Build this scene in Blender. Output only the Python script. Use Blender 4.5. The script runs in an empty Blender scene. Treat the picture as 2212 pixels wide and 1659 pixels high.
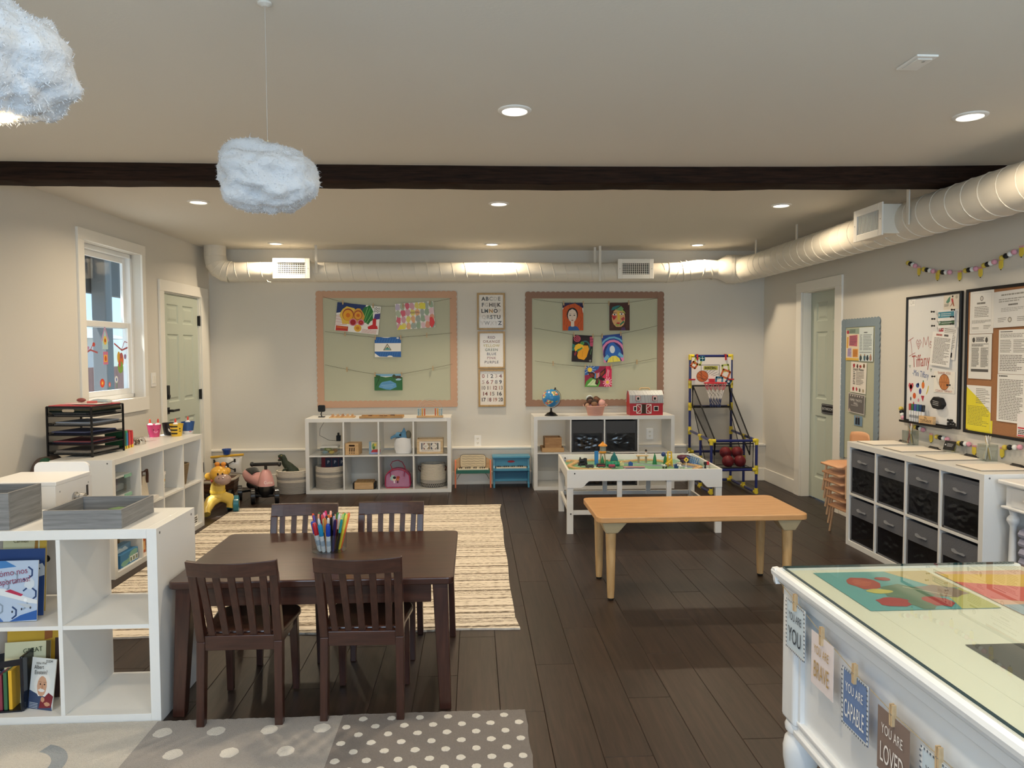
import bpy, bmesh, math, random
from mathutils import Vector, Matrix, noise
SC = bpy.context.scene
C = SC.collection
PI = math.pi
RND = random.Random(7)

# ---------------------------------------------------------------- camera
cam_data = bpy.data.cameras.new('camera')
cam_data.sensor_width = 36.0
cam_data.lens = 1590.62 / 2212 * 36.0
cam_data.clip_start = 0.02
cam = bpy.data.objects.new('camera', cam_data)
C.objects.link(cam)
_r = Vector((0.99865972, -0.0515731, -0.00435667))
_u = Vector((0.00671119, 0.04556927, 0.99893864))
_f = Vector((0.05131984, 0.99762902, -0.04585432))
_m = Matrix((_r, _u, -_f)).transposed().to_4x4()
_m.translation = Vector((0, 0, 1.44655))
cam.matrix_world = _m
SC.camera = cam

# ---------------------------------------------------------------- world, lights, exposure
SC.view_settings.view_transform = 'Standard'
SC.view_settings.look = 'None'
SC.view_settings.gamma = 1.0
SC.view_settings.use_curve_mapping = False
SC.view_settings.exposure = -0.58
W = bpy.data.worlds.new('sky')
SC.world = W
W.use_nodes = True
_nt = W.node_tree
_bg = _nt.nodes['Background']
_sky = _nt.nodes.new('ShaderNodeTexSky')
_sky.sky_type = 'HOSEK_WILKIE'
_sky.turbidity = 3.0
_sky.sun_direction = Vector((-0.75, -0.25, 0.75)).normalized()
_nt.links.new(_sky.outputs[0], _bg.inputs[0])
_bg.inputs[1].default_value = 11.0
sun = bpy.data.lights.new('sun', 'SUN')
sun.energy = 14.0
sun.angle = 0.02
sun.color = (1.0, 0.95, 0.86)
sun_o = bpy.data.objects.new('sun', sun)
sun_o.rotation_euler = Vector((-0.35, -0.25, 0.9)).to_track_quat('Z', 'Y').to_euler()
C.objects.link(sun_o)
def area(name, loc, rot, sx, sy, power, col, spread=PI, shape='RECTANGLE'):
    l = bpy.data.lights.new(name, 'AREA')
    l.shape = shape; l.size = sx; l.size_y = sy
    l.energy = power; l.color = col; l.spread = spread
    o = bpy.data.objects.new(name, l)
    o.location = loc; o.rotation_euler = rot
    C.objects.link(o)
    return o
# daylight through the windows in the wall behind the camera
for _i, _x in enumerate((-1.35, 0.55, 2.2)):
    area('rear_daylight', (_x, -0.78, 1.45), (PI/2, 0, 0), 1.3, 1.5, 46, (0.64, 0.82, 1.0))
CEIL = 2.525
LAMP_SPOTS = [(x, y) for y in (1.25, 3.36, 5.47, 7.54) for x in (-1.975, 0.19, 2.31)]
for _x, _y in LAMP_SPOTS:
    area('downlight_lamp', (_x, _y, CEIL - 0.012), (0, 0, 0), 0.10, 0.10, 20.5, (1.0, 0.81, 0.57), 2.7, 'DISK')

# ---------------------------------------------------------------- materials
def lin(h):
    h = h.lstrip('#')
    o = []
    for i in (0, 2, 4):
        c = int(h[i:i+2], 16) / 255
        o.append(c / 12.92 if c <= 0.04045 else ((c + 0.055) / 1.055) ** 2.4)
    return (o[0], o[1], o[2], 1.0)
_mats = {}
def M(col, rough=0.5, metal=0.0, bump=None, var=None, trans=0.0, emit=0.0, coat=0.0, alpha=1.0, spec=0.5, sub=0.0, ior=1.45, thin=False):
    """principled material; bump=(scale,strength), var=(scale,amount) mottles the colour a little"""
    key = (col, rough, metal, bump, var, trans, emit, coat, alpha, spec, sub, ior)
    if key in _mats: return _mats[key]
    m = bpy.data.materials.new('m_' + col)
    m.use_nodes = True
    nt = m.node_tree
    b = nt.nodes['Principled BSDF']
    b.inputs['Base Color'].default_value = lin(col)
    b.inputs['Roughness'].default_value = rough
    b.inputs['Metallic'].default_value = metal
    b.inputs['Transmission Weight'].default_value = trans
    b.inputs['IOR'].default_value = ior
    b.inputs['Coat Weight'].default_value = coat
    b.inputs['Coat Roughness'].default_value = 0.08
    b.inputs['Specular IOR Level'].default_value = spec
    b.inputs['Alpha'].default_value = alpha
    if sub:
        b.inputs['Subsurface Weight'].default_value = sub
        b.inputs['Subsurface Radius'].default_value = (0.03, 0.03, 0.03)
    if emit:
        b.inputs['Emission Color'].default_value = lin(col)
        b.inputs['Emission Strength'].default_value = emit
    if bump or var:
        tc = nt.nodes.new('ShaderNodeTexCoord')
    if bump:
        n = nt.nodes.new('ShaderNodeTexNoise'); n.inputs['Scale'].default_value = bump[0]; n.inputs['Detail'].default_value = 4
        bp = nt.nodes.new('ShaderNodeBump'); bp.inputs['Strength'].default_value = bump[1]; bp.inputs['Distance'].default_value = 0.01
        nt.links.new(tc.outputs['Object'], n.inputs['Vector'])
        nt.links.new(n.outputs['Fac'], bp.inputs['Height']); nt.links.new(bp.outputs[0], b.inputs['Normal'])
    if var:
        n = nt.nodes.new('ShaderNodeTexNoise'); n.inputs['Scale'].default_value = var[0]; n.inputs['Detail'].default_value = 5
        nt.links.new(tc.outputs['Object'], n.inputs['Vector'])
        mx = nt.nodes.new('ShaderNodeMix'); mx.data_type = 'RGBA'
        c = lin(col)
        mx.inputs['A'].default_value = tuple(max(0, v * (1 - var[1])) for v in c[:3]) + (1,)
        mx.inputs['B'].default_value = tuple(min(1, v * (1 + var[1])) for v in c[:3]) + (1,)
        nt.links.new(n.outputs['Fac'], mx.inputs['Factor']); nt.links.new(mx.outputs['Result'], b.inputs['Base Color'])
    _mats[key] = m
    return m
def wood(c1, c2, axis='X', scale=6.0, rough=0.4, stretch=14.0, rnd=0.0, bump=0.12, coat=0.0, spec=0.5):
    key = ('wood', c1, c2, axis, scale, rough, stretch, rnd, bump, coat, spec)
    if key in _mats: return _mats[key]
    m = bpy.data.materials.new('wood_' + c1); m.use_nodes = True
    nt = m.node_tree; b = nt.nodes['Principled BSDF']
    N = nt.nodes.new; L = nt.links.new
    tc = N('ShaderNodeTexCoord'); mp = N('ShaderNodeMapping')
    s = {'X': (1, stretch, stretch), 'Y': (stretch, 1, stretch), 'Z': (stretch, stretch, 1)}[axis]
    mp.inputs['Scale'].default_value = s
    L(tc.outputs['Object'], mp.inputs['Vector'])
    src = mp.outputs[0]
    if rnd:
        oi = N('ShaderNodeObjectInfo'); ad = N('ShaderNodeVectorMath'); ad.operation = 'ADD'
        ml = N('ShaderNodeMath'); ml.operation = 'MULTIPLY'; ml.inputs[1].default_value = 37.0
        L(oi.outputs['Random'], ml.inputs[0]); L(mp.outputs[0], ad.inputs[0]); L(ml.outputs[0], ad.inputs[1]); src = ad.outputs[0]
    n = N('ShaderNodeTexNoise'); n.inputs['Scale'].default_value = scale; n.inputs['Detail'].default_value = 6; n.inputs['Roughness'].default_value = 0.62; n.inputs['Distortion'].default_value = 0.4
    L(src, n.inputs['Vector'])
    cr = N('ShaderNodeValToRGB')
    cr.color_ramp.elements[0].position = 0.3; cr.color_ramp.elements[0].color = lin(c1)
    cr.color_ramp.elements[1].position = 0.7; cr.color_ramp.elements[1].color = lin(c2)
    L(n.outputs['Fac'], cr.inputs[0])
    out = cr.outputs[0]
    if rnd:
        hs = N('ShaderNodeHueSaturation'); mr = N('ShaderNodeMapRange')
        mr.inputs['To Min'].default_value = 1 - rnd; mr.inputs['To Max'].default_value = 1 + rnd
        L(oi.outputs['Random'], mr.inputs['Value']); L(mr.outputs[0], hs.inputs['Value']); L(out, hs.inputs['Color']); out = hs.outputs[0]
    L(out, b.inputs['Base Color'])
    bp = N('ShaderNodeBump'); bp.inputs['Strength'].default_value = bump; bp.inputs['Distance'].default_value = 0.004
    L(n.outputs['Fac'], bp.inputs['Height']); L(bp.outputs[0], b.inputs['Normal'])
    b.inputs['Roughness'].default_value = rough; b.inputs['Coat Weight'].default_value = coat; b.inputs['Coat Roughness'].default_value = 0.15
    b.inputs['Specular IOR Level'].default_value = spec
    _mats[key] = m
    return m
def clear_mat(tint='FFFFFF', rough=0.0, amount=0.85, key='clear', gain=1.0):
    """thin clear sheet: mostly see-through with a glossy film over it"""
    k = (key, tint, rough, amount, gain)
    if k in _mats: return _mats[k]
    m = bpy.data.materials.new(key); m.use_nodes = True
    nt = m.node_tree; nt.nodes.clear(); N = nt.nodes.new; L = nt.links.new
    o = N('ShaderNodeOutputMaterial'); mx = N('ShaderNodeMixShader'); t = N('ShaderNodeBsdfTransparent'); g = N('ShaderNodeBsdfGlossy')
    fr = N('ShaderNodeFresnel'); fr.inputs[0].default_value = 1.5
    ml = N('ShaderNodeMath'); ml.operation = 'MULTIPLY_ADD'; ml.inputs[1].default_value = gain; ml.inputs[2].default_value = (1 - amount) * 0.3
    ge = N('ShaderNodeNewGeometry'); iv = N('ShaderNodeMath'); iv.operation = 'SUBTRACT'; iv.inputs[0].default_value = 1.0; L(ge.outputs['Backfacing'], iv.inputs[1])
    m3 = N('ShaderNodeMath'); m3.operation = 'MULTIPLY'; L(iv.outputs[0], m3.inputs[1])
    g.inputs['Roughness'].default_value = rough; t.inputs[0].default_value = lin(tint)
    L(fr.outputs[0], ml.inputs[0]); L(ml.outputs[0], m3.inputs[0]); L(m3.outputs[0], mx.inputs[0]); L(t.outputs[0], mx.inputs[1]); L(g.outputs[0], mx.inputs[2]); L(mx.outputs[0], o.inputs[0])
    _mats[k] = m
    return m

# ---------------------------------------------------------------- geometry
class G:
    def __init__(s): s.v = []; s.f = []; s.m = []
    def add(s, vs, fs, m=0):
        o = len(s.v); s.v += [tuple(p) for p in vs]
        for f in fs: s.f.append([i + o for i in f]); s.m.append(m)
        return s
    def box(s, x0, x1, y0, y1, z0, z1, m=0):
        vs = [(x, y, z) for z in (z0, z1) for y in (y0, y1) for x in (x0, x1)]
        return s.add(vs, [(0, 2, 3, 1), (4, 5, 7, 6), (0, 1, 5, 4), (2, 6, 7, 3), (0, 4, 6, 2), (1, 3, 7, 5)], m)
    def bx(s, c, d, rot=(0, 0, 0), m=0):
        from mathutils import Euler
        R = Euler(rot).to_matrix(); c = Vector(c)
        vs = [c + R @ Vector((x * d[0] / 2, y * d[1] / 2, z * d[2] / 2)) for z in (-1, 1) for y in (-1, 1) for x in (-1, 1)]
        return s.add(vs, [(0, 2, 3, 1), (4, 5, 7, 6), (0, 1, 5, 4), (2, 6, 7, 3), (0, 4, 6, 2), (1, 3, 7, 5)], m)
    def taper(s, p0, p1, d0, d1, m=0):
        """square post from p0 to p1, section d0=(dx,dy) -> d1"""
        vs = []
        for p, d in ((p0, d0), (p1, d1)):
            for y in (-1, 1):
                for x in (-1, 1): vs.append((p[0] + x * d[0] / 2, p[1] + y * d[1] / 2, p[2]))
        return s.add(vs, [(0, 2, 3, 1), (4, 5, 7, 6), (0, 1, 5, 4), (2, 6, 7, 3), (0, 4, 6, 2), (1, 3, 7, 5)], m)
    def tube(s, pts, r, n=8, m=0, closed=False, caps=True, flat=1.0):
        pts = [Vector(p) for p in pts]; k = len(pts)
        rs = r if isinstance(r, (list, tuple)) else [r] * k
        up = None; rings = []
        for i in range(k):
            a = pts[i - 1] if (i or closed) else pts[i]; b = pts[(i + 1) % k] if (i < k - 1 or closed) else pts[i]
            t = (b - a)
            t = t.normalized() if t.length > 1e-9 else Vector((0, 0, 1))
            if up is None:
                up = Vector((0, 0, 1)) if abs(t.z) < 0.9 else Vector((1, 0, 0))
            up = (up - t * up.dot(t))
            if up.length < 1e-6: up = t.orthogonal()
            up.normalize(); sd = t.cross(up)
            rings.append([pts[i] + (sd * math.cos(2 * PI * j / n) + up * math.sin(2 * PI * j / n) * flat) * rs[i] for j in range(n)])
        vs = [p for q in rings for p in q]; fs = []
        for i in range(k if closed else k - 1):
            a = i * n; b = ((i + 1) % k) * n
            for j in range(n): fs.append((a + j, a + (j + 1) % n, b + (j + 1) % n, b + j))
        if caps and not closed:
            fs.append(tuple(range(n - 1, -1, -1))); fs.append(tuple((k - 1) * n + j for j in range(n)))
        return s.add(vs, fs, m)
    def cyl(s, p0, p1, r0, r1=None, n=14, m=0, caps=True):
        return s.tube([p0, p1], [r0, r0 if r1 is None else r1], n, m, caps=caps)
    def lathe(s, prof, n=20, c=(0, 0, 0), m=0, sx=1.0, sy=1.0, caps=True):
        vs = []; fs = []
        for (r, z) in prof:
            for j in range(n): vs.append((c[0] + sx * r * math.cos(2 * PI * j / n), c[1] + sy * r * math.sin(2 * PI * j / n), c[2] + z))
        for i in range(len(prof) - 1):
            for j in range(n): fs.append((i * n + j, i * n + (j + 1) % n, (i + 1) * n + (j + 1) % n, (i + 1) * n + j))
        if caps:
            fs.append(tuple(range(n - 1, -1, -1))); fs.append(tuple((len(prof) - 1) * n + j for j in range(n)))
        return s.add(vs, fs, m)
    def sph(s, c, r, nu=14, nv=8, m=0):
        if not isinstance(r, (list, tuple)): r = (r, r, r)
        pr = []
        vs = []; fs = []
        for i in range(1, nv):
            a = PI * i / nv
            for j in range(nu): vs.append((c[0] + r[0] * math.sin(a) * math.cos(2 * PI * j / nu), c[1] + r[1] * math.sin(a) * math.sin(2 * PI * j / nu), c[2] - r[2] * math.cos(a)))
        b = len(vs); vs += [(c[0], c[1], c[2] - r[2]), (c[0], c[1], c[2] + r[2])]
        for i in range(nv - 2):
            for j in range(nu): fs.append((i * nu + j, i * nu + (j + 1) % nu, (i + 1) * nu + (j + 1) % nu, (i + 1) * nu + j))
        for j in range(nu):
            fs.append((b, (j + 1) % nu, j)); fs.append((b + 1, (nv - 2) * nu + j, (nv - 2) * nu + (j + 1) % nu))
        return s.add(vs, fs, m)
    def prism(s, poly, a0, a1, plane='xz', m=0):
        """extrude a 2-D polygon along the missing axis from a0 to a1"""
        def P(p, a):
            return {'xz': (p[0], a, p[1]), 'xy': (p[0], p[1], a), 'yz': (a, p[0], p[1])}[plane]
        n = len(poly)
        vs = [P(p, a0) for p in poly] + [P(p, a1) for p in poly]
        fs = [tuple(range(n)), tuple(range(2 * n - 1, n - 1, -1))] + [(i, i + n, (i + 1) % n + n, (i + 1) % n) for i in range(n)]
        return s.add(vs, fs, m)
    def xf(s, mat, i0=0):
        for i in range(i0, len(s.v)): s.v[i] = tuple(mat @ Vector(s.v[i]))
        return s
    def build(s, name, mats, parent=None, loc=None, rot=None, smooth=False, bevel=0.0, seg=2, recalc=True):
        me = bpy.data.meshes.new(name)
        me.from_pydata(s.v, [], s.f)
        if not isinstance(mats, (list, tuple)): mats = [mats]
        for m in mats: me.materials.append(m)
        me.polygons.foreach_set('material_index', s.m)
        if recalc:
            b = bmesh.new(); b.from_mesh(me); bmesh.ops.recalc_face_normals(b, faces=b.faces); b.to_mesh(me); b.free()
        if smooth:
            me.polygons.foreach_set('use_smooth', [True] * len(me.polygons))
            me.set_sharp_from_angle(angle=math.radians(40))
        me.update()
        o = bpy.data.objects.new(name, me); C.objects.link(o)
        if parent: o.parent = parent
        if loc is not None: o.location = loc
        if rot is not None: o.rotation_euler = rot if isinstance(rot, (tuple, list)) else (0, 0, rot)
        if bevel:
            md = o.modifiers.new('bevel', 'BEVEL'); md.width = bevel; md.segments = seg; md.limit_method = 'ANGLE'; md.angle_limit = math.radians(50)
            md.harden_normals = False
        return o
def tag(o, label=None, cat=None, group=None, kind=None):
    if label: o['label'] = label
    if cat: o['category'] = cat
    if group: o['group'] = group
    if kind: o['kind'] = kind
    return o
def thing(name, label, cat, loc=(0, 0, 0), rz=0.0, group=None):
    o = bpy.data.objects.new(name, None); C.objects.link(o)
    o.empty_display_size = 0.05
    o.location = loc; o.rotation_euler = (0, 0, rz) if isinstance(rz, (int, float)) else tuple(rz)
    return tag(o, label, cat, group)
def struct(o): o['kind'] = 'structure'; return o
def copy_thing(root, loc, rz=None, label=None):
    r = root.copy(); C.objects.link(r); r.location = loc
    if rz is not None: r.rotation_euler = (0, 0, rz)
    if label: r['label'] = label
    for ch in list(root.children):
        c = ch.copy(); C.objects.link(c); c.parent = r
        for g in list(ch.children):
            d = g.copy(); C.objects.link(d); d.parent = c
    return r
def text(s, size, mat, parent=None, loc=(0, 0, 0), rot=(PI/2, 0, 0), align='CENTER', name='lettering', sx=1.0, mats=None, extrude=0.0, spacing=1.0, bold=0.0):
    cu = bpy.data.curves.new(name, 'FONT')
    cu.body = s; cu.size = size; cu.align_x = align; cu.align_y = 'CENTER'; cu.extrude = extrude; cu.space_character = spacing; cu.offset = bold
    cu.resolution_u = 3
    if mats:
        for m in mats: cu.materials.append(m)
        for i in range(len(s)): cu.body_format[i].material_index = i % len(mats)
    else: cu.materials.append(mat)
    _t = bpy.data.objects.new(name, cu); me = bpy.data.meshes.new_from_object(_t); me.name = name
    bpy.data.objects.remove(_t); bpy.data.curves.remove(cu)
    o = bpy.data.objects.new(name, me); C.objects.link(o)
    o.location = loc; o.rotation_euler = rot; o.scale = (sx, 1, 1)
    if parent: o.parent = parent
    return o
def clip01(poly):
    """trim a polygon to the sheet's own 0..1 square"""
    for ax, lim, sg in ((0, 0.0, 1), (0, 1.0, -1), (1, 0.0, 1), (1, 1.0, -1)):
        out = []
        for i, p in enumerate(poly):
            q = poly[i - 1]; ip = (p[ax] - lim) * sg >= 0; iq = (q[ax] - lim) * sg >= 0
            if ip != iq:
                t = (lim - q[ax]) / (p[ax] - q[ax]); out.append(tuple(q[k] + t * (p[k] - q[k]) for k in (0, 1)))
            if ip: out.append(tuple(p))
        poly = out
        if len(poly) < 3: return []
    return poly
def sheet(g, w, h, shapes, base='FFFFFF', th=0.0008, bend=0.0, rough=0.6):
    """flat printed sheet in the local xz plane facing -y, centre at the origin. shapes use u,v in 0..1 (v up).
    ('p',col,[(u,v)..]) ('c',col,u,v,ru,rv) ('l',col,[(u,v)..],width_m) ('w',col,u0,u1,v0,v1,rows,fill) words"""
    mats = [M(base, rough)]; idx = {base: 0}
    def mi(c):
        if c not in idx: idx[c] = len(mats); mats.append(M(c, rough))
        return idx[c]
    def P(u, v, y): return ((u - 0.5) * w, y, (v - 0.5) * h)
    g.box(-w/2, w/2, 0, th, -h/2, h/2, 0)
    y = -0.0003
    rr = random.Random(len(shapes) * 17 + int(w * 1e4))
    for sh in shapes:
        k = sh[0]; c = mi(sh[1])
        if k == 'p':
            q = clip01(sh[2])
            if q: g.add([P(u, v, y) for u, v in q], [tuple(range(len(q)))], c)
        elif k == 'c':
            n = 18
            q = clip01([(sh[2] + sh[4] * math.cos(2*PI*i/n), sh[3] + sh[5] * math.sin(2*PI*i/n)) for i in range(n)])
            if q: g.add([P(u, v, y) for u, v in q], [tuple(range(len(q)))], c)
        elif k == 'l':
            pts = [Vector(P(u, v, y)) for u, v in sh[2]]; wd = sh[3] / 2
            for a, b in zip(pts[:-1], pts[1:]):
                d = (b - a)
                if d.length < 1e-7: continue
                d.normalize(); nrm = Vector((-d.z, 0, d.x)) * wd; a2 = a - d * wd * .5; b2 = b + d * wd * .5
                g.add([a2 - nrm, b2 - nrm, b2 + nrm, a2 + nrm], [(0, 1, 2, 3)], c)
        elif k == 'w':
            _, _, u0, u1, v0, v1, rows, fill = sh
            dv = (v1 - v0) / rows
            for i in range(rows):
                u = u0; end = u1 - (u1 - u0) * rr.choice((0, 0, 0, .1, .3)) 
                while u < end:
                    du = min(rr.uniform(.03, .09) * (u1 - u0) * 1.6, end - u)
                    vv = v1 - (i + .5) * dv
                    g.add([P(u, vv - dv*fill/2, y), P(u + du, vv - dv*fill/2, y), P(u + du, vv + dv*fill/2, y), P(u, vv + dv*fill/2, y)], [(0, 1, 2, 3)], c)
                    u += du + .018 * (u1 - u0)
        y -= 0.00006
    return mats
def arc(cx, cz, rx, rz, a0, a1, n=12):
    return [(cx + rx * math.cos(math.radians(a0 + (a1 - a0) * i / n)), cz + rz * math.sin(math.radians(a0 + (a1 - a0) * i / n))) for i in range(n + 1)]
def rrect(x0, x1, z0, z1, r, n=4):
    o = []
    for cx, cz, a in ((x1 - r, z1 - r, 0), (x0 + r, z1 - r, 90), (x0 + r, z0 + r, 180), (x1 - r, z0 + r, 270)):
        o += arc(cx, cz, r, r, a, a + 90, n)
    return o

# ================================================================ room shell
WALL = M('D9D5CC', 0.75, bump=(60, 0.05))
TRIM = M('EFECE4', 0.42)
CEILM = M('DBD7CE', 0.85, bump=(80, 0.05))
WHITE = M('EEEDEA', 0.34)
BLACK = M('101012', 0.5)
XR = 3.20
LWL = (-2.80, 8.0, 0.0); LWR = -0.025       # frame of the slightly skewed left wall: local y runs along it, x into the room
def LW(s): return s - 8.0                     # world y -> local y on the left wall
struct(G().box(-3.2, 3.5, -2.2, 8.3, CEIL, CEIL + 0.1).build('ceiling', CEILM))
# floor: dark planks running towards the back wall, each its own piece
FLB = M('1D140F', 0.7)
floor = struct(G().box(-3.1, 3.4, -2.2, 8.1, -0.08, -0.012).build('floor', FLB))
PLK = wood('211711', '3C2D25', 'Y', 3.0, 0.40, 16.0, rnd=0.16, bump=0.10, spec=.35)
PW, PL = 0.178, 1.22
def plank_mesh(w, l):
    g = G(); c = 0.0018
    x, y = w / 2 - 0.0004, l / 2 - 0.0004
    vs = [(-x, -y, -0.012), (x, -y, -0.012), (x, y, -0.012), (-x, y, -0.012), (-x, -y, -c), (x, -y, -c), (x, y, -c), (-x, y, -c),
          (-x + c, -y + c, 0), (x - c, -y + c, 0), (x - c, y - c, 0), (-x + c, y - c, 0)]
    fs = [(0, 1, 5, 4), (1, 2, 6, 5), (2, 3, 7, 6), (3, 0, 4, 7), (4, 5, 9, 8), (5, 6, 10, 9), (6, 7, 11, 10), (7, 4, 8, 11), (8, 9, 10, 11)]
    return g.add(vs, fs)
_p0 = None; _behind = G()
_rp = random.Random(3)
_x = -2.93; _col = 0
while _x < XR - 0.02:
    _y = 1.55 + (_col * 0.437) % PL - PL
    while _y < 7.93:
        y0, y1 = max(_y, 1.2), min(_y + PL, 7.93)
        if y1 - y0 > 0.05:
            if y1 - y0 > PL - 0.001:
                if _p0 is None: _p0 = plank_mesh(PW, PL).build('plank', PLK, floor); o = _p0
                else: o = _p0.copy(); C.objects.link(o)
            else: o = plank_mesh(PW, y1 - y0).build('plank', PLK, floor)
            o.parent = floor; o.location = (_x + PW / 2, (y0 + y1) / 2, 0)
        _y += PL
    _x += PW; _col += 1
for i in range(35):
    g = plank_mesh(PW, 3.38); g.xf(Matrix.Translation((-2.93 + PW * (i + .5), -0.49, 0))); _behind.add(g.v, g.f)
tag(_behind.build('plank', PLK, floor), kind='stuff')
# walls
struct(G().box(-3.0, XR + 0.15, 8.0, 8.15, -0.05, CEIL + 0.05).build('wall_back', WALL))
g = G()
DY0, DY1, DZ = 6.372, 7.04, 1.995
g.box(XR, XR + 0.15, DY1, 8.05, -0.05, CEIL + 0.02).box(XR, XR + 0.15, -2.2, DY0, -0.05, CEIL + 0.02).box(XR, XR + 0.15, DY0, DY1, DZ, CEIL + 0.02)
struct(g.build('wall_right', WALL))
g = G(); T0 = -0.16
WS0, WS1, WZ0, WZ1 = LW(5.585), LW(6.475), 1.06, 2.27
DS0, DS1, DTOP = LW(6.885), LW(7.735), 2.0
g.box(T0, 0, -10.4, WS0, -0.05, CEIL + 0.02).box(T0, 0, WS0, WS1, -0.05, WZ0).box(T0, 0, WS0, WS1, WZ1, CEIL + 0.02)
g.box(T0, 0, WS1, DS0, -0.05, CEIL + 0.02).box(T0, 0, DS0, DS1, DTOP, CEIL + 0.02).box(T0, 0, DS1, 0.1, -0.05, CEIL + 0.02)
struct(g.build('wall_left', WALL, loc=LWL, rot=LWR))
# wall behind the camera with three windows for the daylight
g = G(); xs = [-3.3, -2.0, -0.7, -0.1, 1.2, 1.55, 2.85, 3.4]
for i in range(0, 7):
    if i % 2 == 0: g.box(xs[i], xs[i+1], -1.0, -0.85, -0.05, CEIL + 0.02)
    else: g.box(xs[i], xs[i+1], -1.0, -0.85, -0.05, 0.7).box(xs[i], xs[i+1], -1.0, -0.85, 2.2, CEIL + 0.02)
struct(g.build('wall_front', WALL))
for i in (1, 3, 5):
    a, b = xs[i], xs[i+1]; g = G()
    g.box(a, a + .05, -0.96, -0.9, .7, 2.2).box(b - .05, b, -0.96, -0.9, .7, 2.2).box(a, b, -0.96, -0.9, .7, .75).box(a, b, -0.96, -0.9, 2.15, 2.2).box(a, b, -0.96, -0.9, 1.43, 1.47)
    struct(g.build('window_%d' % (2 + i // 2), TRIM))
# knee wall with its ledge, baseboards
g = G().box(-2.82, XR, 7.92, 8.0, 0, 0.385)
struct(g.build('trim_1', WALL))
struct(G().box(-2.82, XR, 7.905, 8.0, 0.383, 0.405).build('trim_2', TRIM, bevel=0.006))
struct(G().box(-2.80, XR, 7.908, 7.921, 0, 0.138).build('baseboard_back', TRIM, bevel=0.003))
g = G().box(XR - 0.016, XR, 7.155, 7.91, 0, 0.138).box(XR - 0.016, XR, -2.0, 6.245, 0, 0.138)
struct(g.build('baseboard_right', TRIM, bevel=0.004))
g = G().box(0, 0.016, -10, LW(6.795), 0, 0.138)
struct(g.build('baseboard_left', TRIM, bevel=0.004, loc=LWL, rot=LWR))
# hewn dark beam across the ceiling
g = G(); NB = 90; rb = random.Random(5)
bx0, bx1 = -3.0, 3.2
def beam_y(x): return 4.365 - 0.012 * max(0, x + 0) ** 2 * 1.0 - 0.002 * (x + 0.3) ** 2 * (1 if x < -0.3 else 0)
ring = []
for i in range(NB + 1):
    x = bx0 + (bx1 - bx0) * i / NB; y = beam_y(x)
    j = lambda a: noise.noise(Vector((x * 2.3, a * 7.1, 0))) * 0.006 + noise.noise(Vector((x * 9, a * 5.1, 2))) * 0.003
    ring.append([(x, y + j(1), CEIL + 0.005), (x, y + j(2) + .001, CEIL - 0.05), (x, y + 0.004 + j(3), CEIL - 0.094 + j(4)), (x, y + 0.014 + j(5), CEIL - 0.101 + j(6)), (x, y + 0.175 + j(7), CEIL - 0.10 + j(8)), (x, y + 0.19, CEIL + 0.005)])
vs = [p for r in ring for p in r]
for i in range(NB):
    for k in range(6): g.f.append([i*6+k, i*6+(k+1) % 6, (i+1)*6+(k+1) % 6, (i+1)*6+k]); g.m.append(0)
g.v = vs; g.f += [[0, 1, 2, 3, 4, 5], [NB*6+k for k in range(6)][::-1]]; g.m += [0, 0]
struct(g.build('trim_3', wood('150D09', '36241A', 'X', 5, 0.75, 18, bump=0.5, spec=.15), smooth=True))

# ---------------------------------------------------------------- window in the left wall
win = thing('window_1', None, None, LWL, LWR); win['kind'] = 'structure'
def board(name, x0, x1, y0, y1, z0, z1, par, mat=TRIM, bev=0.002): return G().box(x0, x1, y0, y1, z0, z1).build(name, mat, par, bevel=bev)
board('casing', 0, 0.018, LW(5.50), WS0, WZ0, WZ1, win); board('casing', 0, 0.018, WS1, LW(6.535), WZ0, WZ1, win)
board('casing', 0, 0.020, LW(5.50), LW(6.535), WZ1, 2.352, win); board('casing', 0, 0.020, LW(5.50), LW(6.535), 0.948, WZ0, win)
VIN = M('F2F3F2', 0.3)
g = G(); fx0, fx1 = -0.15, -0.07; t = 0.035
g.box(fx0, fx1, WS0, WS0 + t, WZ0, WZ1).box(fx0, fx1, WS1 - t, WS1, WZ0, WZ1).box(fx0, fx1, WS0, WS1, WZ0, WZ0 + t).box(fx0, fx1, WS0, WS1, WZ1 - t, WZ1)
g.build('window_frame', VIN, win, bevel=0.003)
def sash(x0, x1, z0, z1, name):
    st = 0.045; a, b = WS0 + t, WS1 - t
    g = G().box(x0, x1, a, a + st, z0, z1).box(x0, x1, b - st, b, z0, z1).box(x0, x1, a + st, b - st, z0, z0 + st).box(x0, x1, a + st, b - st, z1 - st, z1)
    s = g.build(name, VIN, win, bevel=0.003)
    G().box((x0+x1)/2 - .002, (x0+x1)/2 + .002, a + st, b - st, z0 + st, z1 - st).build('pane', clear_mat('F4F8FA', 0.0, 0.95), s)
    return s
sash(-0.135, -0.110, 1.64, WZ1 - t, 'upper_sash'); lo = sash(-0.105, -0.080, WZ0 + t, 1.69, 'lower_sash')
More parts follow.
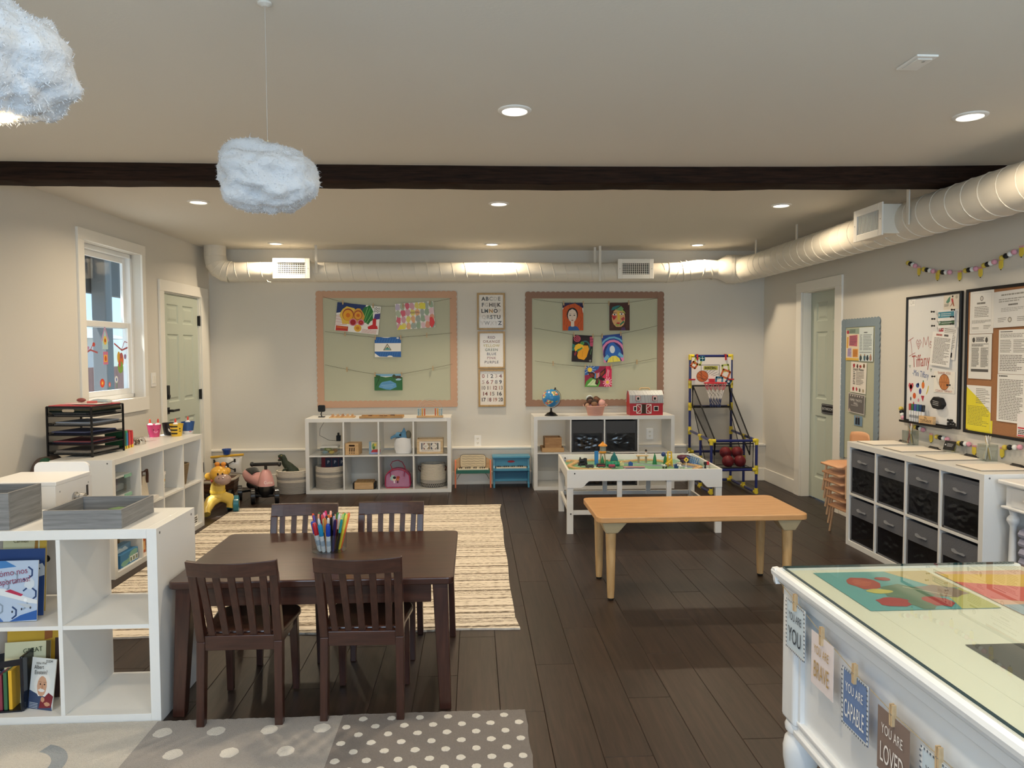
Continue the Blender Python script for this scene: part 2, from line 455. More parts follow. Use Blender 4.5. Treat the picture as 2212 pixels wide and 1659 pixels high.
# stickers on the lower pane, facing into the room
def stick(shapes, w, h, y, z, name):
    g = G(); mats = sheet(g, w, h, shapes, 'FFFFFF'); g.f = g.f[6:]; g.m = g.m[6:]
    g.build(name, mats, win, loc=(-0.0885, LW(y), z), rot=PI/2, recalc=False)
stick([('p', 'C7A2C6', [(.0, .62), (.5, 1), (1, .62), (.9, .58), (.5, .9), (.1, .58)]), ('p', 'BFE0E6', [(.15, .4), (.85, .4), (.85, .6), (.5, .88), (.15, .6)]), ('c', 'C9762A', .5, .62, .12, .07), ('c', 'F0D060', .5, .62, .22, .11), ('c', 'C0502A', .5, .62, .1, .05),
       ('p', 'D77FA0', [(.2, .02), (.8, .02), (.8, .34), (.2, .34)]), ('p', 'F0C050', [(.3, .08), (.7, .08), (.7, .26), (.3, .26)]), ('c', 'D05030', .5, .17, .12, .07)], .12, .32, 6.04, 1.50, 'birdhouse_sticker')
stick([('l', 'B4646A', [(0, .2), (.5, .45), (1, .3)], .014), ('l', 'B4646A', [(.5, .45), (.75, .85)], .008), ('l', 'B4646A', [(.3, .35), (.2, .8)], .006), ('c', 'C7504A', .75, .75, .1, .12), ('c', 'C79AC0', .35, .55, .08, .1)], .2, .14, 5.82, 1.47, 'branch_sticker')
stick([('l', 'B45A60', [(0, .75), (.5, .45), (1, .6)], .014), ('l', 'B45A60', [(.5, .5), (.7, .85), (.95, .8)], .007), ('c', 'B8606A', .45, .2, .09, .14), ('c', 'A78AB8', .72, .15, .08, .12), ('c', 'D8C850', .95, .2, .06, .1)], .24, .18, 6.3, 1.47, 'branch_sticker')
stick([('l', '3A4A4A', [(0, .5), (1, .4)], .006), ('l', '3A4A4A', [(.3, .9), (.6, .1)], .006), ('l', '3A4A4A', [(.5, .5), (.9, .9)], .006)], .07, .06, 5.74, 1.58, 'dragonfly_sticker')
stick([('c', 'D8452E', .5, .5, .5, .5), ('c', 'E87A40', .5, .5, .3, .3), ('c', 'F2D060', .5, .5, .14, .14)], .07, .07, 5.98, 1.20, 'flower_sticker')
stick([('c', 'D8605A', .5, .75, .4, .25), ('l', '5AA05A', [(.5, .6), (.5, 0)], .006), ('c', 'F0A0A0', .5, .75, .2, .12)], .04, .09, 6.09, 1.16, 'flower_sticker')
stick([('c', 'E8ECF0', .5, .7, .5, .3), ('c', '6A7AC0', .5, .7, .2, .14), ('l', '5AA05A', [(.5, .5), (.5, 0)], .006)], .05, .10, 6.2, 1.20, 'flower_sticker')
stick([('c', 'E0B040', .3, .7, .25, .25), ('c', 'E07A40', .7, .6, .3, .3), ('c', '8AB050', .5, .3, .4, .25), ('c', 'D86060', .4, .45, .15, .15)], .11, .2, 6.27, 1.36, 'garden_sticker')
# ---------------------------------------------------------------- what stands outside the window
struct(G().box(-14, -3.1, -3, 26, -0.25, -0.2).build('ground', M('B9B3A8', 0.8)))
GREY = M('767C82', 0.6)
tag(G().box(-4.08, -3.93, 8.12, 8.27, -0.2, 2.6).build('porch_post', GREY, bevel=0.01), 'grey wooden porch post outside the window', 'post')
tag(G().box(-4.03, -3.98, 7.42, 7.47, -0.2, 2.6).build('downpipe', M('6A7278', 0.5), bevel=0.01), 'thin grey pole outside, left of the porch post', 'pole')
pr = thing('porch_roof', 'dark grey porch roof seen through the top of the window', 'roof', (-3.6, 8.2, 0))
for i in range(6): G().box(-0.58 + i * .0, -0.5, -2.3 + i * .62, -1.69 + i * .62, 2.08, 3.0).build('panel', M('4E555B', 0.6), pr, bevel=0.006)
G().box(-0.6, 0.2, -2.4, 2.2, 2.75, 2.85).build('soffit', M('5A6168', 0.7), pr)
fn = thing('garden_fence', 'reddish wooden fence out beyond the porch', 'fence', (-6.6, 11, -0.2))
fm = M('A57F76', 0.8, var=(8, 0.15)); f0 = None
for i in range(34):
    if f0 is None: f0 = G().box(-.012, .012, -.07, .07, 0, 1.38).build('board', fm, fn); o = f0
    else: o = f0.copy(); C.objects.link(o); o.parent = fn
    o.location = (0, -1.5 + i * .146, 0)
G().box(.012, .05, -1.6, 3.5, .3, .38).build('rail', fm, fn)
hs = thing('neighbour_house', 'pale house with a low roof beyond the fence', 'house', (-11, 16, -0.2))
G().box(-2, 1, -6, 5, 0, 2.0).build('wall', M('D8DAD8', 0.7), hs)
G().prism([(-2.4, 2.0), (1.4, 2.0), (-.5, 2.5)], -6.3, 5.3, 'xz').build('roof', M('B9BCC0', 0.7), hs)

# ---------------------------------------------------------------- doors
SAGE = M('BFC7BA', 0.4)
def six_panel(y0, y1, z0, z1, depth=0.035):
    """door slab in the yz plane, face at x=0 towards +x, moulded panels recessed"""
    g = G(); w = y1 - y0; h = z1 - z0
    st = 0.115; mid = 0.10
    cols = [(y0 + st, y0 + (w - mid) / 2), (y0 + (w + mid) / 2, y1 - st)]
    rows = [(z0 + 0.20, z0 + 0.80), (z0 + 0.96, z0 + 1.60), (z0 + 1.70, z0 + 1.88)]
    ys = sorted({y0, y1} | {c for p in cols for c in p}); zs = sorted({z0, z1} | {c for p in rows for c in p})
    for i in range(len(ys) - 1):
        for j in range(len(zs) - 1):
            if (ys[i], ys[i+1]) in cols and (zs[j], zs[j+1]) in rows: continue
            g.box(-depth, 0, ys[i], ys[i+1], zs[j], zs[j+1])
    return g, cols, rows
def door_panels(par, cols, rows, mat):
    for (a, b) in cols:
        for (c, d) in rows:
            g = G(); q = [(a, c), (b, c), (b, d), (a, d)]
            def rg(k, x): return [(x, a + k, c + k), (x, b - k, c + k), (x, b - k, d - k), (x, a + k, d - k)]
            R_ = [rg(0, 0), rg(.012, -.011), rg(.026, -.011), rg(.045, -.003)]
            vs = [p for r in R_ for p in r]
            fs = [(i*4+k, i*4+(k+1) % 4, (i+1)*4+(k+1) % 4, (i+1)*4+k) for i in range(3) for k in range(4)] + [(12, 13, 14, 15)]
            g.add(vs, fs).build('door_panel', mat, par)
d1 = thing('door_1', None, None, LWL, LWR); d1['kind'] = 'structure'
g, cols, rows = six_panel(DS0 + .012, DS1 - .012, 0.012, DTOP - .012)
sl = g.build('door_slab', SAGE, d1, loc=(-0.02, 0, 0)); door_panels(sl, cols, rows, SAGE)
G().box(0, .018, LW(6.795), DS0, 0, DTOP).build('casing', TRIM, d1, bevel=.002); G().box(0, .018, DS1, LW(7.915), 0, DTOP).build('casing', TRIM, d1, bevel=.002)
G().box(0, .020, LW(6.795), LW(7.915), DTOP, 2.1).build('casing', TRIM, d1, bevel=.002)
G().box(-.16, 0, DS0, DS0 + .012, 0, DTOP).box(-.16, 0, DS1 - .012, DS1, 0, DTOP).box(-.16, 0, DS0, DS1, DTOP - .012, DTOP).build('jamb', TRIM, d1)
for z in (1.76, 1.01, 0.25):
    G().box(-0.018, 0.004, DS1 - .022, DS1 - .002, z - .05, z + .05).cyl((0.0, DS1 - .012, z - .052), (0.0, DS1 - .012, z + .052), .007, n=8).build('hinge', BLACK, d1)
lv = G().bx((-.008, LW(6.945), .9), (.022, .06, .06)).cyl((.0, LW(6.945), .9), (.05, LW(6.945), .9), .012).bx((.05, LW(7.0), .9), (.014, .13, .02)); lv.build('lever_handle', BLACK, d1, bevel=.002)
G().bx((-.005, LW(6.945), 1.07), (.03, .062, .13)).bx((.012, LW(6.945), 1.035), (.02, .03, .03)).build('keypad_lock', BLACK, d1, bevel=.006)
d2 = thing('door_2', None, None, (XR, 0, 0), 0); d2['kind'] = 'structure'
g, cols, rows = six_panel(-7.04, -6.27, 0.01, 2.02)
sl = g.build('door_slab', SAGE, d2, loc=(.085, 0, 0), rot=PI); door_panels(sl, cols, rows, SAGE)
G().box(-.018, 0, DY1, 7.15, 0, DZ).build('casing', TRIM, d2, bevel=.002); G().box(-.018, 0, 6.25, DY0, 0, DZ).build('casing', TRIM, d2, bevel=.002); G().box(-.020, 0, 6.25, 7.15, DZ, 2.09).build('casing', TRIM, d2, bevel=.002)
G().box(0, .083, DY1 - .008, DY1, 0, DZ).box(0, .083, DY0, DY0 + .006, 0, DZ).box(0, .083, DY0, DY1, DZ - .008, DZ).build('jamb', TRIM, d2)
sg = G().prism(rrect(-.118, .118, -.045, .045, .012), -.006, 0, 'xz').build('bathroom_sign', M('14141A', 0.35), d2, loc=(.083, 6.665, .886), rot=-PI/2)
G().prism(rrect(-.110, .110, -.038, .038, .01), -.0065, -.006, 'xz').prism(rrect(-.107, .107, -.035, .035, .009), -.0068, -.0062, 'xz', 1).build('border', [M('B9BCC0', .4), M('14141A', .35)], sg)
text('BATHROOM', 0.036, M('D8DADC', .4), sg, (0, -.0075, 0), sx=1.0)

# ---------------------------------------------------------------- switch, outlets
sw = thing('light_switch', 'white double rocker light switch beside the left door', 'switch', (LWL[0] - .033, 6.66, 1.2), LWR)
G().box(0, .006, -.045, .045, -.062, .062).build('plate', WHITE, sw, bevel=.003); G().box(.006, .010, -.03, -.004, -.034, .034).build('rocker', TRIM, sw); G().box(.006, .010, .004, .03, -.034, .034).build('rocker', TRIM, sw)
def outlet(label, x, z, y=8.0):
    o = thing('wall_outlet', label, 'outlet', (x, y, z))
    G().prism(rrect(-.037, .037, -.06, .06, .006), -.006, 0).build('plate', WHITE, o)
    for dz in (-.024, .024):
        s = G().prism(rrect(-.019, .019, dz - .017, dz + .017, .012), -.009, -.006).build('socket', TRIM, o)
        G().box(-.008, -.005, -.0096, -.009, dz - .002, dz + .008).box(.005, .008, -.0096, -.009, dz - .002, dz + .008).cyl((0, -.0096, dz - .009), (0, -.009, dz - .009), .003, n=8).build('slot', BLACK, s)
outlet('white outlet on the back wall above the two toy pianos', 0.035, .462)
outlet('white outlet seen through the empty cell of the right back shelf', 1.93, .52)

# ---------------------------------------------------------------- recessed lights
LENS = bpy.data.materials.new('lamp_lens'); LENS.use_nodes = True
_b = LENS.node_tree.nodes['Principled BSDF']; _b.inputs['Emission Color'].default_value = (1, .93, .8, 1); _b.inputs['Emission Strength'].default_value = 6.0
_names = {(-1.975, 3.36): 'recessed ceiling light behind the large cloud lamp', (0.19, 3.36): 'recessed ceiling light alone in mid ceiling, this side of the beam', (2.31, 3.36): 'recessed ceiling light nearest the garland, this side of the beam',
          (-1.975, 5.47): 'recessed ceiling light just beyond the beam, nearest the window', (0.19, 5.47): 'middle recessed ceiling light of the row just beyond the beam', (2.31, 5.47): 'recessed ceiling light just beyond the beam, on the whiteboard side',
          (-1.975, 7.54): 'recessed ceiling light over the left duct register', (0.19, 7.54): 'recessed ceiling light in the far row above the framed prints', (2.31, 7.54): 'recessed ceiling light in the far row above the basketball game'}
_l0 = None
for (x, y) in LAMP_SPOTS:
    lb = _names.get((x, y), 'recessed ceiling light behind the viewer')
    if _l0 is None:
        _l0 = thing('recessed_light', lb, 'ceiling light', (x, y, CEIL), 0, 'recessed ceiling lights')
        pr_ = [(.076, 0), (.076, -.004), (.068, -.009), (.058, -.009), (.055, -.004), (.055, .0)]
        G().lathe(pr_, 32, caps=False).build('trim_ring', M('EDEBE6', .4), _l0, smooth=True)
        G().lathe([(.055, -.0045), (.0001, -.0045)], 32, caps=False).build('lens', LENS, _l0)
    else: copy_thing(_l0, (x, y, CEIL), 0, lb)
cp = thing('ceiling_plate', 'flat square white cover plate on the ceiling', 'cover plate', (1.672, 2.74, CEIL))
G().box(-.041, .041, -.068, .068, -.008, 0).build('plate', M('EDEBE6', .5), cp, bevel=.002)
G().box(-.028, .028, -.05, .05, -.012, -.008).build('lid', M('E6E3DD', .5), cp, bevel=.002); G().cyl((.005, -.03, -.0135), (.005, -.03, -.012), .006).build('screw', M('99958E', .4), cp)

# ---------------------------------------------------------------- ducts
DUCT = M('DFD9CC', 0.38, bump=(25, 0.06))
duct = thing('ventilation_duct', 'white spiral ventilation duct along the back and right walls', 'duct', (0, 0, 0))
DZc, DYc, DR = 2.262, 7.75, 0.1
pts = [(-2.645, DYc, CEIL + .01), (-2.645, DYc, 2.42)] + [(-2.645 + .15 * (1 - math.cos(a)), DYc, 2.40 - .138 * math.sin(a)) for a in (PI/8, PI/4, 3*PI/8, PI/2)]
G().tube(pts, .108, 24).build('elbow', DUCT, duct, smooth=True)
for k in (1, 2, 3, 4, 5):
    p = Vector(pts[k]); d = (Vector(pts[min(k+1, 5)]) - Vector(pts[k-1])).normalized(); a = d.orthogonal().normalized(); b = d.cross(a)
    G().tube([p + (a * math.cos(t) + b * math.sin(t)) * .109 for t in [2*PI*i/24 for i in range(24)]], .003, 5, closed=True).build('seam', DUCT, duct, smooth=True)
G().tube([(-2.50, DYc, DZc), (2.08, DYc, DZc)], DR, 28).build('pipe', DUCT, duct, smooth=True)
def helix(p0, p1, r, pitch, ph=0.0, n=18):
    p0 = Vector(p0); p1 = Vector(p1); d = p1 - p0; L_ = d.length; d.normalize(); a = Vector((0, 0, 1)) - d * d.z; a.normalize(); b = d.cross(a)
    k = int(L_ / pitch * n)
    return [p0 + d * (L_ * i / k) + (a * math.cos(2*PI*i/n + ph) + b * math.sin(2*PI*i/n + ph)) * r for i in range(k + 1)]
G().tube(helix((-2.45, DYc, DZc), (2.0, DYc, DZc), DR, .13), .0042, 5).build('seam', DUCT, duct, smooth=True)
# adjustable offset, reducer and elbow in the right corner
G().tube([(1.95, DYc, DZc), (2.08, DYc, DZc), (2.22, DYc, DZc + .01), (2.38, DYc, DZc + .03), (2.50, DYc, DZc + .035), (2.60, DYc, DZc + .03)], [.1, .101, .100, .103, .098, .096], 28).build('flexible_elbow', DUCT, duct, smooth=True)
for x, tilt in ((2.05, .02), (2.15, .10), (2.2, -.04), (2.27, -.06), (2.42, .05), (2.49, -.10)):
    z = DZc + .03 * min(1, max(0, (x - 2.08) / .3)); 
    G().tube([(x + tilt * math.cos(t) * .4, DYc + .104 * math.sin(t), z + .104 * math.cos(t)) for t in [2*PI*i/24 for i in range(24)]], .004, 5, closed=True).build('seam', DUCT, duct, smooth=True)
G().tube([(2.57, DYc, DZc + .03), (2.60, DYc, DZc + .03), (2.69, DYc - .01, DZc + .035), (2.75, DYc - .01, DZc + .035)], [.096, .100, .150, .150], 28).build('reducer', DUCT, duct, smooth=True)
RX, RZ, RR = 2.86, 2.285, 0.127
pts = [(2.72, DYc - .01, 2.297)] + [(RX - .14 + .14 * math.sin(a), DYc - .15 + .14 * math.cos(a), 2.295) for a in (PI/8, PI/4, 3*PI/8, PI/2)] + [(RX, 7.3, RZ)]
G().tube(pts, [.152, .150, .145, .138, .13, .127], 28).build('corner_elbow', DUCT, duct, smooth=True)
for k in range(1, 5):
    p = Vector(pts[k]); d = (Vector(pts[k+1]) - Vector(pts[k-1])).normalized(); a = Vector((0, 0, 1)); b = d.cross(a); r_ = [.152, .150, .145, .138, .13][k] + .001
    G().tube([p + (a * math.cos(t) + b * math.sin(t)) * r_ for t in [2*PI*i/28 for i in range(28)]], .004, 5, closed=True).build('seam', DUCT, duct, smooth=True)
G().tube([(RX, 7.4, RZ), (RX, 0.2, RZ)], RR, 32).build('pipe', DUCT, duct, smooth=True)
G().tube(helix((RX, 7.3, RZ), (RX, 2.6, RZ), RR, .14), .0045, 5).build('seam', DUCT, duct, smooth=True)
VENTD = M('1C1A18', .9)
def register(loc, rz, w, h, nv, nh, deep):
    r = thing('vent_register', None, None, loc, rz); r.parent = duct
    bw = .045
    g = G().box(-w/2, -w/2 + bw, -.012, 0, -h/2, h/2).box(w/2 - bw, w/2, -.012, 0, -h/2, h/2).box(-w/2 + bw, w/2 - bw, -.012, 0, -h/2, -h/2 + bw).box(-w/2 + bw, w/2 - bw, -.012, 0, h/2 - bw, h/2)
    g.build('register_frame', TRIM, r, bevel=.003)
    G().box(-w/2 + .012, w/2 - .012, .003, deep, -h/2 + .012, h/2 - .012).build('register_box', [DUCT], r, bevel=.003)
    G().box(-w/2 + bw, w/2 - bw, .0, .0025, -h/2 + bw, h/2 - bw).build('opening_shade', VENTD, r)  # dark sheet behind the slats, painted in for the shade inside the vent
    a, b = -w/2 + bw, w/2 - bw; s0 = None
    for i in range(nv):
        x = a + (b - a) * (i + .5) / nv
        if s0 is None: s0 = G().box(-.0024, .0024, -.005, -.0005, -h/2 + bw, h/2 - bw).build('slat', TRIM, r); o = s0
        else: o = s0.copy(); C.objects.link(o)
        o.parent = r; o.location = (x, 0, 0)
    t0 = None
    for i in range(nh):
        z = -h/2 + bw + (h - 2*bw) * (i + .5) / nh
        if t0 is None: t0 = G().box(a, b, -.004, -.0005, -.0022, .0022).build('slat', TRIM, r); o = t0
        else: o = t0.copy(); C.objects.link(o)
        o.parent = r; o.location = (0, 0, z)
    for sx in (-1, 1): G().cyl((sx * (w/2 - .02), -.0135, 0), (sx * (w/2 - .02), -.012, 0), .004, n=8).build('screw', M('8A867E', .4), r)
register((-1.845, 7.63, 2.285), 0, .375, .205, 16, 6, .1)
register((1.685, 7.63, 2.286), 0, .375, .205, 14, 6, .1)
register((2.655, 4.86, 2.29), -PI/2, .36, .215, 17, 0, .16)
def strap(x, y, z0, w=.026, d=.004): G().box(x - w/2, x + w/2, y - d/2, y + d/2, z0, CEIL + .0).build('hanger_strap', M('D9D4C8', .4), duct)
strap(-1.6, DYc - DR - .006, 2.24); strap(1.315, DYc - DR - .006, 2.16); strap(1.28, DYc + .0, 2.36)
for (x, y, z) in ((2.79, 7.2, 2.3), (2.8, 6.3, 2.38), (2.72, 4.52, 2.22)): strap(x, y, z, .008, .026)
G().tube([(-2.10, 7.66, 2.17), (-2.09, 7.655, 2.155), (-2.06, 7.65, 2.15)], .004, 5).build('loose_wire', DUCT, duct)

# ---------------------------------------------------------------- cloud lamps
COT = bpy.data.materials.new('cotton'); COT.use_nodes = True
_nt = COT.node_tree; _b = _nt.nodes['Principled BSDF']; _b.inputs['Base Color'].default_value = lin('CDD0D5'); _b.inputs['Roughness'].default_value = 1.0; _b.inputs['Specular IOR Level'].default_value = 0.05
_b.inputs['Subsurface Weight'].default_value = 0.5; _b.inputs['Subsurface Radius'].default_value = (.05, .05, .05)
_n = _nt.nodes.new('ShaderNodeTexNoise'); _n.inputs['Scale'].default_value = 70; _n.inputs['Detail'].default_value = 8; _tc = _nt.nodes.new('ShaderNodeTexCoord'); _bp = _nt.nodes.new('ShaderNodeBump'); _bp.inputs['Strength'].default_value = .5; _bp.inputs['Distance'].default_value = .01
_nt.links.new(_tc.outputs['Object'], _n.inputs['Vector']); _nt.links.new(_n.outputs['Fac'], _bp.inputs['Height']); _nt.links.new(_bp.outputs[0], _b.inputs['Normal'])
FIB = M('D2D5DA', 1.0, spec=0.0)
def cloud(label, loc, r, seed, top):
    t = thing('cloud_lamp', label, 'pendant lamp', loc)
    bm = bmesh.new(); bmesh.ops.create_icosphere(bm, subdivisions=5, radius=1.0)
    sd = Vector((seed * 3.1, seed * 1.7, seed * .9)); nr = []
    for v in bm.verts:
        p = v.co.copy()
        k = 1 + .20 * noise.noise(p * 1.5 + sd) + .14 * noise.noise(p * 3.2 + sd) + .07 * abs(noise.noise(p * 6 + sd)) + .025 * noise.noise(p * 13 + sd) + .014 * noise.noise(p * 27 + sd)
        if p.z < 0: k *= 1 - .06 * p.z * p.z
        v.co = Vector((p.x * r[0] * k, p.y * r[1] * k, p.z * r[2] * k))
        nr.append((v.co.copy(), p))
    me = bpy.data.meshes.new('puff'); bm.to_mesh(me); bm.free(); me.materials.append(COT); me.polygons.foreach_set('use_smooth', [True] * len(me.polygons))
    o = bpy.data.objects.new('puff', me); C.objects.link(o); o.parent = t
    g = G(); rr = random.Random(seed)
    for _ in range(12000):
        c, p = rr.choice(nr)
        d = (p + Vector((rr.uniform(-1, 1), rr.uniform(-1, 1), rr.uniform(-1, 1))) * 1.4).normalized()
        L_ = rr.uniform(.004, .011) * (2.2 if rr.random() < .03 else 1); s = d.orthogonal().normalized() * rr.uniform(.0004, .0009)
        d2 = (d + p * .3 + Vector((rr.uniform(-1, 1), rr.uniform(-1, 1), rr.uniform(-1, 1))) * .8).normalized()
        a = c - p * .003; b = a + d * L_ * .5; e = b + d2 * L_ * .5
        g.add([a - s, a + s, b + s, b - s, e], [(0, 1, 2, 3), (3, 2, 4)])
    f = g.build('fibres', FIB, t, recalc=False); f['kind'] = 'stuff'
    zt = top - loc[2]
    G().cyl((0, 0, r[2] * .9), (0, 0, zt), .0007, n=5).build('cord', M('C8C6C0', .5), t)
    G().cyl((0, 0, r[2] * .85), (0, 0, r[2] + .015), .004, n=8).build('ferrule', M('C9B88A', .4), t)
    G().lathe([(.022, zt), (.022, zt - .006), (.008, zt - .012)], 16).build('ceiling_hook', M('D8D5CE', .4), t)
    return t
cloud('small white cotton cloud lamp hanging in front of the beam', (-.64, 2.37, 1.985), (.145, .14, .105), 3, CEIL)
c1 = cloud('large white cotton cloud lamp cut off by the picture edge', (-.905, 1.5, 2.005), (.115, .13, .105), 8, CEIL)
_l = bpy.data.lights.new('cloud_bulb', 'POINT'); _l.energy = .2; _l.color = (1, .75, .42); _l.shadow_soft_size = .01
_o = bpy.data.objects.new('cloud_bulb', _l); _o.location = (-.90, 1.50, 1.892); C.objects.link(_o)
G().sph((0, 0, 0), .012, 10, 6).build('bulb', M('FFD89A', .4, emit=6.0), c1, loc=(-.01, .0, -.085))

# ================================================================ cube shelves
SHW = M('E6E6E3', 0.28)
def cube_shelf(label, loc, rz, cols, w=1.465, h=0.765, d=0.39, out=0.038, inn=0.016, rows=2, screws=True):
    t = thing('cube_shelf', label, 'shelf', loc, rz, 'white cube shelves')
    iw = (w - 2*out - (cols-1)*inn) / cols; ih = (h - 2*out - (rows-1)*inn) / rows
    G().box(0, out, 0, d, 0, h).build('side_panel', SHW, t, bevel=.0015); G().box(w - out, w, 0, d, 0, h).build('side_panel', SHW, t, bevel=.0015)
    G().box(out, w - out, 0, d, h - out, h).build('top_panel', SHW, t, bevel=.0015); G().box(out, w - out, 0, d, 0, out).build('bottom_panel', SHW, t, bevel=.0015)
    for i in range(1, cols):
        x = out + i*iw + (i-1)*inn; G().box(x, x + inn, .002, d, out, h - out).build('divider', SHW, t, bevel=.001)
    for j in range(1, rows):
        z = out + j*ih + (j-1)*inn
        for i in range(cols):
            x = out + i*(iw + inn); G().box(x, x + iw, .004, d, z, z + inn).build('shelf_board', SHW, t, bevel=.001)
    if screws:
        g = G()
        for z in (h - .022,):
            for y in (.03, d - .04):
                g.cyl((-.0006, y, z), (.001, y, z), .0055, n=10).cyl((w - .001, y, z), (w + .0006, y, z), .0055, n=10)
        g.build('bolt', M('6E6E70', .4), t)
    return t
cube_shelf('white cube shelf against the back wall under the left bulletin board', (-1.705, 7.486, 0), 0, 4)
cube_shelf('white cube shelf against the back wall, behind the train table', (.610, 7.515, 0), 0, 4)
cube_shelf('long white cube shelf of dark fabric bins under the whiteboard', (2.748, 5.278, 0), -PI/2, 4)
SD = (-2.283, 4.738, 0); SDR = PI/2 - .0211
cube_shelf('white cube shelf along the wall below the window', SD, SDR, 4)
cube_shelf('open white cube shelf beside the dark table, grey boxes on top', (-2.656, 2.877, 0), 0, 4, w=1.428)
SHELF_Z = .7655; MID = .3925 ; LOW = .0385
# ---------------------------------------------------------------- baskets
def rope_basket(label, loc, r, h, bands, sx=1.0, sy=1.0, bulge=.0, rows=20, flare=0.0, handles=None, rz=0):
    """bands: list of (fraction of height, colour index); colours list"""
    t = thing('rope_basket', label, 'basket', loc, rz, 'rope baskets')
    cols = []; g = G(); n = 36
    def rad(u): return r * (1 + bulge * math.sin(PI * u) + flare * u)
    def colat(u):
        for f, c in bands:
            if u <= f: return c
        return bands[-1][1]
    for c in [b[1] for b in bands]:
        if c not in cols: cols.append(c)
    pr = r * .92
    for k in range(rows):
        u0 = k / rows; u1 = (k + 1) / rows; dz = h / rows
        mi = cols.index(colat((u0 + u1) / 2)); R0 = rad((u0 + u1) / 2)
        g.lathe([(R0 - .003, u0 * h), (R0 + .0015, u0 * h + dz * .25), (R0 + .0022, u0 * h + dz * .5), (R0 + .0015, u0 * h + dz * .75), (R0 - .003, u1 * h)], n, m=mi, sx=sx, sy=sy, caps=False)
    g.lathe([(rad(1) - .003, h), (rad(1) - .009, h + .001), (rad(1) - .013, h - .004), (rad(.5) - .013, h * .5), (rad(0) - .012, .012), (.0005, .012)], n, m=cols.index(colat(1.0)), sx=sx, sy=sy, caps=False)
    g.lathe([(rad(0) - .003, 0), (.0005, 0)], n, sx=sx, sy=sy, caps=False)
    g.build('coil', [M(c, .9, bump=(120, .5)) for c in cols], t, smooth=True, recalc=False)
    for hd in handles or []:
        G().tube([Vector(p) for p in hd[1]], hd[2], 6, flat=.4).build('handle', M(hd[0], .6), t, smooth=True)
    return t
CRM, GRY = 'D9D0C0', 'A39F98'
rope_basket('oval cream and grey rope basket on the floor holding a toy dinosaur', (-1.862, 7.585, 0), .15, .235, [(.5, GRY), (.62, CRM), (.72, GRY), (1, CRM)], 1.0, .75, .0, 18, .05)
rope_basket('cream and grey rope basket at the left of the bottom shelf, letter board in it', (-1.494, 7.66, LOW), .143, .225, [(.5, GRY), (.66, CRM), (.78, GRY), (1, CRM)], 1.0, 1.0, .0, 17, .03)
b = rope_basket('cream rope basket with black zigzag base and dark handles', (-.432, 7.68, LOW), .130, .235, [(.16, '3A3A3A'), (.34, 'B5AFA6'), (1, CRM)], 1.0, 1.0, .05, 19, -.06,
    [('4A2A1E', [(-.125, -.03, .20), (-.150, -.05, .215), (-.152, -.05, .18), (-.130, -.03, .155)], .008), ('4A2A1E', [(.120, -.03, .21), (.137, -.06, .20), (.132, -.07, .175), (.124, -.05, .165)], .008)])
g = G()
for k in range(44):
    a = 2*PI*k/44
    for z, s in ((.008, 1), (.022, -1)):
        R0 = .1345 + .002
        g.add([(R0*math.cos(a), R0*math.sin(a), z), (R0*math.cos(a+.05), R0*math.sin(a+.05), z), (R0*math.cos(a+.05+s*.07), R0*math.sin(a+.05+s*.07), z+.012), (R0*math.cos(a+s*.07), R0*math.sin(a+s*.07), z+.012)], [(0, 1, 2, 3)])
g.build('zigzag', M('DAD4C8', .9), b, recalc=False)
# ---------------------------------------------------------------- on and in the left back shelf
YF = 7.486
t = thing('webcam', 'small black camera on a stand, left end of the shelf top', 'camera', (-1.572, 7.66, SHELF_Z))
G().prism(rrect(-.036, .036, .055, .125, .014), -.012, .014).build('head', M('0C0D0F', .35), t, bevel=.003)
G().cyl((0, -.0128, .09), (0, -.012, .09), .017, n=18).build('glass_eye', M('1A2024', .1), t); G().tube([(.0, 0, .058), (-.006, 0, .03), (.0, 0, .006)], .006, 8).bx((0, 0, .004), (.062, .05, .008)).build('stand', M('0C0D0F', .4), t)
WLT = wood('B98F5E', 'D9B584', 'X', 8, .5, 10); WLT2 = wood('C39C6C', 'DDBB8C', 'X', 9, .55, 10)
def puzzle(label, x0, x1, y0, y1, knobs, mat, tray=None):
    t = thing('puzzle_board', label, 'puzzle', ((x0+x1)/2, (y0+y1)/2, SHELF_Z)); w, d = x1-x0, y1-y0
    G().box(-w/2, w/2, -d/2, d/2, 0, .010).build('board', mat, t, bevel=.002); r = random.Random(int(x0*100))
    for i in range(knobs):
        for j in range(2):
            x = -w/2 + w*(i+.5)/knobs; y = -d/4 + j*d/2
            G().lathe([(.016, .010), (.016, .016), (.004, .017), (.004, .024), (.009, .027), (.006, .033), (.0005, .034)], 10, (x, y, 0)).build('knob_piece', M(r.choice(['C79B6B', 'B98655', 'A8764A', 'C9A57A']), .5), t, smooth=True)
puzzle('wooden puzzle board with round knobs beside the black camera', -1.475, -1.225, 7.54, 7.68, 5, WLT2)
t = thing('puzzle_board', 'flat wooden puzzle tray at the middle of the shelf top', 'puzzle', (-.96, 7.56, SHELF_Z))
G().box(-.2, .235, -.09, .09, 0, .012).box(-.2, .235, -.09, -.078, .012, .022).box(-.2, .235, .078, .09, .012, .022).build('tray', wood('A8814F', 'CBA26A', 'X', 8, .5, 10), t, bevel=.002)
r = random.Random(4)
for i in range(14): G().prism([(u*.016*r.uniform(.7, 1.4), v*.016) for u, v in ((-1, -1), (1, -.8), (1.2, .6), (0, 1.2), (-1, .8))], .0125, .0125 + r.uniform(.006, .014), 'xy').build('puzzle_piece', M(r.choice(['8A6238', 'B98A55', '6E4A2A', 'C9A06A']), .5), t, loc=(-.17 + (i % 7) * .058, -.045 + (i // 7) * .08, 0))
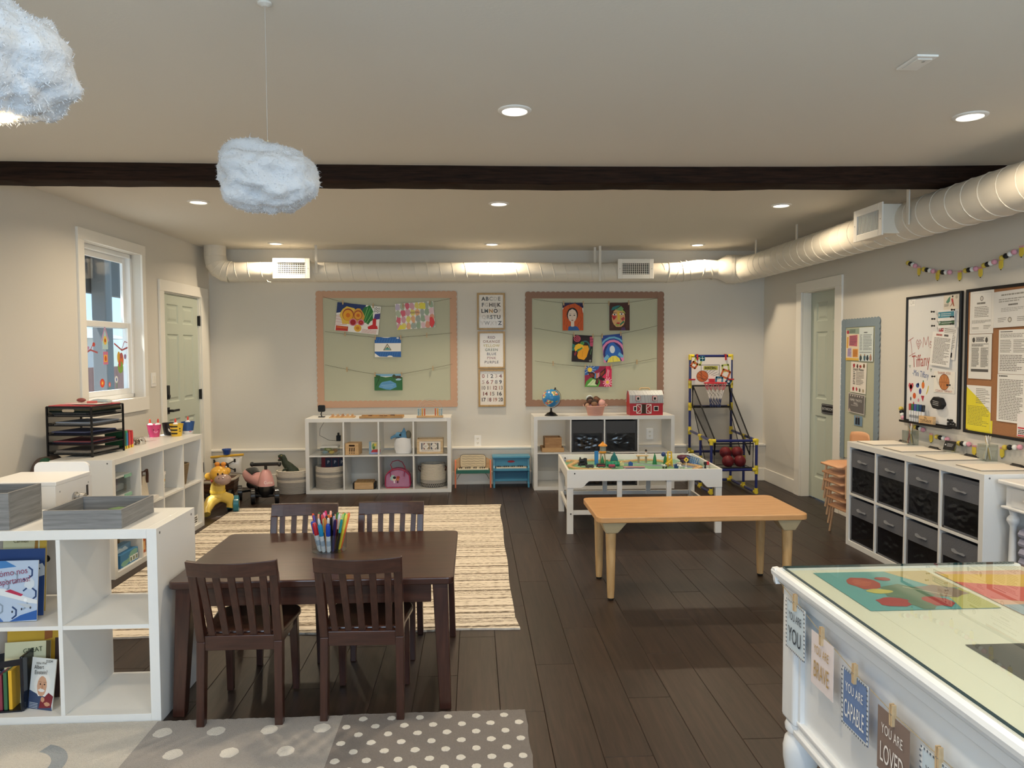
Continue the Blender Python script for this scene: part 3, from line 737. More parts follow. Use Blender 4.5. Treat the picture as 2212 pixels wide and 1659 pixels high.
ab = thing('rainbow_abacus', 'wooden rainbow bead abacus on arched wires', 'abacus', (-.450, 7.50, SHELF_Z))
G().box(-.134, .134, -.028, .028, 0, .02).build('base', WLT2, ab, bevel=.003)
for k, (rx, top, cl) in enumerate(((.118, .192, '8FB3C4'), (.098, .172, 'AFC6CC'), (.078, .155, 'E0A83A'), (.055, .140, 'D2683A'))):
    zc = .095; y = 0
    pts = [(-rx, y, .02)] + [(rx * math.cos(a), y, zc + (top - zc) * math.sin(a)) for a in [PI - PI*i/16 for i in range(17)]] + [(rx, y, .02)]
    G().tube(pts, .0018, 6).build('wire', M('C9C7C2', .3, 0.6), ab, smooth=True)
    for s in (-1, 1):
        for i in range(6): G().sph((0, 0, 0), (.0085, .0085, .0062), 10, 6).build('bead', M(cl, .4), ab, loc=(s*rx, y, .0262 + i*.0124), smooth=True)
t = thing('storage_box', 'small clear lidded box of toy shapes on the middle shelf', 'box', (-1.475, 7.58, MID))
CLR = clear_mat('EEF2F2', .05, .7, 'clear_plastic')
G().box(-.085, .085, -.07, .07, 0, .003).box(-.085, -.083, -.07, .07, 0, .075).box(.083, .085, -.07, .07, 0, .075).box(-.085, .085, -.07, -.068, 0, .075).box(-.085, .085, .068, .07, 0, .075).build('tub', CLR, t)
G().box(-.09, .09, -.075, .075, .075, .087).build('lid', M('DDDFDC', .3), t, bevel=.003)
for i, (x, y, z, c) in enumerate(((-.045, -.03, .02, '7FB2C9'), (.02, -.03, .02, 'E2C052'), (.0, .02, .025, '8FB060'), (-.04, .03, .045, '9CBF6A'), (.045, .02, .03, 'C4874A'), (-.01, -.02, .05, 'B7C274'))):
    tag(G().sph((0, 0, 0), (.028, .022, .019), 12, 7).build('toy_egg', M(c, .35), loc=(-1.475 + x, 7.58 + y, MID + .004 + z), smooth=True), ['pale blue toy egg in the clear lidded box', 'yellow toy egg in the clear lidded box', 'green toy egg at the bottom of the clear lidded box', 'light green toy egg on top in the clear box', 'brown toy egg in the clear lidded box', 'olive toy egg in the clear lidded box'][i], 'toy egg', 'toy eggs in the clear box')
t = thing('power_adapter', 'black plug adapter with its cable behind the shelf', 'charger', (-1.444, 7.905, .52))
G().bx((0, -.02, 0), (.045, .04, .062)).bx((0, -.03, .045), (.02, .02, .03)).build('plug', M('121214', .4), t, bevel=.005)
G().tube([(-.13, -.012, .25), (-.135, -.014, .2), (-.195, -.014, .1), (-.20, -.015, .03), (-.1, -.03, -.02), (0, -.03, -.028)], .0022, 5).build('cable', M('55534F', .5), t, smooth=True)
# wooden sorter, board book, toy bag, slatted box
t = thing('shape_sorter', 'light wooden box with cut-out shapes on the middle shelf', 'toy box', (-1.235, 7.57, MID), -.08)
G().box(-.068, .068, -.08, .08, 0, .118).build('box', WLT2, t, bevel=.002)
g = G()
for k in range(2): g.prism(rrect(-.03, .03, .087, .105, .006), -.0808, -.0802)
for i, x in enumerate((-.022, 0, .022)): g.prism([(x - .006, .035), (x + .006, .035), (x + .009, .075), (x - .004, .075)], -.0808, -.0802); g.cyl((x, -.0808, .02), (x, -.0802, .02), .006, n=10)
g.build('cut_out', M('4A3622', .7), t)
t = thing('picture_book', 'colourful board book standing beside the wooden shape sorter', 'book', (-1.018, 7.545, MID), .06)
g = G(); mt = sheet(g, .115, .125, [('p', 'C9C4A0', [(.2, .35), (1, .35), (1, 1), (.2, 1)]), ('p', 'B4343A', [(.15, .14), (1, .14), (1, .38), (.3, .36)]), ('c', '7FA05A', .4, .62, .15, .25), ('c', 'E3C94A', .55, .75, .1, .12), ('c', '3E6A3A', .42, .5, .08, .12), ('p', '9DA6D0', [(.15, 0), (1, 0), (1, .14), (.15, .14)])], '7FA3BF')
g.build('cover', mt, t, loc=(0, 0, .0635), rot=0, recalc=False); G().box(-.0575, .0575, .001, .03, .001, .126).build('pages', M('5F8FB4', .6), t, bevel=.002)
t = thing('fabric_pouch', 'white fabric bag holding a blue toy on the middle shelf', 'bag', (-.735, 7.60, MID))
g = G(); n = 24; prof = []
for k in range(9):
    u = k / 8; prof.append([( (.078 + .012*math.sin(PI*u) + .004*math.sin(5*a+k)) * math.cos(a), (.055 + .01*math.sin(PI*u)) * math.sin(a), .16*u + (.006*math.sin(3*a) if k == 8 else 0)) for a in [2*PI*i/n for i in range(n)]])
vs = [p for r_ in prof for p in r_]; fs = [(i*n+j, i*n+(j+1) % n, (i+1)*n+(j+1) % n, (i+1)*n+j) for i in range(8) for j in range(n)] + [tuple(range(n-1, -1, -1))]
g.add(vs, fs); o = g.build('bag', M('E9E9E8', .7, bump=(40, .4)), t, smooth=True, recalc=False)
t = thing('plush_toy', 'blue plush toy with a fin poking out of the white bag', 'toy', (-.735, 7.60, MID + .13))
BL = M('5B8DB0', .8, bump=(90, .4))
G().sph((.01, 0, .045), (.062, .045, .05), 16, 10).build('body', BL, t, smooth=True)
G().prism([(-.02, .08), (.03, .085), (.012, .135)], -.006, .006).build('fin', BL, t, bevel=.003)
G().tube([(-.03, -.03, .055), (-.08, -.04, .05), (-.115, -.04, .035), (-.118, -.04, .02)], [.02, .016, .012, .009], 8).build('arm', BL, t, smooth=True)
G().prism([(-.085, .055), (-.03, .05), (-.02, .09), (-.06, .092)], -.048, -.036).build('flipper', M('6F9FBE', .8), t, bevel=.003)
G().sph((-.025, -.046, .062), .011, 10, 6).build('eye', M('1C2228', .2), t, smooth=True); G().sph((.055, -.01, .06), (.03, .04, .045), 12, 8).build('patch', M('6E6A58', .8), t, smooth=True)
t = thing('wooden_crate', 'wooden box with a patterned slatted front on the right middle shelf', 'crate', (-.455, 7.59, MID))
WCR = wood('BFA177', 'DCC6A0', 'X', 9, .55, 10)
G().box(-.133, .133, -.075, -.065, 0, .02).box(-.133, .133, -.075, -.065, .128, .15).box(-.133, -.108, -.075, -.065, .02, .128).box(.108, .133, -.075, -.065, .02, .128).build('front_frame', WCR, t, bevel=.001)
G().box(-.133, -.125, -.065, .09, 0, .15).box(.125, .133, -.065, .09, 0, .15).box(-.125, .125, .082, .09, 0, .15).box(-.125, .125, -.065, .082, 0, .008).build('body', WCR, t)
g = G(); mt = sheet(g, .216, .108, [('p', 'EDE6DA', [(.0, .0), (1, 0), (1, 1), (0, 1)])] + [('p', '3A2A28', [(.08+.042*i, .22), (.10+.042*i, .22), (.10+.042*i, .84), (.08+.042*i, .84)]) for i in range(20)] + [('p', c, [(.10+.042*i, .22), (.118+.042*i, .22), (.118+.042*i, .84), (.10+.042*i, .84)]) for i, c in ((0, '7A8AA0'), (3, 'B0524A'), (8, 'C9A04A'), (11, '4A6A8A'), (15, '8A3A3A'), (18, '3A5A4A'))]
   + [('p', 'EDE6DA', [(x - .15, .53), (x, .2), (x + .15, .53), (x, .86)]) for x in (.31, .69)] + [('w', '7A746C', .1, .9, .06, .16, 2, .4), ('w', '8A847C', .22, .40, .44, .62, 3, .35), ('w', '8A847C', .60, .78, .44, .62, 3, .35)], 'EDE6DA')
g.build('patterned_panel', mt, t, loc=(0, -.0665, .074), recalc=False)
# bottom row
t = thing('letter_board', 'dark red and navy letter board standing in the rope basket', 'board', (-1.455, 7.66, LOW + .012))
G().box(-.125, .125, -.012, .012, .02, .312).build('board', M('7A2430', .6), t, bevel=.002)
for i in range(3): 
    q = G().box(-.085 + i*.068, -.022 + i*.068, -.0145, -.0122, .20, .295).build('letter_card', M('22304A', .6), t); text('P', .045, M('C9CED6', .6), q, (-.0535 + i*.068, -.0150, .248))
t = thing('wooden_chest', 'low wooden box with black ends on the bottom shelf', 'box', (-1.125, 7.57, LOW))
G().box(-.095, .095, -.085, .085, .004, .070).build('box', WLT2, t, bevel=.002)
g = G()
for i in range(6): G().box(-.09 + i*.0302, -.0615 + i*.0302, -.083, .083, .070, .080).build('block', wood('8A6E48', 'A88A5C', 'Y', 8, .6, 10), t, bevel=.0015)
for s in (-1, 1): G().bx((s*.106, -.01, .035), (.02, .11, .066)).build('end_plate', M('17181A', .4), t, bevel=.006)
pu = thing('purse', 'pink glitter purse with a red strap on the bottom shelf', 'purse', (-.79, 7.60, LOW))
pf = [(-.128, .03), (-.115, .005), (.115, .005), (.128, .03)] + arc(0, .085, .13, .11, 20, 160, 14)
G().prism(pf, -.045, .045).build('body', M('C98FB4', .35, bump=(300, .8), var=(220, .5)), pu, bevel=.012, seg=3)
G().tube([(x, -.05, z) for x, z in pf], .0055, 6, closed=True).tube([(x, .046, z) for x, z in pf], .0055, 6, closed=True).build('piping', M('B02A52', .4), pu, smooth=True)
G().tube([(-.055, -.01, .185), (-.075, -.01, .235), (-.055, -.01, .268), (0, -.01, .282), (.045, -.01, .262), (.072, -.01, .21), (.075, -.01, .18)], .011, 8, flat=.35).build('strap', M('C02A48', .4), pu, smooth=True)
G().tube([(-.075, -.055, .175), (-.07, -.056, .12)], .011, 6, flat=.3).tube([(.07, -.055, .175), (.066, -.056, .12)], .011, 6, flat=.3).build('strap_tab', M('B8305A', .4), pu)
g = G(); mt = sheet(g, .11, .1, [('c', 'A9CFC9', .22, .6, .26, .3), ('c', 'E8D5C0', .35, .45, .16, .17), ('c', '2A2226', .38, .62, .14, .14), ('c', 'C77A4A', .68, .45, .15, .16), ('c', 'B04A3A', .72, .65, .16, .14), ('p', 'F0E4E8', [(.3, .05), (.45, .05), (.42, .3), (.3, .3)]), ('p', '5A2A3A', [(.6, .05), (.75, .05), (.75, .3), (.62, .3)])], 'D7A6C4')
g.f = g.f[6:]; g.m = g.m[6:]; g.build('print', mt, pu, loc=(-.02, -.0462, .095), recalc=False)
# ---------------------------------------------------------------- right back shelf
WBX = wood('9A6F42', 'BC915E', 'X', 8, .5, 10); WBX2 = wood('B58B58', 'D2AA76', 'X', 8, .5, 10)
def open_box(name, label, cat, loc, w, d, h, th, mat, rz=0, group=None, floor_z=None):
    t = thing(name, label, cat, loc, rz, group)
    G().box(-w/2, w/2, -d/2, -d/2 + th, 0, h).build('front', mat, t, bevel=.001); G().box(-w/2, w/2, d/2 - th, d/2, 0, h).build('back', mat, t, bevel=.001)
    G().box(-w/2, -w/2 + th, -d/2 + th, d/2 - th, 0, h).build('side', mat, t, bevel=.001); G().box(w/2 - th, w/2, -d/2 + th, d/2 - th, 0, h).build('side', mat, t, bevel=.001)
    G().box(-w/2 + th, w/2 - th, -d/2 + th, d/2 - th, 0, th).build('bottom', mat, t)
    return t
open_box('wooden_tray', 'shallow wooden tray under the taller wooden box', 'tray', (.81, 7.655, MID), .228, .23, .044, .01, WBX2)
open_box('wooden_box', 'taller brown wooden box standing in the shallow tray', 'box', (.815, 7.66, MID + .012), .175, .19, .135, .012, WBX)
BIN = M('4A4C50', .85, bump=(200, .3)); FILM = clear_mat('8A8E94', .16, .85, 'bin_film', .8); CAVE = M('141518', .9)
def fabric_bin(label, parent_m, x, z, w, h, d, group, handle=True, dark='64666C'):
    """bin front at local y=0.01 inside a shelf whose frame is parent_m (Matrix)"""
    loc = parent_m @ Vector((x, .012, z)); rz = parent_m.to_euler().z
    t = thing('fabric_bin', label, 'bin', loc, rz, group); F_ = M(dark, .85, bump=(200, .3))
    hb = h * .60
    G().box(-w/2, -w/2 + .006, 0, d, 0, h).box(w/2 - .006, w/2, 0, d, 0, h).box(-w/2, w/2, d - .006, d, 0, h).box(-w/2, w/2, 0, d, 0, .006).build('body', F_, t)
    G().box(-w/2, w/2, -.002, .004, hb, h).build('front_band', F_, t, bevel=.002)
    G().box(-w/2, -w/2 + .012, -.002, .004, 0, hb).box(w/2 - .012, w/2, -.002, .004, 0, hb).box(-w/2, w/2, -.002, .004, 0, .012).build('edging', F_, t)
    g = G(); nx, nz = 22, 22; rr = random.Random(int(abs(x*z*1e4)) + len(label))
    for j in range(nz + 1):
        for i in range(nx + 1):
            u, v = i/nx, j/nz; k = math.sin(PI*u) * math.sin(PI*v)
            g.v.append((-w/2 + .012 + (w - .024)*u, -.001 + .007 * k * (noise.noise(Vector((u*5 + v*3 + z*9, v*7 - u*4 + x*7, 1))) + .5*noise.noise(Vector((u*14 + v*9 + z*9, v*5 + x*7, 4)))) , .012 + (hb - .012)*v))
    for j in range(nz):
        for i in range(nx): g.f.append([j*(nx+1)+i, j*(nx+1)+i+1, (j+1)*(nx+1)+i+1, (j+1)*(nx+1)+i]); g.m.append(0)
    g.build('clear_window', FILM, t, smooth=True, recalc=False)
    if handle:
        zc = hb + (h - hb) * .42; 
        G().tube([(-.05, -.003, zc + .008), (-.03, -.014, zc), (.0, -.018, zc - .002), (.03, -.014, zc), (.05, -.003, zc - .006)], .013, 8, flat=.18).build('pull_strap', M('6A6D72', .8), t, smooth=True)
    return t
def shelf_matrix(loc, rz): return Matrix.Translation(loc) @ Matrix.Rotation(rz, 4, 'Z')
MB = shelf_matrix((.610, 7.515, 0), 0); MCs = shelf_matrix((2.748, 5.278, 0), -PI/2)
IW = (1.465 - .076 - .048) / 4; CX = [.038 + IW/2 + i*(IW + .016) for i in range(4)]
UZ = .3925
fabric_bin('dark fabric bin in the top row of the back shelf, brown toys showing', MB, CX[1], UZ, .325, .322, .34, 'fabric bins', False, '484A4E')
fabric_bin('dark fabric bin in the top row of the back shelf, next to the empty cell', MB, CX[2] - .004, UZ, .318, .318, .34, 'fabric bins', False, '484A4E')
for i, lb in ((1, 'dark fabric bin in the bottom row behind the train table, brown toys showing'), (2, 'dark fabric bin in the bottom row behind the train table, nearer the basketball game')): fabric_bin(lb, MB, CX[i], LOW, .325, .315, .34, 'fabric bins', False, '484A4E')
rr = random.Random(9)
for ci, z in ((1, UZ), (1, LOW), (2, LOW)):
    for k in range(5):
        p = MB @ Vector((CX[ci] - .11 + .055*k, .06 + rr.uniform(0, .05), z + .012)); c = rr.choice(['8A6A4A', 'A5825C', '6E5138', 'B59878'])
        tag(G().lathe([(.018, 0), (.03, .02), (.026, .06), (.012, .08), (.018, .10), (.001, .115)], 12).build('wooden_toy', M(c, .6), loc=p, smooth=True), '%s brown wooden toy from the globe side in the %s' % (('first', 'second', 'third', 'fourth', 'fifth')[k], 'upper toy bin' if z == UZ else ('lower toy bin below it' if ci == 1 else 'lower bin nearer the basketball game')), 'toy', 'toys inside the back shelf bins')
wd = ['first', 'second', 'third', 'fourth']
for i in range(4):
    for z, row in ((UZ, 'top'), (LOW, 'bottom')):
        fabric_bin('dark grey fabric bin, %s from the stacked chairs in the %s row' % (wd[i], row), MCs, CX[i] + .004, z, .318, .318, .35, 'fabric bins in the shelf under the whiteboard')
# globe
gl = thing('globe', 'blue tabletop globe on a round black base', 'globe', (.797, 7.60, SHELF_Z))
G().lathe([(.068, 0), (.068, .006), (.06, .010), (.052, .018), (.04, .030), (.018, .038), (.012, .045), (.010, .072), (.014, .076), (.0005, .078)], 24).build('base', M('17120F', .3), gl, smooth=True)
GM = bpy.data.materials.new('globe_map'); GM.use_nodes = True; nt = GM.node_tree; b_ = nt.nodes['Principled BSDF']; b_.inputs['Roughness'].default_value = .25
n1 = nt.nodes.new('ShaderNodeTexNoise'); n1.inputs['Scale'].default_value = 14; n1.inputs['Detail'].default_value = 5; tc = nt.nodes.new('ShaderNodeTexCoord'); nt.links.new(tc.outputs['Object'], n1.inputs['Vector'])
v1 = nt.nodes.new('ShaderNodeTexVoronoi'); v1.inputs['Scale'].default_value = 60; nt.links.new(tc.outputs['Object'], v1.inputs['Vector'])
r1 = nt.nodes.new('ShaderNodeValToRGB'); r1.color_ramp.interpolation = 'CONSTANT'; e = r1.color_ramp.elements; e[0].color = lin('D8B45A'); e[1].position = .25; e[1].color = lin('C9605A')
for p, c in ((.45, 'E5D9A8'), (.62, '8FB06A'), (.8, 'D0906A')): q = e.new(p); q.color = lin(c)
nt.links.new(v1.outputs['Color'], r1.inputs[0])
r2 = nt.nodes.new('ShaderNodeValToRGB'); r2.color_ramp.interpolation = 'CONSTANT'; r2.color_ramp.elements[1].position = .565; nt.links.new(n1.outputs['Fac'], r2.inputs[0])
mx = nt.nodes.new('ShaderNodeMix'); mx.data_type = 'RGBA'; mx.inputs['A'].default_value = lin('2F86C4'); nt.links.new(r1.outputs[0], mx.inputs['B']); nt.links.new(r2.outputs[0], mx.inputs['Factor']); nt.links.new(mx.outputs['Result'], b_.inputs['Base Color'])
G().sph((0, 0, .183), .094, 32, 18).build('ball', GM, gl, smooth=True)
pts = [(.0 + .103*math.sin(a), 0, .183 + .103*math.cos(a)) for a in [math.radians(23 + 165*i/16) for i in range(17)]]
G().tube(pts, .006, 8, flat=.4).cyl((.037, 0, .268), (.046, 0, .292), .008).build('meridian_arm', M('17120F', .3), gl, smooth=True)
# pink basket of dolls
pb = rope_basket('small pink rope basket on the right back shelf', (1.258, 7.60, SHELF_Z), .076, .102, [(1, 'E0AFA0')], 1, 1, 0, 12, .32)
for s in (-1, 1): G().tube([(s*.09, 0, .09), (s*.118, -.01, .098), (s*.125, 0, .108), (s*.112, .01, .115), (s*.098, 0, .105)], .005, 6).build('handle', M('E0AFA0', .8), pb, smooth=True)
def doll(lab, x, y, z, r, skin, hair, tilt):
    t = thing('doll', lab, 'doll', (1.258 + x, 7.60 + y, SHELF_Z + z), (tilt[0], tilt[1], 0), 'dolls in the pink basket')
    G().sph((0, 0, 0), (r, r*.95, r*1.05), 14, 9).build('head', M(skin, .5), t, smooth=True); G().sph((0, r*.2, r*.28), (r*1.04, r*.95, r*.92), 14, 9).build('hair', M(hair, .7, bump=(60, .5)), t, smooth=True)
    G().lathe([(r*.5, -r*2.2), (r*.75, -r*1.6), (r*.4, -r*.9)], 10).build('body', M('C9A0A8', .7), t, smooth=True)
for a in (('dark haired doll with dark brown face, middle of the pink basket', -.055, .0, .145, .033, '5A3A2C', '1A1412', (.1, -.2)), ('black haired doll lying at the back of the pink basket', .03, .035, .15, .032, '6E4A34', '151110', (-.3, .3)), ('brown faced doll at the front of the pink basket', -.015, -.03, .125, .033, '9A7458', '3A2A22', (.4, .1)),
          ('tan doll hanging over the left rim of the pink basket', -.088, -.015, .108, .026, 'C49A7C', '4A2E20', (.2, -.6)), ('pink doll with a pale cap at the right of the pink basket', .062, -.02, .125, .034, 'E3B0A4', 'E0A8A8', (.2, .5)), ('doll in a pale blue bonnet at the back left of the pink basket', -.05, .045, .165, .036, '4A3228', 'C5D4D8', (0, -.2)), ('small brown doll between the others in the pink basket', .01, .01, .165, .028, '7A5238', '5A3A28', (.1, .2))): doll(*a)
# toy barn
bn = thing('toy_barn', 'red toy barn with a grey striped roof and handle', 'toy barn', (1.785, 7.63, SHELF_Z))
RED = M('B3222C', .4); STR = bpy.data.materials.new('roof_stripe'); STR.use_nodes = True; nt = STR.node_tree; b_ = nt.nodes['Principled BSDF']; b_.inputs['Roughness'].default_value = .4
wv = nt.nodes.new('ShaderNodeTexWave'); wv.inputs['Scale'].default_value = 26; wv.bands_direction = 'X'; tc = nt.nodes.new('ShaderNodeTexCoord'); nt.links.new(tc.outputs['Object'], wv.inputs['Vector'])
r_ = nt.nodes.new('ShaderNodeValToRGB'); r_.color_ramp.elements[0].color = lin('5A5E66'); r_.color_ramp.elements[0].position = .35; r_.color_ramp.elements[1].color = lin('C9CCD0'); r_.color_ramp.elements[1].position = .6; nt.links.new(wv.outputs['Fac'], r_.inputs[0]); nt.links.new(r_.outputs[0], b_.inputs['Base Color'])
prof = [(-.09, 0), (.09, 0), (.09, .135), (.075, .205), (.03, .25), (-.03, .25), (-.075, .205), (-.09, .135)]
G().prism([(y, z) for y, z in prof], -.172, .172, 'yz').build('walls', RED, bn, bevel=.002)
g = G()
for (a, b) in (((-.094, .13), (-.078, .21)), ((-.078, .21), (-.03, .256)), ((-.03, .256), (.03, .256)), ((.03, .256), (.078, .21)), ((.078, .21), (.094, .13))):
    g.add([(-.178, a[0], a[1]), (.178, a[0], a[1]), (.178, b[0], b[1]), (-.178, b[0], b[1]), (-.178, a[0], a[1]-.004), (.178, a[0], a[1]-.004), (.178, b[0], b[1]-.004), (-.178, b[0], b[1]-.004)], [(0, 1, 2, 3), (7, 6, 5, 4), (0, 4, 5, 1), (3, 2, 6, 7), (0, 3, 7, 4), (1, 5, 6, 2)])
g.build('roof', STR, bn)
WT = M('F0EDE8', .4); DK = M('231A18', .6)
for x in (-.09, .085): 
    q = G().bx((x, -.092, .175), (.046, .012, .046)).build('dormer_frame', RED, bn, bevel=.002); G().bx((x, -.0985, .175), (.038, .002, .040)).build('window_frame', WT, q); G().bx((x, -.0998, .175), (.024, .001, .026)).build('pane', DK, q)
def frame2d(g, x0, x1, z0, z1, w, y): g.box(x0, x1, y - .0015, y, z0, z0 + w).box(x0, x1, y - .0015, y, z1 - w, z1).box(x0, x0 + w, y - .0015, y, z0, z1).box(x1 - w, x1, y - .0015, y, z0, z1)
G().box(-.05, -.008, -.0912, -.0902, .018, .115).build('doorway', M('3A2A1E', .7), bn)
for x0, x1 in ((-.108, -.053), (-.005, .05)):
    q = G().box(x0, x1, -.094, -.0905, .018, .115).build('barn_door', M('A8202A', .4), bn); g = G(); frame2d(g, x0, x1, .018, .115, .006, -.094)
    s = 1 if x0 < -.06 else -1; xm = x1 - .003 if s > 0 else x0 + .003; xo = x0 + .003 if s > 0 else x1 - .003
    g.tube([(xo, -.0948, .020), (xm, -.0948, .066), (xo, -.0948, .113)], .003, 4); g.build('white_brace', WT, q)
for x0, x1 in ((-.138, -.104), (.075, .125)):
    q = G().box(x0, x1, -.0935, -.0905, .045, .095).build('window_frame', WT, bn); G().box(x0 + .006, x1 - .006, -.0945, -.0935, .051, .089).build('pane', DK, q)
G().tube([(-.052, 0, .256), (-.05, 0, .272), (-.04, 0, .278), (.04, 0, .278), (.05, 0, .272), (.052, 0, .256)], .007, 8).build('handle', M('D9B98A', .5), bn, smooth=True)

# ================================================================ things on the walls
def bw(px, py): return (-1.674 + (px - 684) * .0050053, 2.095 - (py - 627) * .004957 - (px - 684) * .0)   # measured places on the back wall
def ca(x, y): return bw(670 + x / 5.72, 610 + y / 5.72)
def cb(x, y): return bw(980 + x / 4.608, 610 + y / 4.608)
PINW = wood('B99A70', 'D8BF98', 'Z', 20, .6, 4)
def scallop_line(a, b, n, amp, sx, sz):
    """points from a to b with n outward bumps; (sx,sz) is the outward direction"""
    o = []
    for i in range(n):
        for k in range(5):
            u = (i + k / 5) / n; h = amp * abs(math.sin(PI * k / 5)) 
            o.append((a[0] + (b[0]-a[0])*u + sx*h, a[1] + (b[1]-a[1])*u + sz*h))
    return o
def board_with_border(label, x0, x1, z0, z1, bw_, paper, border, strings, loc, rz, inner_bottom=True, n=(28, 23), inner='bottom', amp=.009):
    t = thing('bulletin_board', label, 'bulletin board', loc, rz, 'paper bulletin boards')
    G().box(x0 + .01, x1 - .01, -.004, 0, z0 + .01, z1 - .01).build('paper_backing', M(paper, .85, var=(1.5, .05)), t)
    y0, y1 = -.0085, -.0045
    def strip(name, outer, inn):
        q = outer + inn[::-1]; k = len(outer)
        g = G()
        vs = [(x, y1, z) for x, z in q] + [(x, y0, z) for x, z in q]; m = len(q)
        fs = []
        L_ = min(len(outer), len(inn))
        for i in range(L_ - 1):
            a, b, c, d = i, i + 1, m - 2 - i, m - 1 - i
            fs += [(a + m, b + m, c + m, d + m), (a, d, c, b)]
        for i in range(m): fs.append((i, (i + 1) % m, (i + 1) % m + m, i + m))
        g.add(vs, fs).build(name, M(border, .8), t)
    def resample(a, b, k): return [(a[0] + (b[0]-a[0])*i/(k-1), a[1] + (b[1]-a[1])*i/(k-1)) for i in range(k)]
    o = scallop_line((x0, z1), (x1, z1), n[0], amp, 0, 1) + [(x1, z1)]; strip('border_strip', o, resample((x0, z1 - bw_), (x1, z1 - bw_), len(o)))
    if inner_bottom:
        o = scallop_line((x0, z0 + bw_), (x1, z0 + bw_), n[0], amp, 0, 1) + [(x1, z0 + bw_)]; strip('border_strip', resample((x0, z0), (x1, z0), len(o)), o)
    y0, y1 = -.0095, -.0065
    o = scallop_line((x0, z0), (x0, z1), n[1], amp, -1, 0) + [(x0, z1)]; strip('border_strip', o, resample((x0 + bw_, z0), (x0 + bw_, z1), len(o)))
    o = scallop_line((x1, z0), (x1, z1), n[1], amp, 1, 0) + [(x1, z1)]; strip('border_strip', o, resample((x1 - bw_, z0), (x1 - bw_, z1), len(o)))
    for s in strings:
        G().tube([(x, -.014, z) for x, z in s], .0016, 5).build('twine', M('6E6656', .9), t, smooth=True)
    return t
SG = 'BDBFA8'
SA = [[ca(*p) for p in q] for q in (((165, 180), (400, 246), (585, 280), (765, 292), (950, 298), (1130, 292), (1300, 275), (1460, 250), (1725, 200)), ((175, 605), (415, 637), (600, 660), (780, 680), (940, 684), (1100, 680), (1415, 655), (1725, 628)), ((170, 1015), (440, 1075), (600, 1106), (775, 1135), (940, 1142), (1105, 1135), (1490, 1065), (1725, 1015)))]
SB = [[cb(*p) for p in q] for q in (((775, 168), (920, 190), (1075, 208), (1275, 213), (1530, 212), (1735, 203), (2035, 160)), ((780, 458), (960, 490), (1170, 527), (1380, 541), (1460, 541), (1655, 518), (1850, 480), (2030, 437)), ((785, 790), (960, 817), (1130, 836), (1290, 850), (1560, 848), (1815, 807), (2020, 768)))]
board_with_border('sage green bulletin board with a tan scalloped border', -1.676, -.188, .835, 2.08, .068, SG, 'C9A389', SA, (0, 7.998, 0), 0)
board_with_border('sage green bulletin board with a brown scalloped border', .565, 2.073, .832, 2.072, .066, SG, '967665', SB, (0, 7.998, 0), 0)
YA = 7.978
def art(label, name, cx, cz, w, h, tilt, shapes, base='F4F2EC'):
    g = G(); mt = sheet(g, w, h, shapes, base); k = len(mt)
    tag(g.build(name, mt, loc=(cx, YA, cz), rot=(math.radians(-1.2), math.radians(tilt), 0), recalc=False), label, 'picture', 'children\'s pictures on the boards')
def blob(cx, cy, rx, ry, seed, n=14, j=.18):
    r = random.Random(seed); return [(cx + rx * (1 + r.uniform(-j, j)) * math.cos(2*PI*i/n), cy + ry * (1 + r.uniform(-j, j)) * math.sin(2*PI*i/n)) for i in range(n)]
x, z = bw(771, 688)
art('bright painting of yellow flowers with a green leaf and red vase', 'painting', x, z, .463, .302, 6.2,
    [('p', '23386E', [(0, .62), (.10, .66), (.3, .8), (.55, .70), (.62, .78), (.66, 1), (0, 1)])] + [('l', 'C2444A', [(.0, .2 + i*.055), (.26, .26 + i*.06)], .004) for i in range(7)] +
    [('p', 'C2342A', [(.02, .0), (.30, .02), (.30, .18), (.02, .18)]), ('p', 'D8682E', [(.04, .1), (.28, .1), (.28, .16), (.04, .16)]), ('p', '2F7A3A', blob(.72, .66, .13, .34, 3)), ('l', '5AA858', [(.66, .4), (.76, .9)], .01), ('l', '8FC47A', [(.70, .35), (.84, .8)], .006), ('l', '8FC47A', [(.64, .5), (.70, .92)], .006),
     ('c', 'F0EEE6', .92, .88, .07, .1)] + [('c', '1A1A20', .87 + (i % 4)*.032, .80 + (i // 4)*.06 + (i % 2)*.02, .011, .016) for i in range(12)] +
    [('p', '4A4488', [(.86, .5), (1, .56), (1, .76), (.88, .72)]), ('p', 'D02A2E', [(.76, .16), (.98, .2), (.96, .3), (.93, .32), (.92, .56), (.84, .55), (.85, .34), (.74, .24)]), ('p', 'E8C24E', blob(.27, .55, .19, .33, 5)), ('p', 'D9A03A', blob(.5, .58, .14, .26, 6)), ('c', '9E3A2C', .27, .6, .13, .22), ('c', 'EBA92E', .27, .58, .115, .195), ('c', 'D9781E', .27, .58, .05, .08),
     ('c', '9E3A2C', .5, .62, .10, .17), ('c', 'E8A63A', .5, .61, .085, .145), ('c', 'CF6A20', .5, .61, .04, .06), ('c', 'D88AA0', .40, .35, .09, .13), ('c', 'A81E28', .40, .35, .065, .1), ('c', 'D88AA0', .58, .37, .08, .11), ('c', 'B8242C', .58, .37, .055, .08), ('c', 'C9502A', .58, .37, .02, .03), ('c', 'E9B43E', .52, .16, .085, .13), ('c', 'D98A2A', .52, .16, .04, .06)] +
    [('l', 'C9605A', [(.62 + .026*i, .02), (.64 + .026*i, .15)], .003) for i in range(13)])
x, z = bw(893, 682); r = random.Random(12); pal = ['D9A6B4', 'E7C8CE', 'B9C3AC', 'A9B4AC', 'D7B0D0', 'E7DA7A', 'E0A087', 'D96A7E', '9FB49A', 'C7BBD2', 'E8B48A', '8FA6A0']
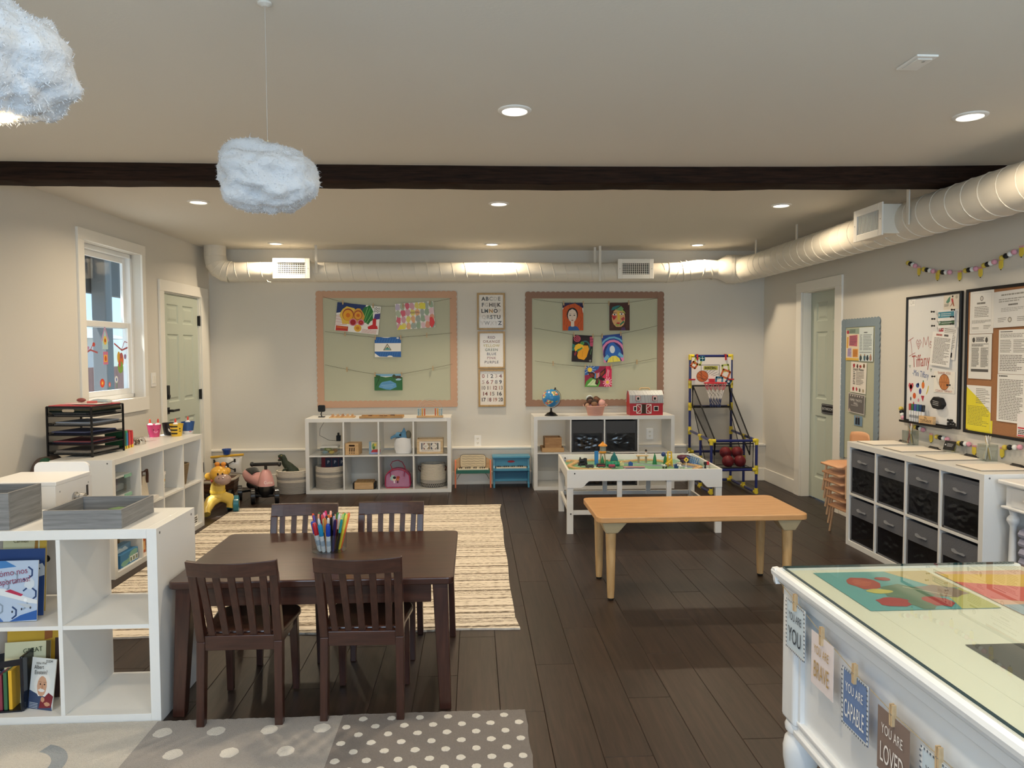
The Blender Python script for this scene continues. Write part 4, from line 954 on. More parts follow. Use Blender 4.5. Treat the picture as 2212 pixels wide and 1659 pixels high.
art('pale pastel drawing of many small coloured patches', 'drawing', x, z, .41, .28, -4.4,
    [('p', pal[(i*5 + j*7) % 12], blob((i + .5) / 8, (j + .5) / 4, .065, .14, i*9 + j, 9, .25)) for i in range(8) for j in range(4)] + [('p', 'E2484E', blob(.92, .2, .07, .2, 77)), ('p', 'EADF57', [(.62, .75), (.78, .72), (.79, .95), (.64, .98)]), ('p', 'EADF57', [(0, .0), (.22, .03), (.1, .2)]), ('w', '6A4A5A', .38, .62, .58, .66, 2, .45)])
x, z = bw(834, 750)
art('drawing of a blue and white striped flag with a triangle', 'drawing', x, z, .28, .215, 0,
    [('p', '2E67B0', [(0, .70), (1, .70), (1, 1), (.62, 1), (.5, .96), (.35, .97), (.24, 1), (0, 1)]), ('p', '2E67B0', [(.0, .28), (0, .2), (.18, .03), (1, 0), (1, .28)])] + [('l', '4A86C8', [(.05 + .1*i, .74), (.1 + .1*i, .93)], .004) for i in range(9)] + [('l', '4A86C8', [(.2 + .09*i, .06), (.24 + .09*i, .24)], .004) for i in range(8)] +
    [('p', '6A6250', [(.32, .34), (.64, .34), (.48, .68)]), ('p', 'E4DCC8', [(.37, .365), (.60, .365), (.48, .62)]), ('p', '5FA8A8', [(.38, .37), (.59, .37), (.55, .45), (.42, .45)]), ('p', '4F7A50', [(.43, .44), (.53, .44), (.48, .53)]), ('c', 'F0EDE6', .88, .95, .05, .04), ('c', 'F0EDE6', .58, .03, .1, .05)])
x, z = bw(834.5, 826)
art('small painting of a blue lake in green fields', 'painting', x, z, .30, .176, 0,
    [('p', '7FB0D0', [(0, .85), (1, .85), (1, 1), (0, 1)]), ('p', '2F6B3E', [(0, 0), (1, 0), (1, .8), (.8, .88), (.6, .84), (.4, .80), (.2, .86), (0, .85)]), ('p', '5B97C6', blob(.48, .32, .33, .26, 4)), ('l', '8BB8DC', [(.25, .3), (.7, .34)], .005), ('l', '8BB8DC', [(.3, .2), (.65, .22)], .005), ('l', '4A84B8', [(.3, .42), (.62, .45)], .005), ('l', '1F4A2A', [(.06, .3), (.2, .9)], .006), ('l', '1F4A2A', [(.14, .55), (.2, .92)], .006),
     ('p', '2A5A30', blob(.1, .85, .1, .1, 8)), ('p', '3A4A2E', blob(.7, .86, .06, .12, 9)), ('p', '4A3A2A', blob(.85, .8, .1, .1, 10)), ('p', '9CC4D8', blob(.86, .66, .1, .07, 11))])
FACE = 'E8D5C4'
x, z = bw(1233.5, 685)
art('painting of a woman with wild orange hair in a blue dress', 'painting', x, z, .226, .30, 0,
    [('p', '22204A', [(0, .82), (1, .82), (1, 1), (0, 1)]), ('p', 'CC5A22', blob(.5, .5, .55, .48, 2, 18, .08)), ('p', 'CC5A22', [(0, .0), (1, 0), (1, .55), (0, .55)])] + [('l', '8A3414', [(a, b), (a + .06*math.sin(i), b + .1), (a + .02, b + .2)], .003) for i, (a, b) in enumerate(((.08, .2), (.15, .5), (.85, .3), (.9, .6), (.22, .05), (.78, .1), (.1, .75), (.8, .75), (.2, .3), (.87, .05), (.35, .83), (.6, .83)))] +
    [('p', '1A1414', blob(.47, .58, .27, .25, 5, 18, .03)), ('c', FACE, .47, .54, .215, .24), ('p', '1A1414', [(.28, .70), (.47, .78), (.66, .70), (.6, .8), (.47, .82), (.34, .8)]), ('p', FACE, [(.4, .14), (.56, .14), (.56, .33), (.4, .33)]), ('p', '2C5C9E', [(.26, 0), (.82, 0), (.72, .13), (.6, .16), (.47, .13), (.36, .16), (.28, .13)]), ('c', '4A4440', .37, .55, .05, .018), ('c', '4A4440', .57, .55, .05, .018), ('l', '3A2A24', [(.3, .6), (.42, .61)], .002), ('l', '3A2A24', [(.52, .61), (.64, .6)], .002), ('l', '9A8A80', [(.48, .54), (.45, .44), (.49, .43)], .0015), ('c', '8A5A50', .47, .37, .05, .018)])
x, z = bw(1335.5, 685)
art('painting of a many coloured face with long brown hair', 'painting', x, z, .222, .302, 0,
    [('p', '4A2A22', [(0, 0), (1, 0), (1, 1), (0, 1)])] + [('l', '7A4A38', [(.06 + .05*(i % 3), .1 + .08*(i // 3)), (.1 + .05*(i % 3), .17 + .08*(i // 3))], .002) for i in range(24)] + [('l', '7A4A38', [(.86 + .05*(i % 3), .1 + .08*(i // 3)), (.82 + .05*(i % 3), .17 + .08*(i // 3))], .002) for i in range(24)] +
    [('p', 'E0B07A', blob(.45, .45, .33, .34, 3, 16, .05)), ('p', '2F7A7A', [(.08, .72), (.3, .76), (.55, .9), (.4, .9), (.15, .84)]), ('p', '6FA870', [(.3, .74), (.62, .70), (.7, .78), (.58, .88)]), ('p', 'B8C45A', [(.58, .78), (.75, .68), (.8, .6), (.66, .66)]), ('p', 'D8503A', [(.1, .55), (.3, .6), (.36, .48), (.2, .36)]), ('p', 'B8283A', [(.14, .5), (.26, .52), (.28, .42), (.18, .4)]), ('p', 'E9C84A', [(.4, .68), (.5, .68), (.52, .36), (.4, .36)]), ('p', 'C04A4A', [(.56, .42), (.72, .5), (.76, .4), (.64, .34)]), ('p', 'A9B45A', [(.28, .2), (.42, .14), (.5, .22), (.4, .3)]), ('p', '2F7A5A', [(.5, .16), (.75, .3), (.7, .36), (.52, .24)]), ('c', 'F2E8DC', .25, .57, .1, .035), ('c', 'F2E8DC', .6, .59, .11, .035), ('c', '2A3A4A', .25, .57, .035, .03), ('c', '2A3A4A', .6, .59, .035, .03), ('l', '2A1A1A', [(.12, .63), (.34, .63)], .004), ('l', '2A1A1A', [(.5, .65), (.72, .64)], .004), ('c', 'C02A3A', .43, .26, .09, .03), ('p', '5A3A6A', [(.55, 0), (.8, 0), (.75, .12), (.6, .1)])])
x, z = bw(1254.3, 755)
art('painting of a yellow toucan on black with pink spirals', 'painting', x, z, .226, .292, 3,
    [('p', '1E1518', [(0, 0), (1, 0), (1, 1), (0, 1)]), ('c', 'C8506A', .22, .86, .17, .12), ('c', '1E1518', .22, .86, .13, .09), ('c', 'C8506A', .23, .86, .1, .07), ('c', '1E1518', .23, .86, .06, .045), ('c', 'C8506A', .23, .86, .03, .025), ('p', 'B8486A', [(.86, .6), (1, .6), (1, .97), (.82, .95)]), ('l', '1E1518', [(.84, .85), (1, .87)], .004), ('l', '1E1518', [(.86, .75), (1, .77)], .004), ('p', '2F7A70', [(0, .4), (.12, .42), (.14, .62), (0, .68)]), ('l', '1E1518', [(0, .5), (.12, .54)], .004), ('p', '2F6A70', blob(.62, .58, .25, .22, 6, 14, .06)), ('p', '171214', blob(.62, .55, .2, .2, 7, 14, .06)), ('p', 'E8A21E', [(.32, .12), (.6, .08), (.72, .2), (.82, .5), (.76, .62), (.5, .62), (.3, .4), (.26, .22)]), ('p', 'F0C22A', [(.1, .5), (.16, .62), (.3, .68), (.5, .66), (.56, .52), (.3, .48), (.16, .38)]), ('p', '3F8A5A', [(.22, .42), (.48, .56), (.5, .5), (.26, .36)]), ('p', '8A2A3A', [(.1, .28), (.18, .4), (.24, .34), (.16, .2)]), ('c', '5AB05A', .48, .7, .09, .06), ('c', '1A2A1A', .48, .7, .05, .035), ('c', '5AB05A', .48, .7, .025, .02), ('l', 'B87A14', [(.5, .2), (.52, .4)], .003), ('l', '5A8A5A', [(.9, .3), (.94, .5)], .006), ('c', '8A8A8A', .9, .06, .05, .04)])
x, z = bw(1320.8, 754.6)
art('painting of blue and pink rainbow arcs over a yellow hill', 'painting', x, z, .222, .298, -5,
    [('p', '24489A', [(0, 0), (1, 0), (1, 1), (0, 1)])] + [('c', c, .5, .30, rx, rx*.86) for c, rx in (('6FB4D8', .74), ('2A4AA0', .66), ('E087B4', .60), ('2F2A70', .50), ('2868C0', .40))] + [('p', '2868C0', blob(.47, .45, .27, .27, 4, 16, .06)), ('p', '6FB4D8', [(0, .16), (.2, .3), (.3, .2), (.1, .05)]), ('p', '6FB4D8', [(1, .2), (.8, .34), (.72, .24), (.95, .1)]), ('p', 'E087B4', [(1, .08), (.84, .16), (.86, .06), (1, .02)]), ('p', 'E8DC5A', [(.16, 0), (.24, .14), (.42, .22), (.62, .22), (.78, .12), (.84, 0)]), ('c', 'D8E4F0', .47, .46, .13, .14), ('l', '3A3A60', [(.47, 0), (.47, .18)], .003), ('l', 'C8B840', [(.3, .02), (.36, .16)], .003), ('l', 'C8B840', [(.64, .16), (.7, .02)], .003)])
x, z = bw(1288.9, 816.4)
art('painting of a brown butterfly over pink flowers', 'painting', x, z, .297, .224, 0,
    [('p', '8E1F45', [(0, 0), (1, 0), (1, 1), (0, 1)]), ('p', '2F5FA8', [(0, .55), (.2, .62), (.5, .85), (.55, 1), (0, 1)])] + [('l', 'CFE0F0', [(.19, .83), (.19 + .22*math.cos(a), .83 + .26*math.sin(a))], .004) for a in [2*PI*i/10 for i in range(10)]] + [('c', 'F0CE3A', .19, .83, .085, .11)] +
    [('p', '4F9A3A', [(0, 0), (.5, 0), (.58, .2), (.5, .42), (.2, .44), (.05, .25)]), ('p', 'C9E0B0', [(.08, .06), (.44, .05), (.5, .3), (.3, .36)]), ('l', '3A3A30', [(.12, .0), (.4, .36)], .002), ('p', 'D22A58', [(.72, .0), (1, 0), (1, 1), (.8, 1), (.66, .5)])] + [('l', 'F4C8D8', [(.84, .22), (.84 + .17*math.cos(a), .22 + .24*math.sin(a))], .008) for a in [2*PI*i/11 for i in range(11)]] + [('c', 'EBC23A', .84, .22, .055, .08), ('l', 'F4C8D8', [(.86, .5), (.9, .8)], .006), ('l', 'F4C8D8', [(.8, .5), (.86, .84)], .005)] +
    [('p', '2A1210', [(.1, .72), (.3, .70), (.44, .58), (.56, .68), (.78, .92), (.78, .66), (.62, .46), (.76, .4), (.72, .28), (.56, .34), (.5, .44), (.52, .2), (.46, .08), (.38, .14), (.42, .38), (.3, .40), (.2, .52)]), ('p', '7A3020', [(.16, .66), (.3, .64), (.36, .5), (.24, .46)]), ('p', '8A3A22', [(.58, .64), (.74, .82), (.72, .66), (.6, .5)]), ('p', '7A3020', [(.43, .18), (.48, .18), (.48, .38), (.45, .38)]), ('p', '5A8AC0', [(.36, .42), (.38, .66), (.42, .66), (.41, .40)]), ('p', 'E0905A', [(.42, .40), (.43, .66), (.47, .66), (.46, .42)]), ('p', 'D8A8D0', [(.47, .42), (.48, .66), (.52, .68), (.51, .46)]), ('p', 'C0506A', [(.52, .48), (.53, .7), (.57, .72), (.56, .5)])])
# clothespins on the twine
_pin = None
def pin(label, x, z, y=YA - .006):
    global _pin
    if _pin is None:
        g = G(); 
        for s in (-1, 1): g.prism([(s*.001, -.024), (s*.006, -.024), (s*.007, .004), (s*.006, .026), (s*.002, .026), (s*.0012, .004)], -.005, .005)
        _pin = g.build('clothespin', PINW); tag(_pin, label, 'clothespin', 'clothespins on the board twine'); G().tube([(-.006, -.004, .003), (0, -.006, .004), (.006, -.004, .003)], .0012, 5).build('spring', M('9A9890', .3, .8), _pin); o = _pin; o.location = (x, y, z)
    else: o = copy_thing(_pin, (x, y, z), 0, label)
for nm, f, (p, q) in (('yellow flowers painting', ca, ((400, 248), (765, 290))), ('pastel drawing', ca, ((1130, 290), (1455, 255))), ('flag drawing', ca, ((787, 682), (1095, 682))), ('lake painting', ca, ((778, 1140), (1103, 1140))),
                      ('orange haired woman', cb, ((1075, 210), (1272, 212))), ('many coloured face', cb, ((1530, 212), (1730, 207))), ('toucan painting', cb, ((1178, 527), (1368, 541))), ('rainbow arcs painting', cb, ((1463, 541), (1650, 520))), ('butterfly painting', cb, ((1292, 852), (1555, 850)))):
    pin('wooden clothespin holding the left corner of the ' + nm, *f(*p)); pin('wooden clothespin holding the right corner of the ' + nm, *f(*q))
for lb, f, p in (('empty clothespin on the middle twine of the tan bordered board, window side', ca, (420, 637)), ('empty clothespin on the middle twine of the tan bordered board, prints side', ca, (1415, 655)), ('empty clothespin on the lowest twine of the tan bordered board, window side', ca, (438, 1075)), ('empty clothespin on the lowest twine of the tan bordered board, prints side', ca, (1487, 1066)),
                 ('empty clothespin on the lowest twine of the brown bordered board, above the globe', cb, (968, 817)), ('empty clothespin on the lowest twine of the brown bordered board, above the barn', cb, (1815, 807))): pin(lb, *f(*p))
# framed prints
GOLD = wood('9C7A40', 'BB9857', 'Z', 8, .35, 6)
PRINT = M('E9E4DC', .5)
def framed(label, x0, x1, z0, z1):
    t = thing('framed_print', label, 'picture frame', ((x0+x1)/2, 8.0, (z0+z1)/2), 0, 'alphabet and number prints'); w = (x1-x0)/2; h = (z1-z0)/2; f = .02
    G().box(-w, -w + f, -.024, 0, -h, h).box(w - f, w, -.024, 0, -h, h).box(-w + f, w - f, -.024, 0, h - f, h).box(-w + f, w - f, -.024, 0, -h, -h + f).build('frame', GOLD, t, bevel=.002)
    p = G().box(-w + f, w - f, -.012, 0, -h + f, h - f).build('print', PRINT, t)
    G().add([(-w + f, -.0165, -h + f), (w - f, -.0165, -h + f), (w - f, -.0165, h - f), (-w + f, -.0165, h - f)], [(0, 1, 2, 3)]).build('glass', clear_mat('FFFFFF', .0, 1.0, 'frame_glass', .3), t, recalc=False)
    return p
GR = [M(c, .6) for c in ('4A4744', '6A6E70', 'A9A6A0', 'CFC9C0', '8E8A84')]
p = framed('top gold framed print with the alphabet', .037, .339, 1.668, 2.065)
for i, (s, ms) in enumerate((('ABCDE', (0, 1, 2, 3, 4)), ('FGHIJK', (1, 3, 0, 0, 4, 0)), ('LMNOP', (0, 1, 4, 0, 3)), ('QRSTU', (3, 2, 1, 4, 0)), ('VWXYZ', (3, 2, 3, 3, 0)))):
    text(s, .056, None, p, (0, -.0125, .134 - i*.0655), mats=[GR[k] if not (s == 'LMNOP' and j == 2) else M('B98A4A', .6) for j, k in enumerate(ms)], spacing=1.22, bold=.0022)
p = framed('middle gold framed print with colour words', .043, .337, 1.247, 1.651)
for i, (s, c) in enumerate((('RED', '6E4A48'), ('ORANGE', '96705A'), ('YELLOW', 'B8A860'), ('GREEN', '6A7866'), ('BLUE', '4A525C'), ('PINK', '9A7472'), ('PURPLE', '5A5254'))): text(s, .040, M(c, .6), p, (0, -.0125, .135 - i*.0445), spacing=1.2, bold=.0008)
p = framed('bottom gold framed print with numbers zero to twenty', .045, .340, .834, 1.240)
NM = [M(c, .6) for c in ('A5705F', '8A8580', '3E3A3A', 'B8A29A', '7E4A44')]
for i, s in enumerate(('0 1 2 3 4', '5 6 7 8 9', '10 11 12 13', '14 15 16', '17 18 19 20')): text(s, .056, None, p, (0, -.0125, .128 - i*.064), mats=[NM[(i*3 + k // 2) % 5] for k in range(len(s))], spacing=.98, bold=.0015, sx=.9 if i in (2, 4) else 1.1)
# ---------------------------------------------------------------- right wall
def rs(name, label, cat, y0, y1, z0, z1, shapes, base='F2F0EA', tilt=0, off=.004, group=None, curl=0.0, letters=()):
    w = abs(y0 - y1); h = z1 - z0; g = G(); mt = sheet(g, w, h, shapes, base)
    o = tag(g.build(name, mt, loc=(XR - off, (y0+y1)/2, (z0+z1)/2), rot=(-curl, math.radians(tilt), -PI/2), recalc=False), label, cat, group)
    for (s, sz, u, v, c, sx) in letters:
        yy = -.003
        text(s, sz, M(c, .6), o, ((u - .5) * w, yy, (v - .5) * h), sx=sx)
    return o
bb = board_with_border('narrow sage bulletin board with a blue grey scalloped border beside the bathroom door', -.294, .294, .50, 1.69, .062, SG, '8797A2', [], (XR - .002, 5.95, 0), -PI/2, False, (13, 26), amp=.011)
GP = 'notices on the narrow board'
rs('notice', 'pink and yellow notice at the top of the narrow board', 'notice', 6.17, 5.955, 1.348, 1.616, [('p', '9DB0A2', [(.2, .84), (1, .82), (1, 1), (0, 1)]), ('p', 'C9707E', [(.25, .46), (.86, .44), (.88, .80), (.26, .78)]), ('p', 'E8B04A', [(.05, .4), (.17, .38), (.2, .74), (.08, .74)]), ('p', 'C3B3D4', [(.12, .12), (.45, .1), (.42, .4), (.15, .38)]), ('p', 'E39A4A', [(.54, .1), (.92, .1), (.92, .36), (.54, .36)]), ('p', 'E9C05A', [(0, 0), (1, 0), (1, .07), (0, .08)]), ('p', 'B83A52', blob(.15, .89, .09, .06, 3)), ('w', '5A4A6A', .3, .82, .48, .76, 6, .35), ('w', '4A5A50', .28, .9, .86, .98, 3, .5), ('w', '7A5A8A', .16, .42, .14, .36, 5, .35), ('w', '9A5A2A', .58, .88, .14, .32, 4, .35)], 'F3E3C8', 0, .012, GP)
rs('notice', 'pale blue list with small figures at the top of the narrow board', 'notice', 5.952, 5.735, 1.343, 1.62, [('w', '3A4650', .34, .62, .83, .87, 1, .7), ('w', '6A7680', .06, .22, .32, .8, 11, .4), ('w', '6A7680', .3, .9, .32, .8, 11, .4), ('w', '8A949C', .06, .9, .24, .29, 1, .5)] + [('p', c, blob(x, .1, .08, .09, i)) for i, (x, c) in enumerate(((.14, '3A4A4A'), (.42, '4A6A7A'), (.62, '2A3A44'), (.84, 'B08A7A')))] + [('c', c, x, .19, .035, .03) for x, c in ((.14, 'C9A07A'), (.42, 'A97A5A'), (.84, 'C9A07A'))], 'DCE6E6', 0, .014, GP)
rs('notice', 'white snack list with red fruit drawings on the narrow board', 'notice', 6.082, 5.835, 1.078, 1.334, [('p', 'B02A34', blob(.2, .88, .07, .07, 1)), ('p', '5A3A2A', blob(.42, .87, .05, .07, 2)), ('p', 'A83A34', blob(.62, .87, .07, .05, 3)), ('p', '6A4A2A', blob(.84, .9, .06, .07, 4)), ('w', '4A4440', .16, .3, .26, .7, 8, .5), ('w', '6A625C', .36, .85, .26, .7, 10, .4), ('p', 'B02A34', blob(.2, .11, .06, .07, 5)), ('p', 'C0404A', blob(.42, .12, .05, .06, 6)), ('p', '6A6A5A', blob(.62, .1, .05, .07, 7)), ('p', 'B0A080', blob(.84, .1, .06, .06, 8))], 'F0E9DF', 2, .012, GP, letters=(('Snack Menu', .036, .5, .765, '2A2624', 1),))
rs('notice', 'dark grey family photo wall notice on the narrow board', 'notice', 6.108, 5.842, .908, 1.07, [('p', '6F6B6A', [(.03, .04), (.97, .04), (.97, .96), (.03, .96)])] + [('p', 'E2DAD0', [(.1 + .14*i, .92), (.18 + .14*i, .92), (.14 + .14*i, .82)]) for i in range(6)] + [('w', 'C9C4C0', .2, .8, .36, .41, 1, .5), ('p', 'C9B8A8', [(.04, .06), (.2, .06), (.1, .22)])], 'D9D3CC', 2, .018, GP, letters=(('FAMILY PHOTO', .030, .5, .66, 'F4F2EE', .9), ('WALL', .030, .5, .49, 'F4F2EE', .9)))
rs('photo', 'small dark photograph of two people under the family photo notice', 'photo', 6.015, 5.885, .806, .888, [('p', '7A98B0', [(0, 0), (1, 0), (1, 1), (0, 1)]), ('p', '1E2430', [(.15, .1), (.4, .1), (.42, .75), (.3, .95), (.18, .75)]), ('p', '232A38', [(.45, .1), (.72, .1), (.7, .8), (.58, .98), (.46, .8)]), ('c', 'B08A70', .3, .86, .06, .08), ('c', 'B08A70', .58, .88, .06, .08)], 'D9DDE0', 0, .012, GP)
# whiteboard
wb = thing('whiteboard', 'white dry erase board in a black frame with red handwriting', 'whiteboard', (XR, 4.979, 1.367), -PI/2)
hw, hh, f = .3065, .4555, .016
WBM = M('EFF0F0', .12, coat=.5)
G().box(-hw + f, hw - f, -.012, 0, -hh + f, hh - f).build('panel', WBM, wb)
BF = M('151518', .4)
G().box(-hw, -hw + f, -.022, 0, -hh, hh).box(hw - f, hw, -.022, 0, -hh, hh).box(-hw + f, hw - f, -.022, 0, hh - f, hh).box(-hw + f, hw - f, -.022, 0, -hh, -hh + f).build('frame', BF, wb, bevel=.003)
G().box(-hw + .01, hw - .06, -.062, -.02, -hh - .004, -hh + .006).box(-hw + .01, hw - .06, -.064, -.060, -hh - .004, -hh + .012).build('pen_tray', BF, wb, bevel=.002)
def WX(y): return 4.979 - y
def ink(shapes):  # marker drawings directly on the board, (y,z) coordinates
    g = G(); mats = []
    for col, pts, wd in shapes:
        m = M(col, .5)
        if m not in mats: mats.append(m)
        if wd: 
            for a, b in zip(pts[:-1], pts[1:]):
                a = Vector((WX(a[0]), -.0125, a[1] - 1.367)); b = Vector((WX(b[0]), -.0125, b[1] - 1.367)); d = (b - a).normalized(); n_ = Vector((-d.z, 0, d.x)) * wd / 2
                g.add([a - d*wd*.4 - n_, b + d*wd*.4 - n_, b + d*wd*.4 + n_, a - d*wd*.4 + n_], [(0, 1, 2, 3)], mats.index(m))
        else: g.add([(WX(a), -.0126, b - 1.367) for a, b in pts], [tuple(range(len(pts)))], mats.index(m))
    g.build('marker_drawing', mats, wb, recalc=False)
RI = 'B4605A'
ink([(RI, [(5.262, 1.50), (5.20, 1.525)], .004), (RI, [(5.232, 1.51), (5.21, 1.40)], .004), (RI, [(5.246, 1.39), (5.175, 1.415)], .004),
     (RI, [(5.135, 1.44), (5.165, 1.49), (5.15, 1.51), (5.135, 1.49), (5.118, 1.51), (5.105, 1.49), (5.135, 1.44)], .0035), (RI, [(5.135, 1.455), (5.15, 1.485), (5.135, 1.478), (5.122, 1.487), (5.135, 1.455)], .003),
     (RI, [(5.085, 1.455), (5.075, 1.525), (5.05, 1.47), (5.025, 1.53), (5.015, 1.46)], .004), (RI, [(4.985, 1.49), (5.0, 1.495), (5.003, 1.475), (4.988, 1.47), (4.99, 1.452), (5.005, 1.452)], .004)]
    + [('3F7A50', [(a, b), (a + .01, b + .02), (a, b + .014), (a - .01, b + .02), (a, b)], .0025) for a, b in ((5.235, 1.305), (4.985, 1.285), (4.98, 1.37))])
text('Tiffany', .125, M(RI, .5), wb, (WX(5.105), -.0127, 1.355 - 1.367), (PI/2, -.09, 0), sx=.62)
text('-Mini Tiffany', .062, M('5A74A8', .5), wb, (WX(5.105), -.0127, 1.262 - 1.367), (PI/2, .10, 0), sx=.62)
def ov(cy, cz, ry, rz_, n=14): return [(cy + ry*math.cos(2*PI*i/n), cz + rz_*math.sin(2*PI*i/n)) for i in range(n)]
ink([('C9505A', [(5.217, 1.125), (5.248, 1.175), (5.24, 1.195), (5.222, 1.192), (5.217, 1.182), (5.21, 1.194), (5.19, 1.194), (5.186, 1.175)], 0), ('E8A0A0', ov(5.217, 1.168, .014, .018), 0), ('3F5AA0', ov(5.137, 1.18, .02, .016), 0), ('4A6AB0', ov(5.128, 1.19, .01, .01), 0), ('E07A34', ov(5.072, 1.185, .017, .025), 0), ('3F7A40', ov(5.07, 1.213, .006, .008), 0),
     ('E2C94E', [(5.03, 1.12), (5.012, 1.15), (5.005, 1.185), (5.013, 1.183), (5.022, 1.155), (5.036, 1.125)], 0), ('D9602E', ov(5.173, 1.104, .019, .022), 0), ('4A4AA0', ov(5.105, 1.14, .015, .022), 0), ('B83A4A', [(5.095, 1.11), (5.055, 1.11), (5.072, 1.066)], 0), ('3A3A40', ov(5.216, 1.08, .008, .014), 0), ('D890A8', ov(5.123, 1.075, .01, .013), 0), ('C83A4A', [(5.2, 1.03), (5.18, 1.065), (5.165, 1.03), (5.14, 1.045), (5.15, 1.015), (5.19, 1.02)], 0)])
GW = 'cards and papers on the whiteboard'
rs('card', 'small white card in the upper corner of the whiteboard', 'card', 5.265, 5.183, 1.752, 1.808, [('c', 'C9CCC8', .4, .5, .16, .3), ('c', 'F0F0EE', .4, .5, .12, .22), ('w', 'A9A8A4', .6, .9, .3, .7, 3, .4)], 'F4F4F2', 0, .0135, GW)
rs('card', 'cream card with a running figure at the top of the whiteboard', 'card', 4.86, 4.704, 1.706, 1.806, [('p', '5F8F7A', [(.15, .5), (.3, .75), (.45, .9), (.42, .55), (.3, .42)]), ('p', '2A2422', [(.52, .85), (.6, .95), (.66, .86), (.6, .78)]), ('p', 'C24A4E', [(.5, .7), (.62, .74), (.66, .5), (.56, .42)]), ('p', 'A86A50', [(.56, .44), (.66, .5), (.72, .2), (.68, .18)]), ('p', 'A86A50', [(.56, .44), (.5, .3), (.42, .22), (.46, .2), (.58, .34)]), ('w', '6A665E', .05, .35, .2, .4, 3, .4), ('c', 'B9B4A8', .86, .8, .08, .12)], 'E4DCCD', 0, .0135, GW)
for i, (c, z0, nm) in enumerate((('4F93A8', 1.652, 'teal'), ('4A6B50', 1.603, 'green'), ('B84A55', 1.560, 'red'))):
    rs('booklet', 'white booklet with a %s title band on the whiteboard' % nm, 'booklet', 4.905, 4.728, z0 - .02, z0 + .054, [('p', c, [(.03, .28), (.97, .28), (.97, .82), (.03, .82)]), ('w', 'F0F4F4', .2, .8, .38, .72, 2, .28), ('c', 'C9D4D4', .1, .55, .04, .14)], 'F2F2F0', 0, .016 + .004 * (2 - i), GW)
rs('paper', 'stapled white newsletter sheet hanging on the whiteboard', 'paper', 4.975, 4.760, 1.325, 1.556, [('w', 'B0605A', .2, .5, .88, .95, 1, .8), ('w', '4A4646', .6, .9, .88, .95, 1, .8), ('w', '7A7672', .12, .92, .06, .84, 20, .45)], 'F3F2EF', 5, .022, GW, .03)
rs('paper', 'longer white sheet behind the newsletter on the whiteboard', 'paper', 4.86, 4.715, 1.375, 1.60, [('w', '8A8682', .1, .9, .3, .9, 12, .4), ('p', '3A3838', [(.6, .06), (.8, .06), (.8, .2), (.6, .2)])], 'ECEBE8', 7, .0175, GW)
rs('card', 'white thank you card with a drawn basketball', 'card', 4.946, 4.722, 1.144, 1.290, [('c', '8A4A2A', .5, .5, .25, .38), ('c', 'C8824E', .5, .5, .23, .35), ('l', '7A4226', [(.5, .85), (.5, .15)], .002), ('l', '7A4226', [(.27, .5), (.73, .5)], .002), ('l', '7A4226', [(.34, .76), (.42, .5), (.34, .24)], .002), ('l', '7A4226', [(.66, .76), (.58, .5), (.66, .24)], .002)], 'F3F0E8', 0, .015, GW, letters=(('THANK YOU', .024, .5, .92, 'B07068', 1), ('COACH  TIFFANY', .022, .5, .08, 'B07068', 1)))
for nm, y, z in (('left of the teal booklet', 4.942, 1.699), ('right of the teal booklet', 4.726, 1.701), ('left of the green booklet', 4.933, 1.649), ('right of the green booklet', 4.735, 1.655), ('left of the red booklet', 4.934, 1.602), ('right of the red booklet', 4.736, 1.608), ('on the left of the thank you card', 4.919, 1.253), ('on the right of the thank you card', 4.754, 1.201)):
    o = G().lathe([(.006, 0), (.006, .004), (.003, .007), (.003, .014), (.0065, .017), (.0065, .022), (.0005, .023)], 10).build('push_magnet', M('1A1A1C', .4), loc=(XR - .026, y, z), rot=(0, -PI/2, 0), smooth=True); tag(o, 'black pin magnet ' + nm, 'magnet', 'pin magnets')
er = thing('eraser', 'black scalloped whiteboard eraser with white lettering', 'eraser', (XR - .012, 4.872, 1.072), (0, .1, -PI/2))
G().prism([(.062*math.cos(a)*(1 + .05*math.cos(6*a)), .042*math.sin(a)*(1 + .06*math.cos(6*a))) for a in [2*PI*i/36 for i in range(36)]], -.035, 0).build('felt', M('17171A', .7), er, bevel=.004)
g = G(); mt = sheet(g, .08, .05, [('w', 'C9C9C9', .1, .9, .15, .85, 3, .35)], '17171A'); g.f = g.f[6:]; g.m = g.m[6:]; g.build('print', mt, er, loc=(0, -.0355, 0), recalc=False)
for i, (c, nm) in enumerate((('A83A34', 'red'), ('2F6A44', 'green'), ('4A4A9A', 'purple'), ('2A6A78', 'teal'), ('24406E', 'blue'), ('1E1E22', 'black'))):
    t = thing('whiteboard_marker', '%s capped marker standing on the whiteboard tray' % nm, 'marker', (XR - .042, 5.165 - i*.028, .9185), (0, -.06 + .03*i, -PI/2), 'markers on the tray')
    G().lathe([(.009, 0), (.010, .01), (.010, .085), (.008, .09)], 12).build('barrel', M('DADBDC', .3), t, smooth=True); G().lathe([(.0105, .082), (.0105, .125), (.007, .13)], 12).build('cap', M(c, .3), t, smooth=True); G().lathe([(.0103, .03), (.0103, .05)], 12, caps=False).build('label_band', M('9A9CA0', .4), t)
nb = thing('name_block', 'light wooden block with the teacher\'s name on the tray', 'name plate', (XR - .045, 4.965, .9185), -PI/2 + .12)
G().box(-.068, .068, -.012, .012, 0, .055).build('block', WLT2, nb, bevel=.002); text('Ms.', .022, M('2A2018', .6), nb, (0, -.0125, .042)); text('TIFFANY', .03, M('2A2018', .6), nb, (0, -.0125, .020), sx=.95)
t = thing('magnet_cluster', 'cluster of black flower magnets at the lower corner of the whiteboard', 'magnet', (XR - .0125, 4.75, .950), -PI/2); r = random.Random(5)
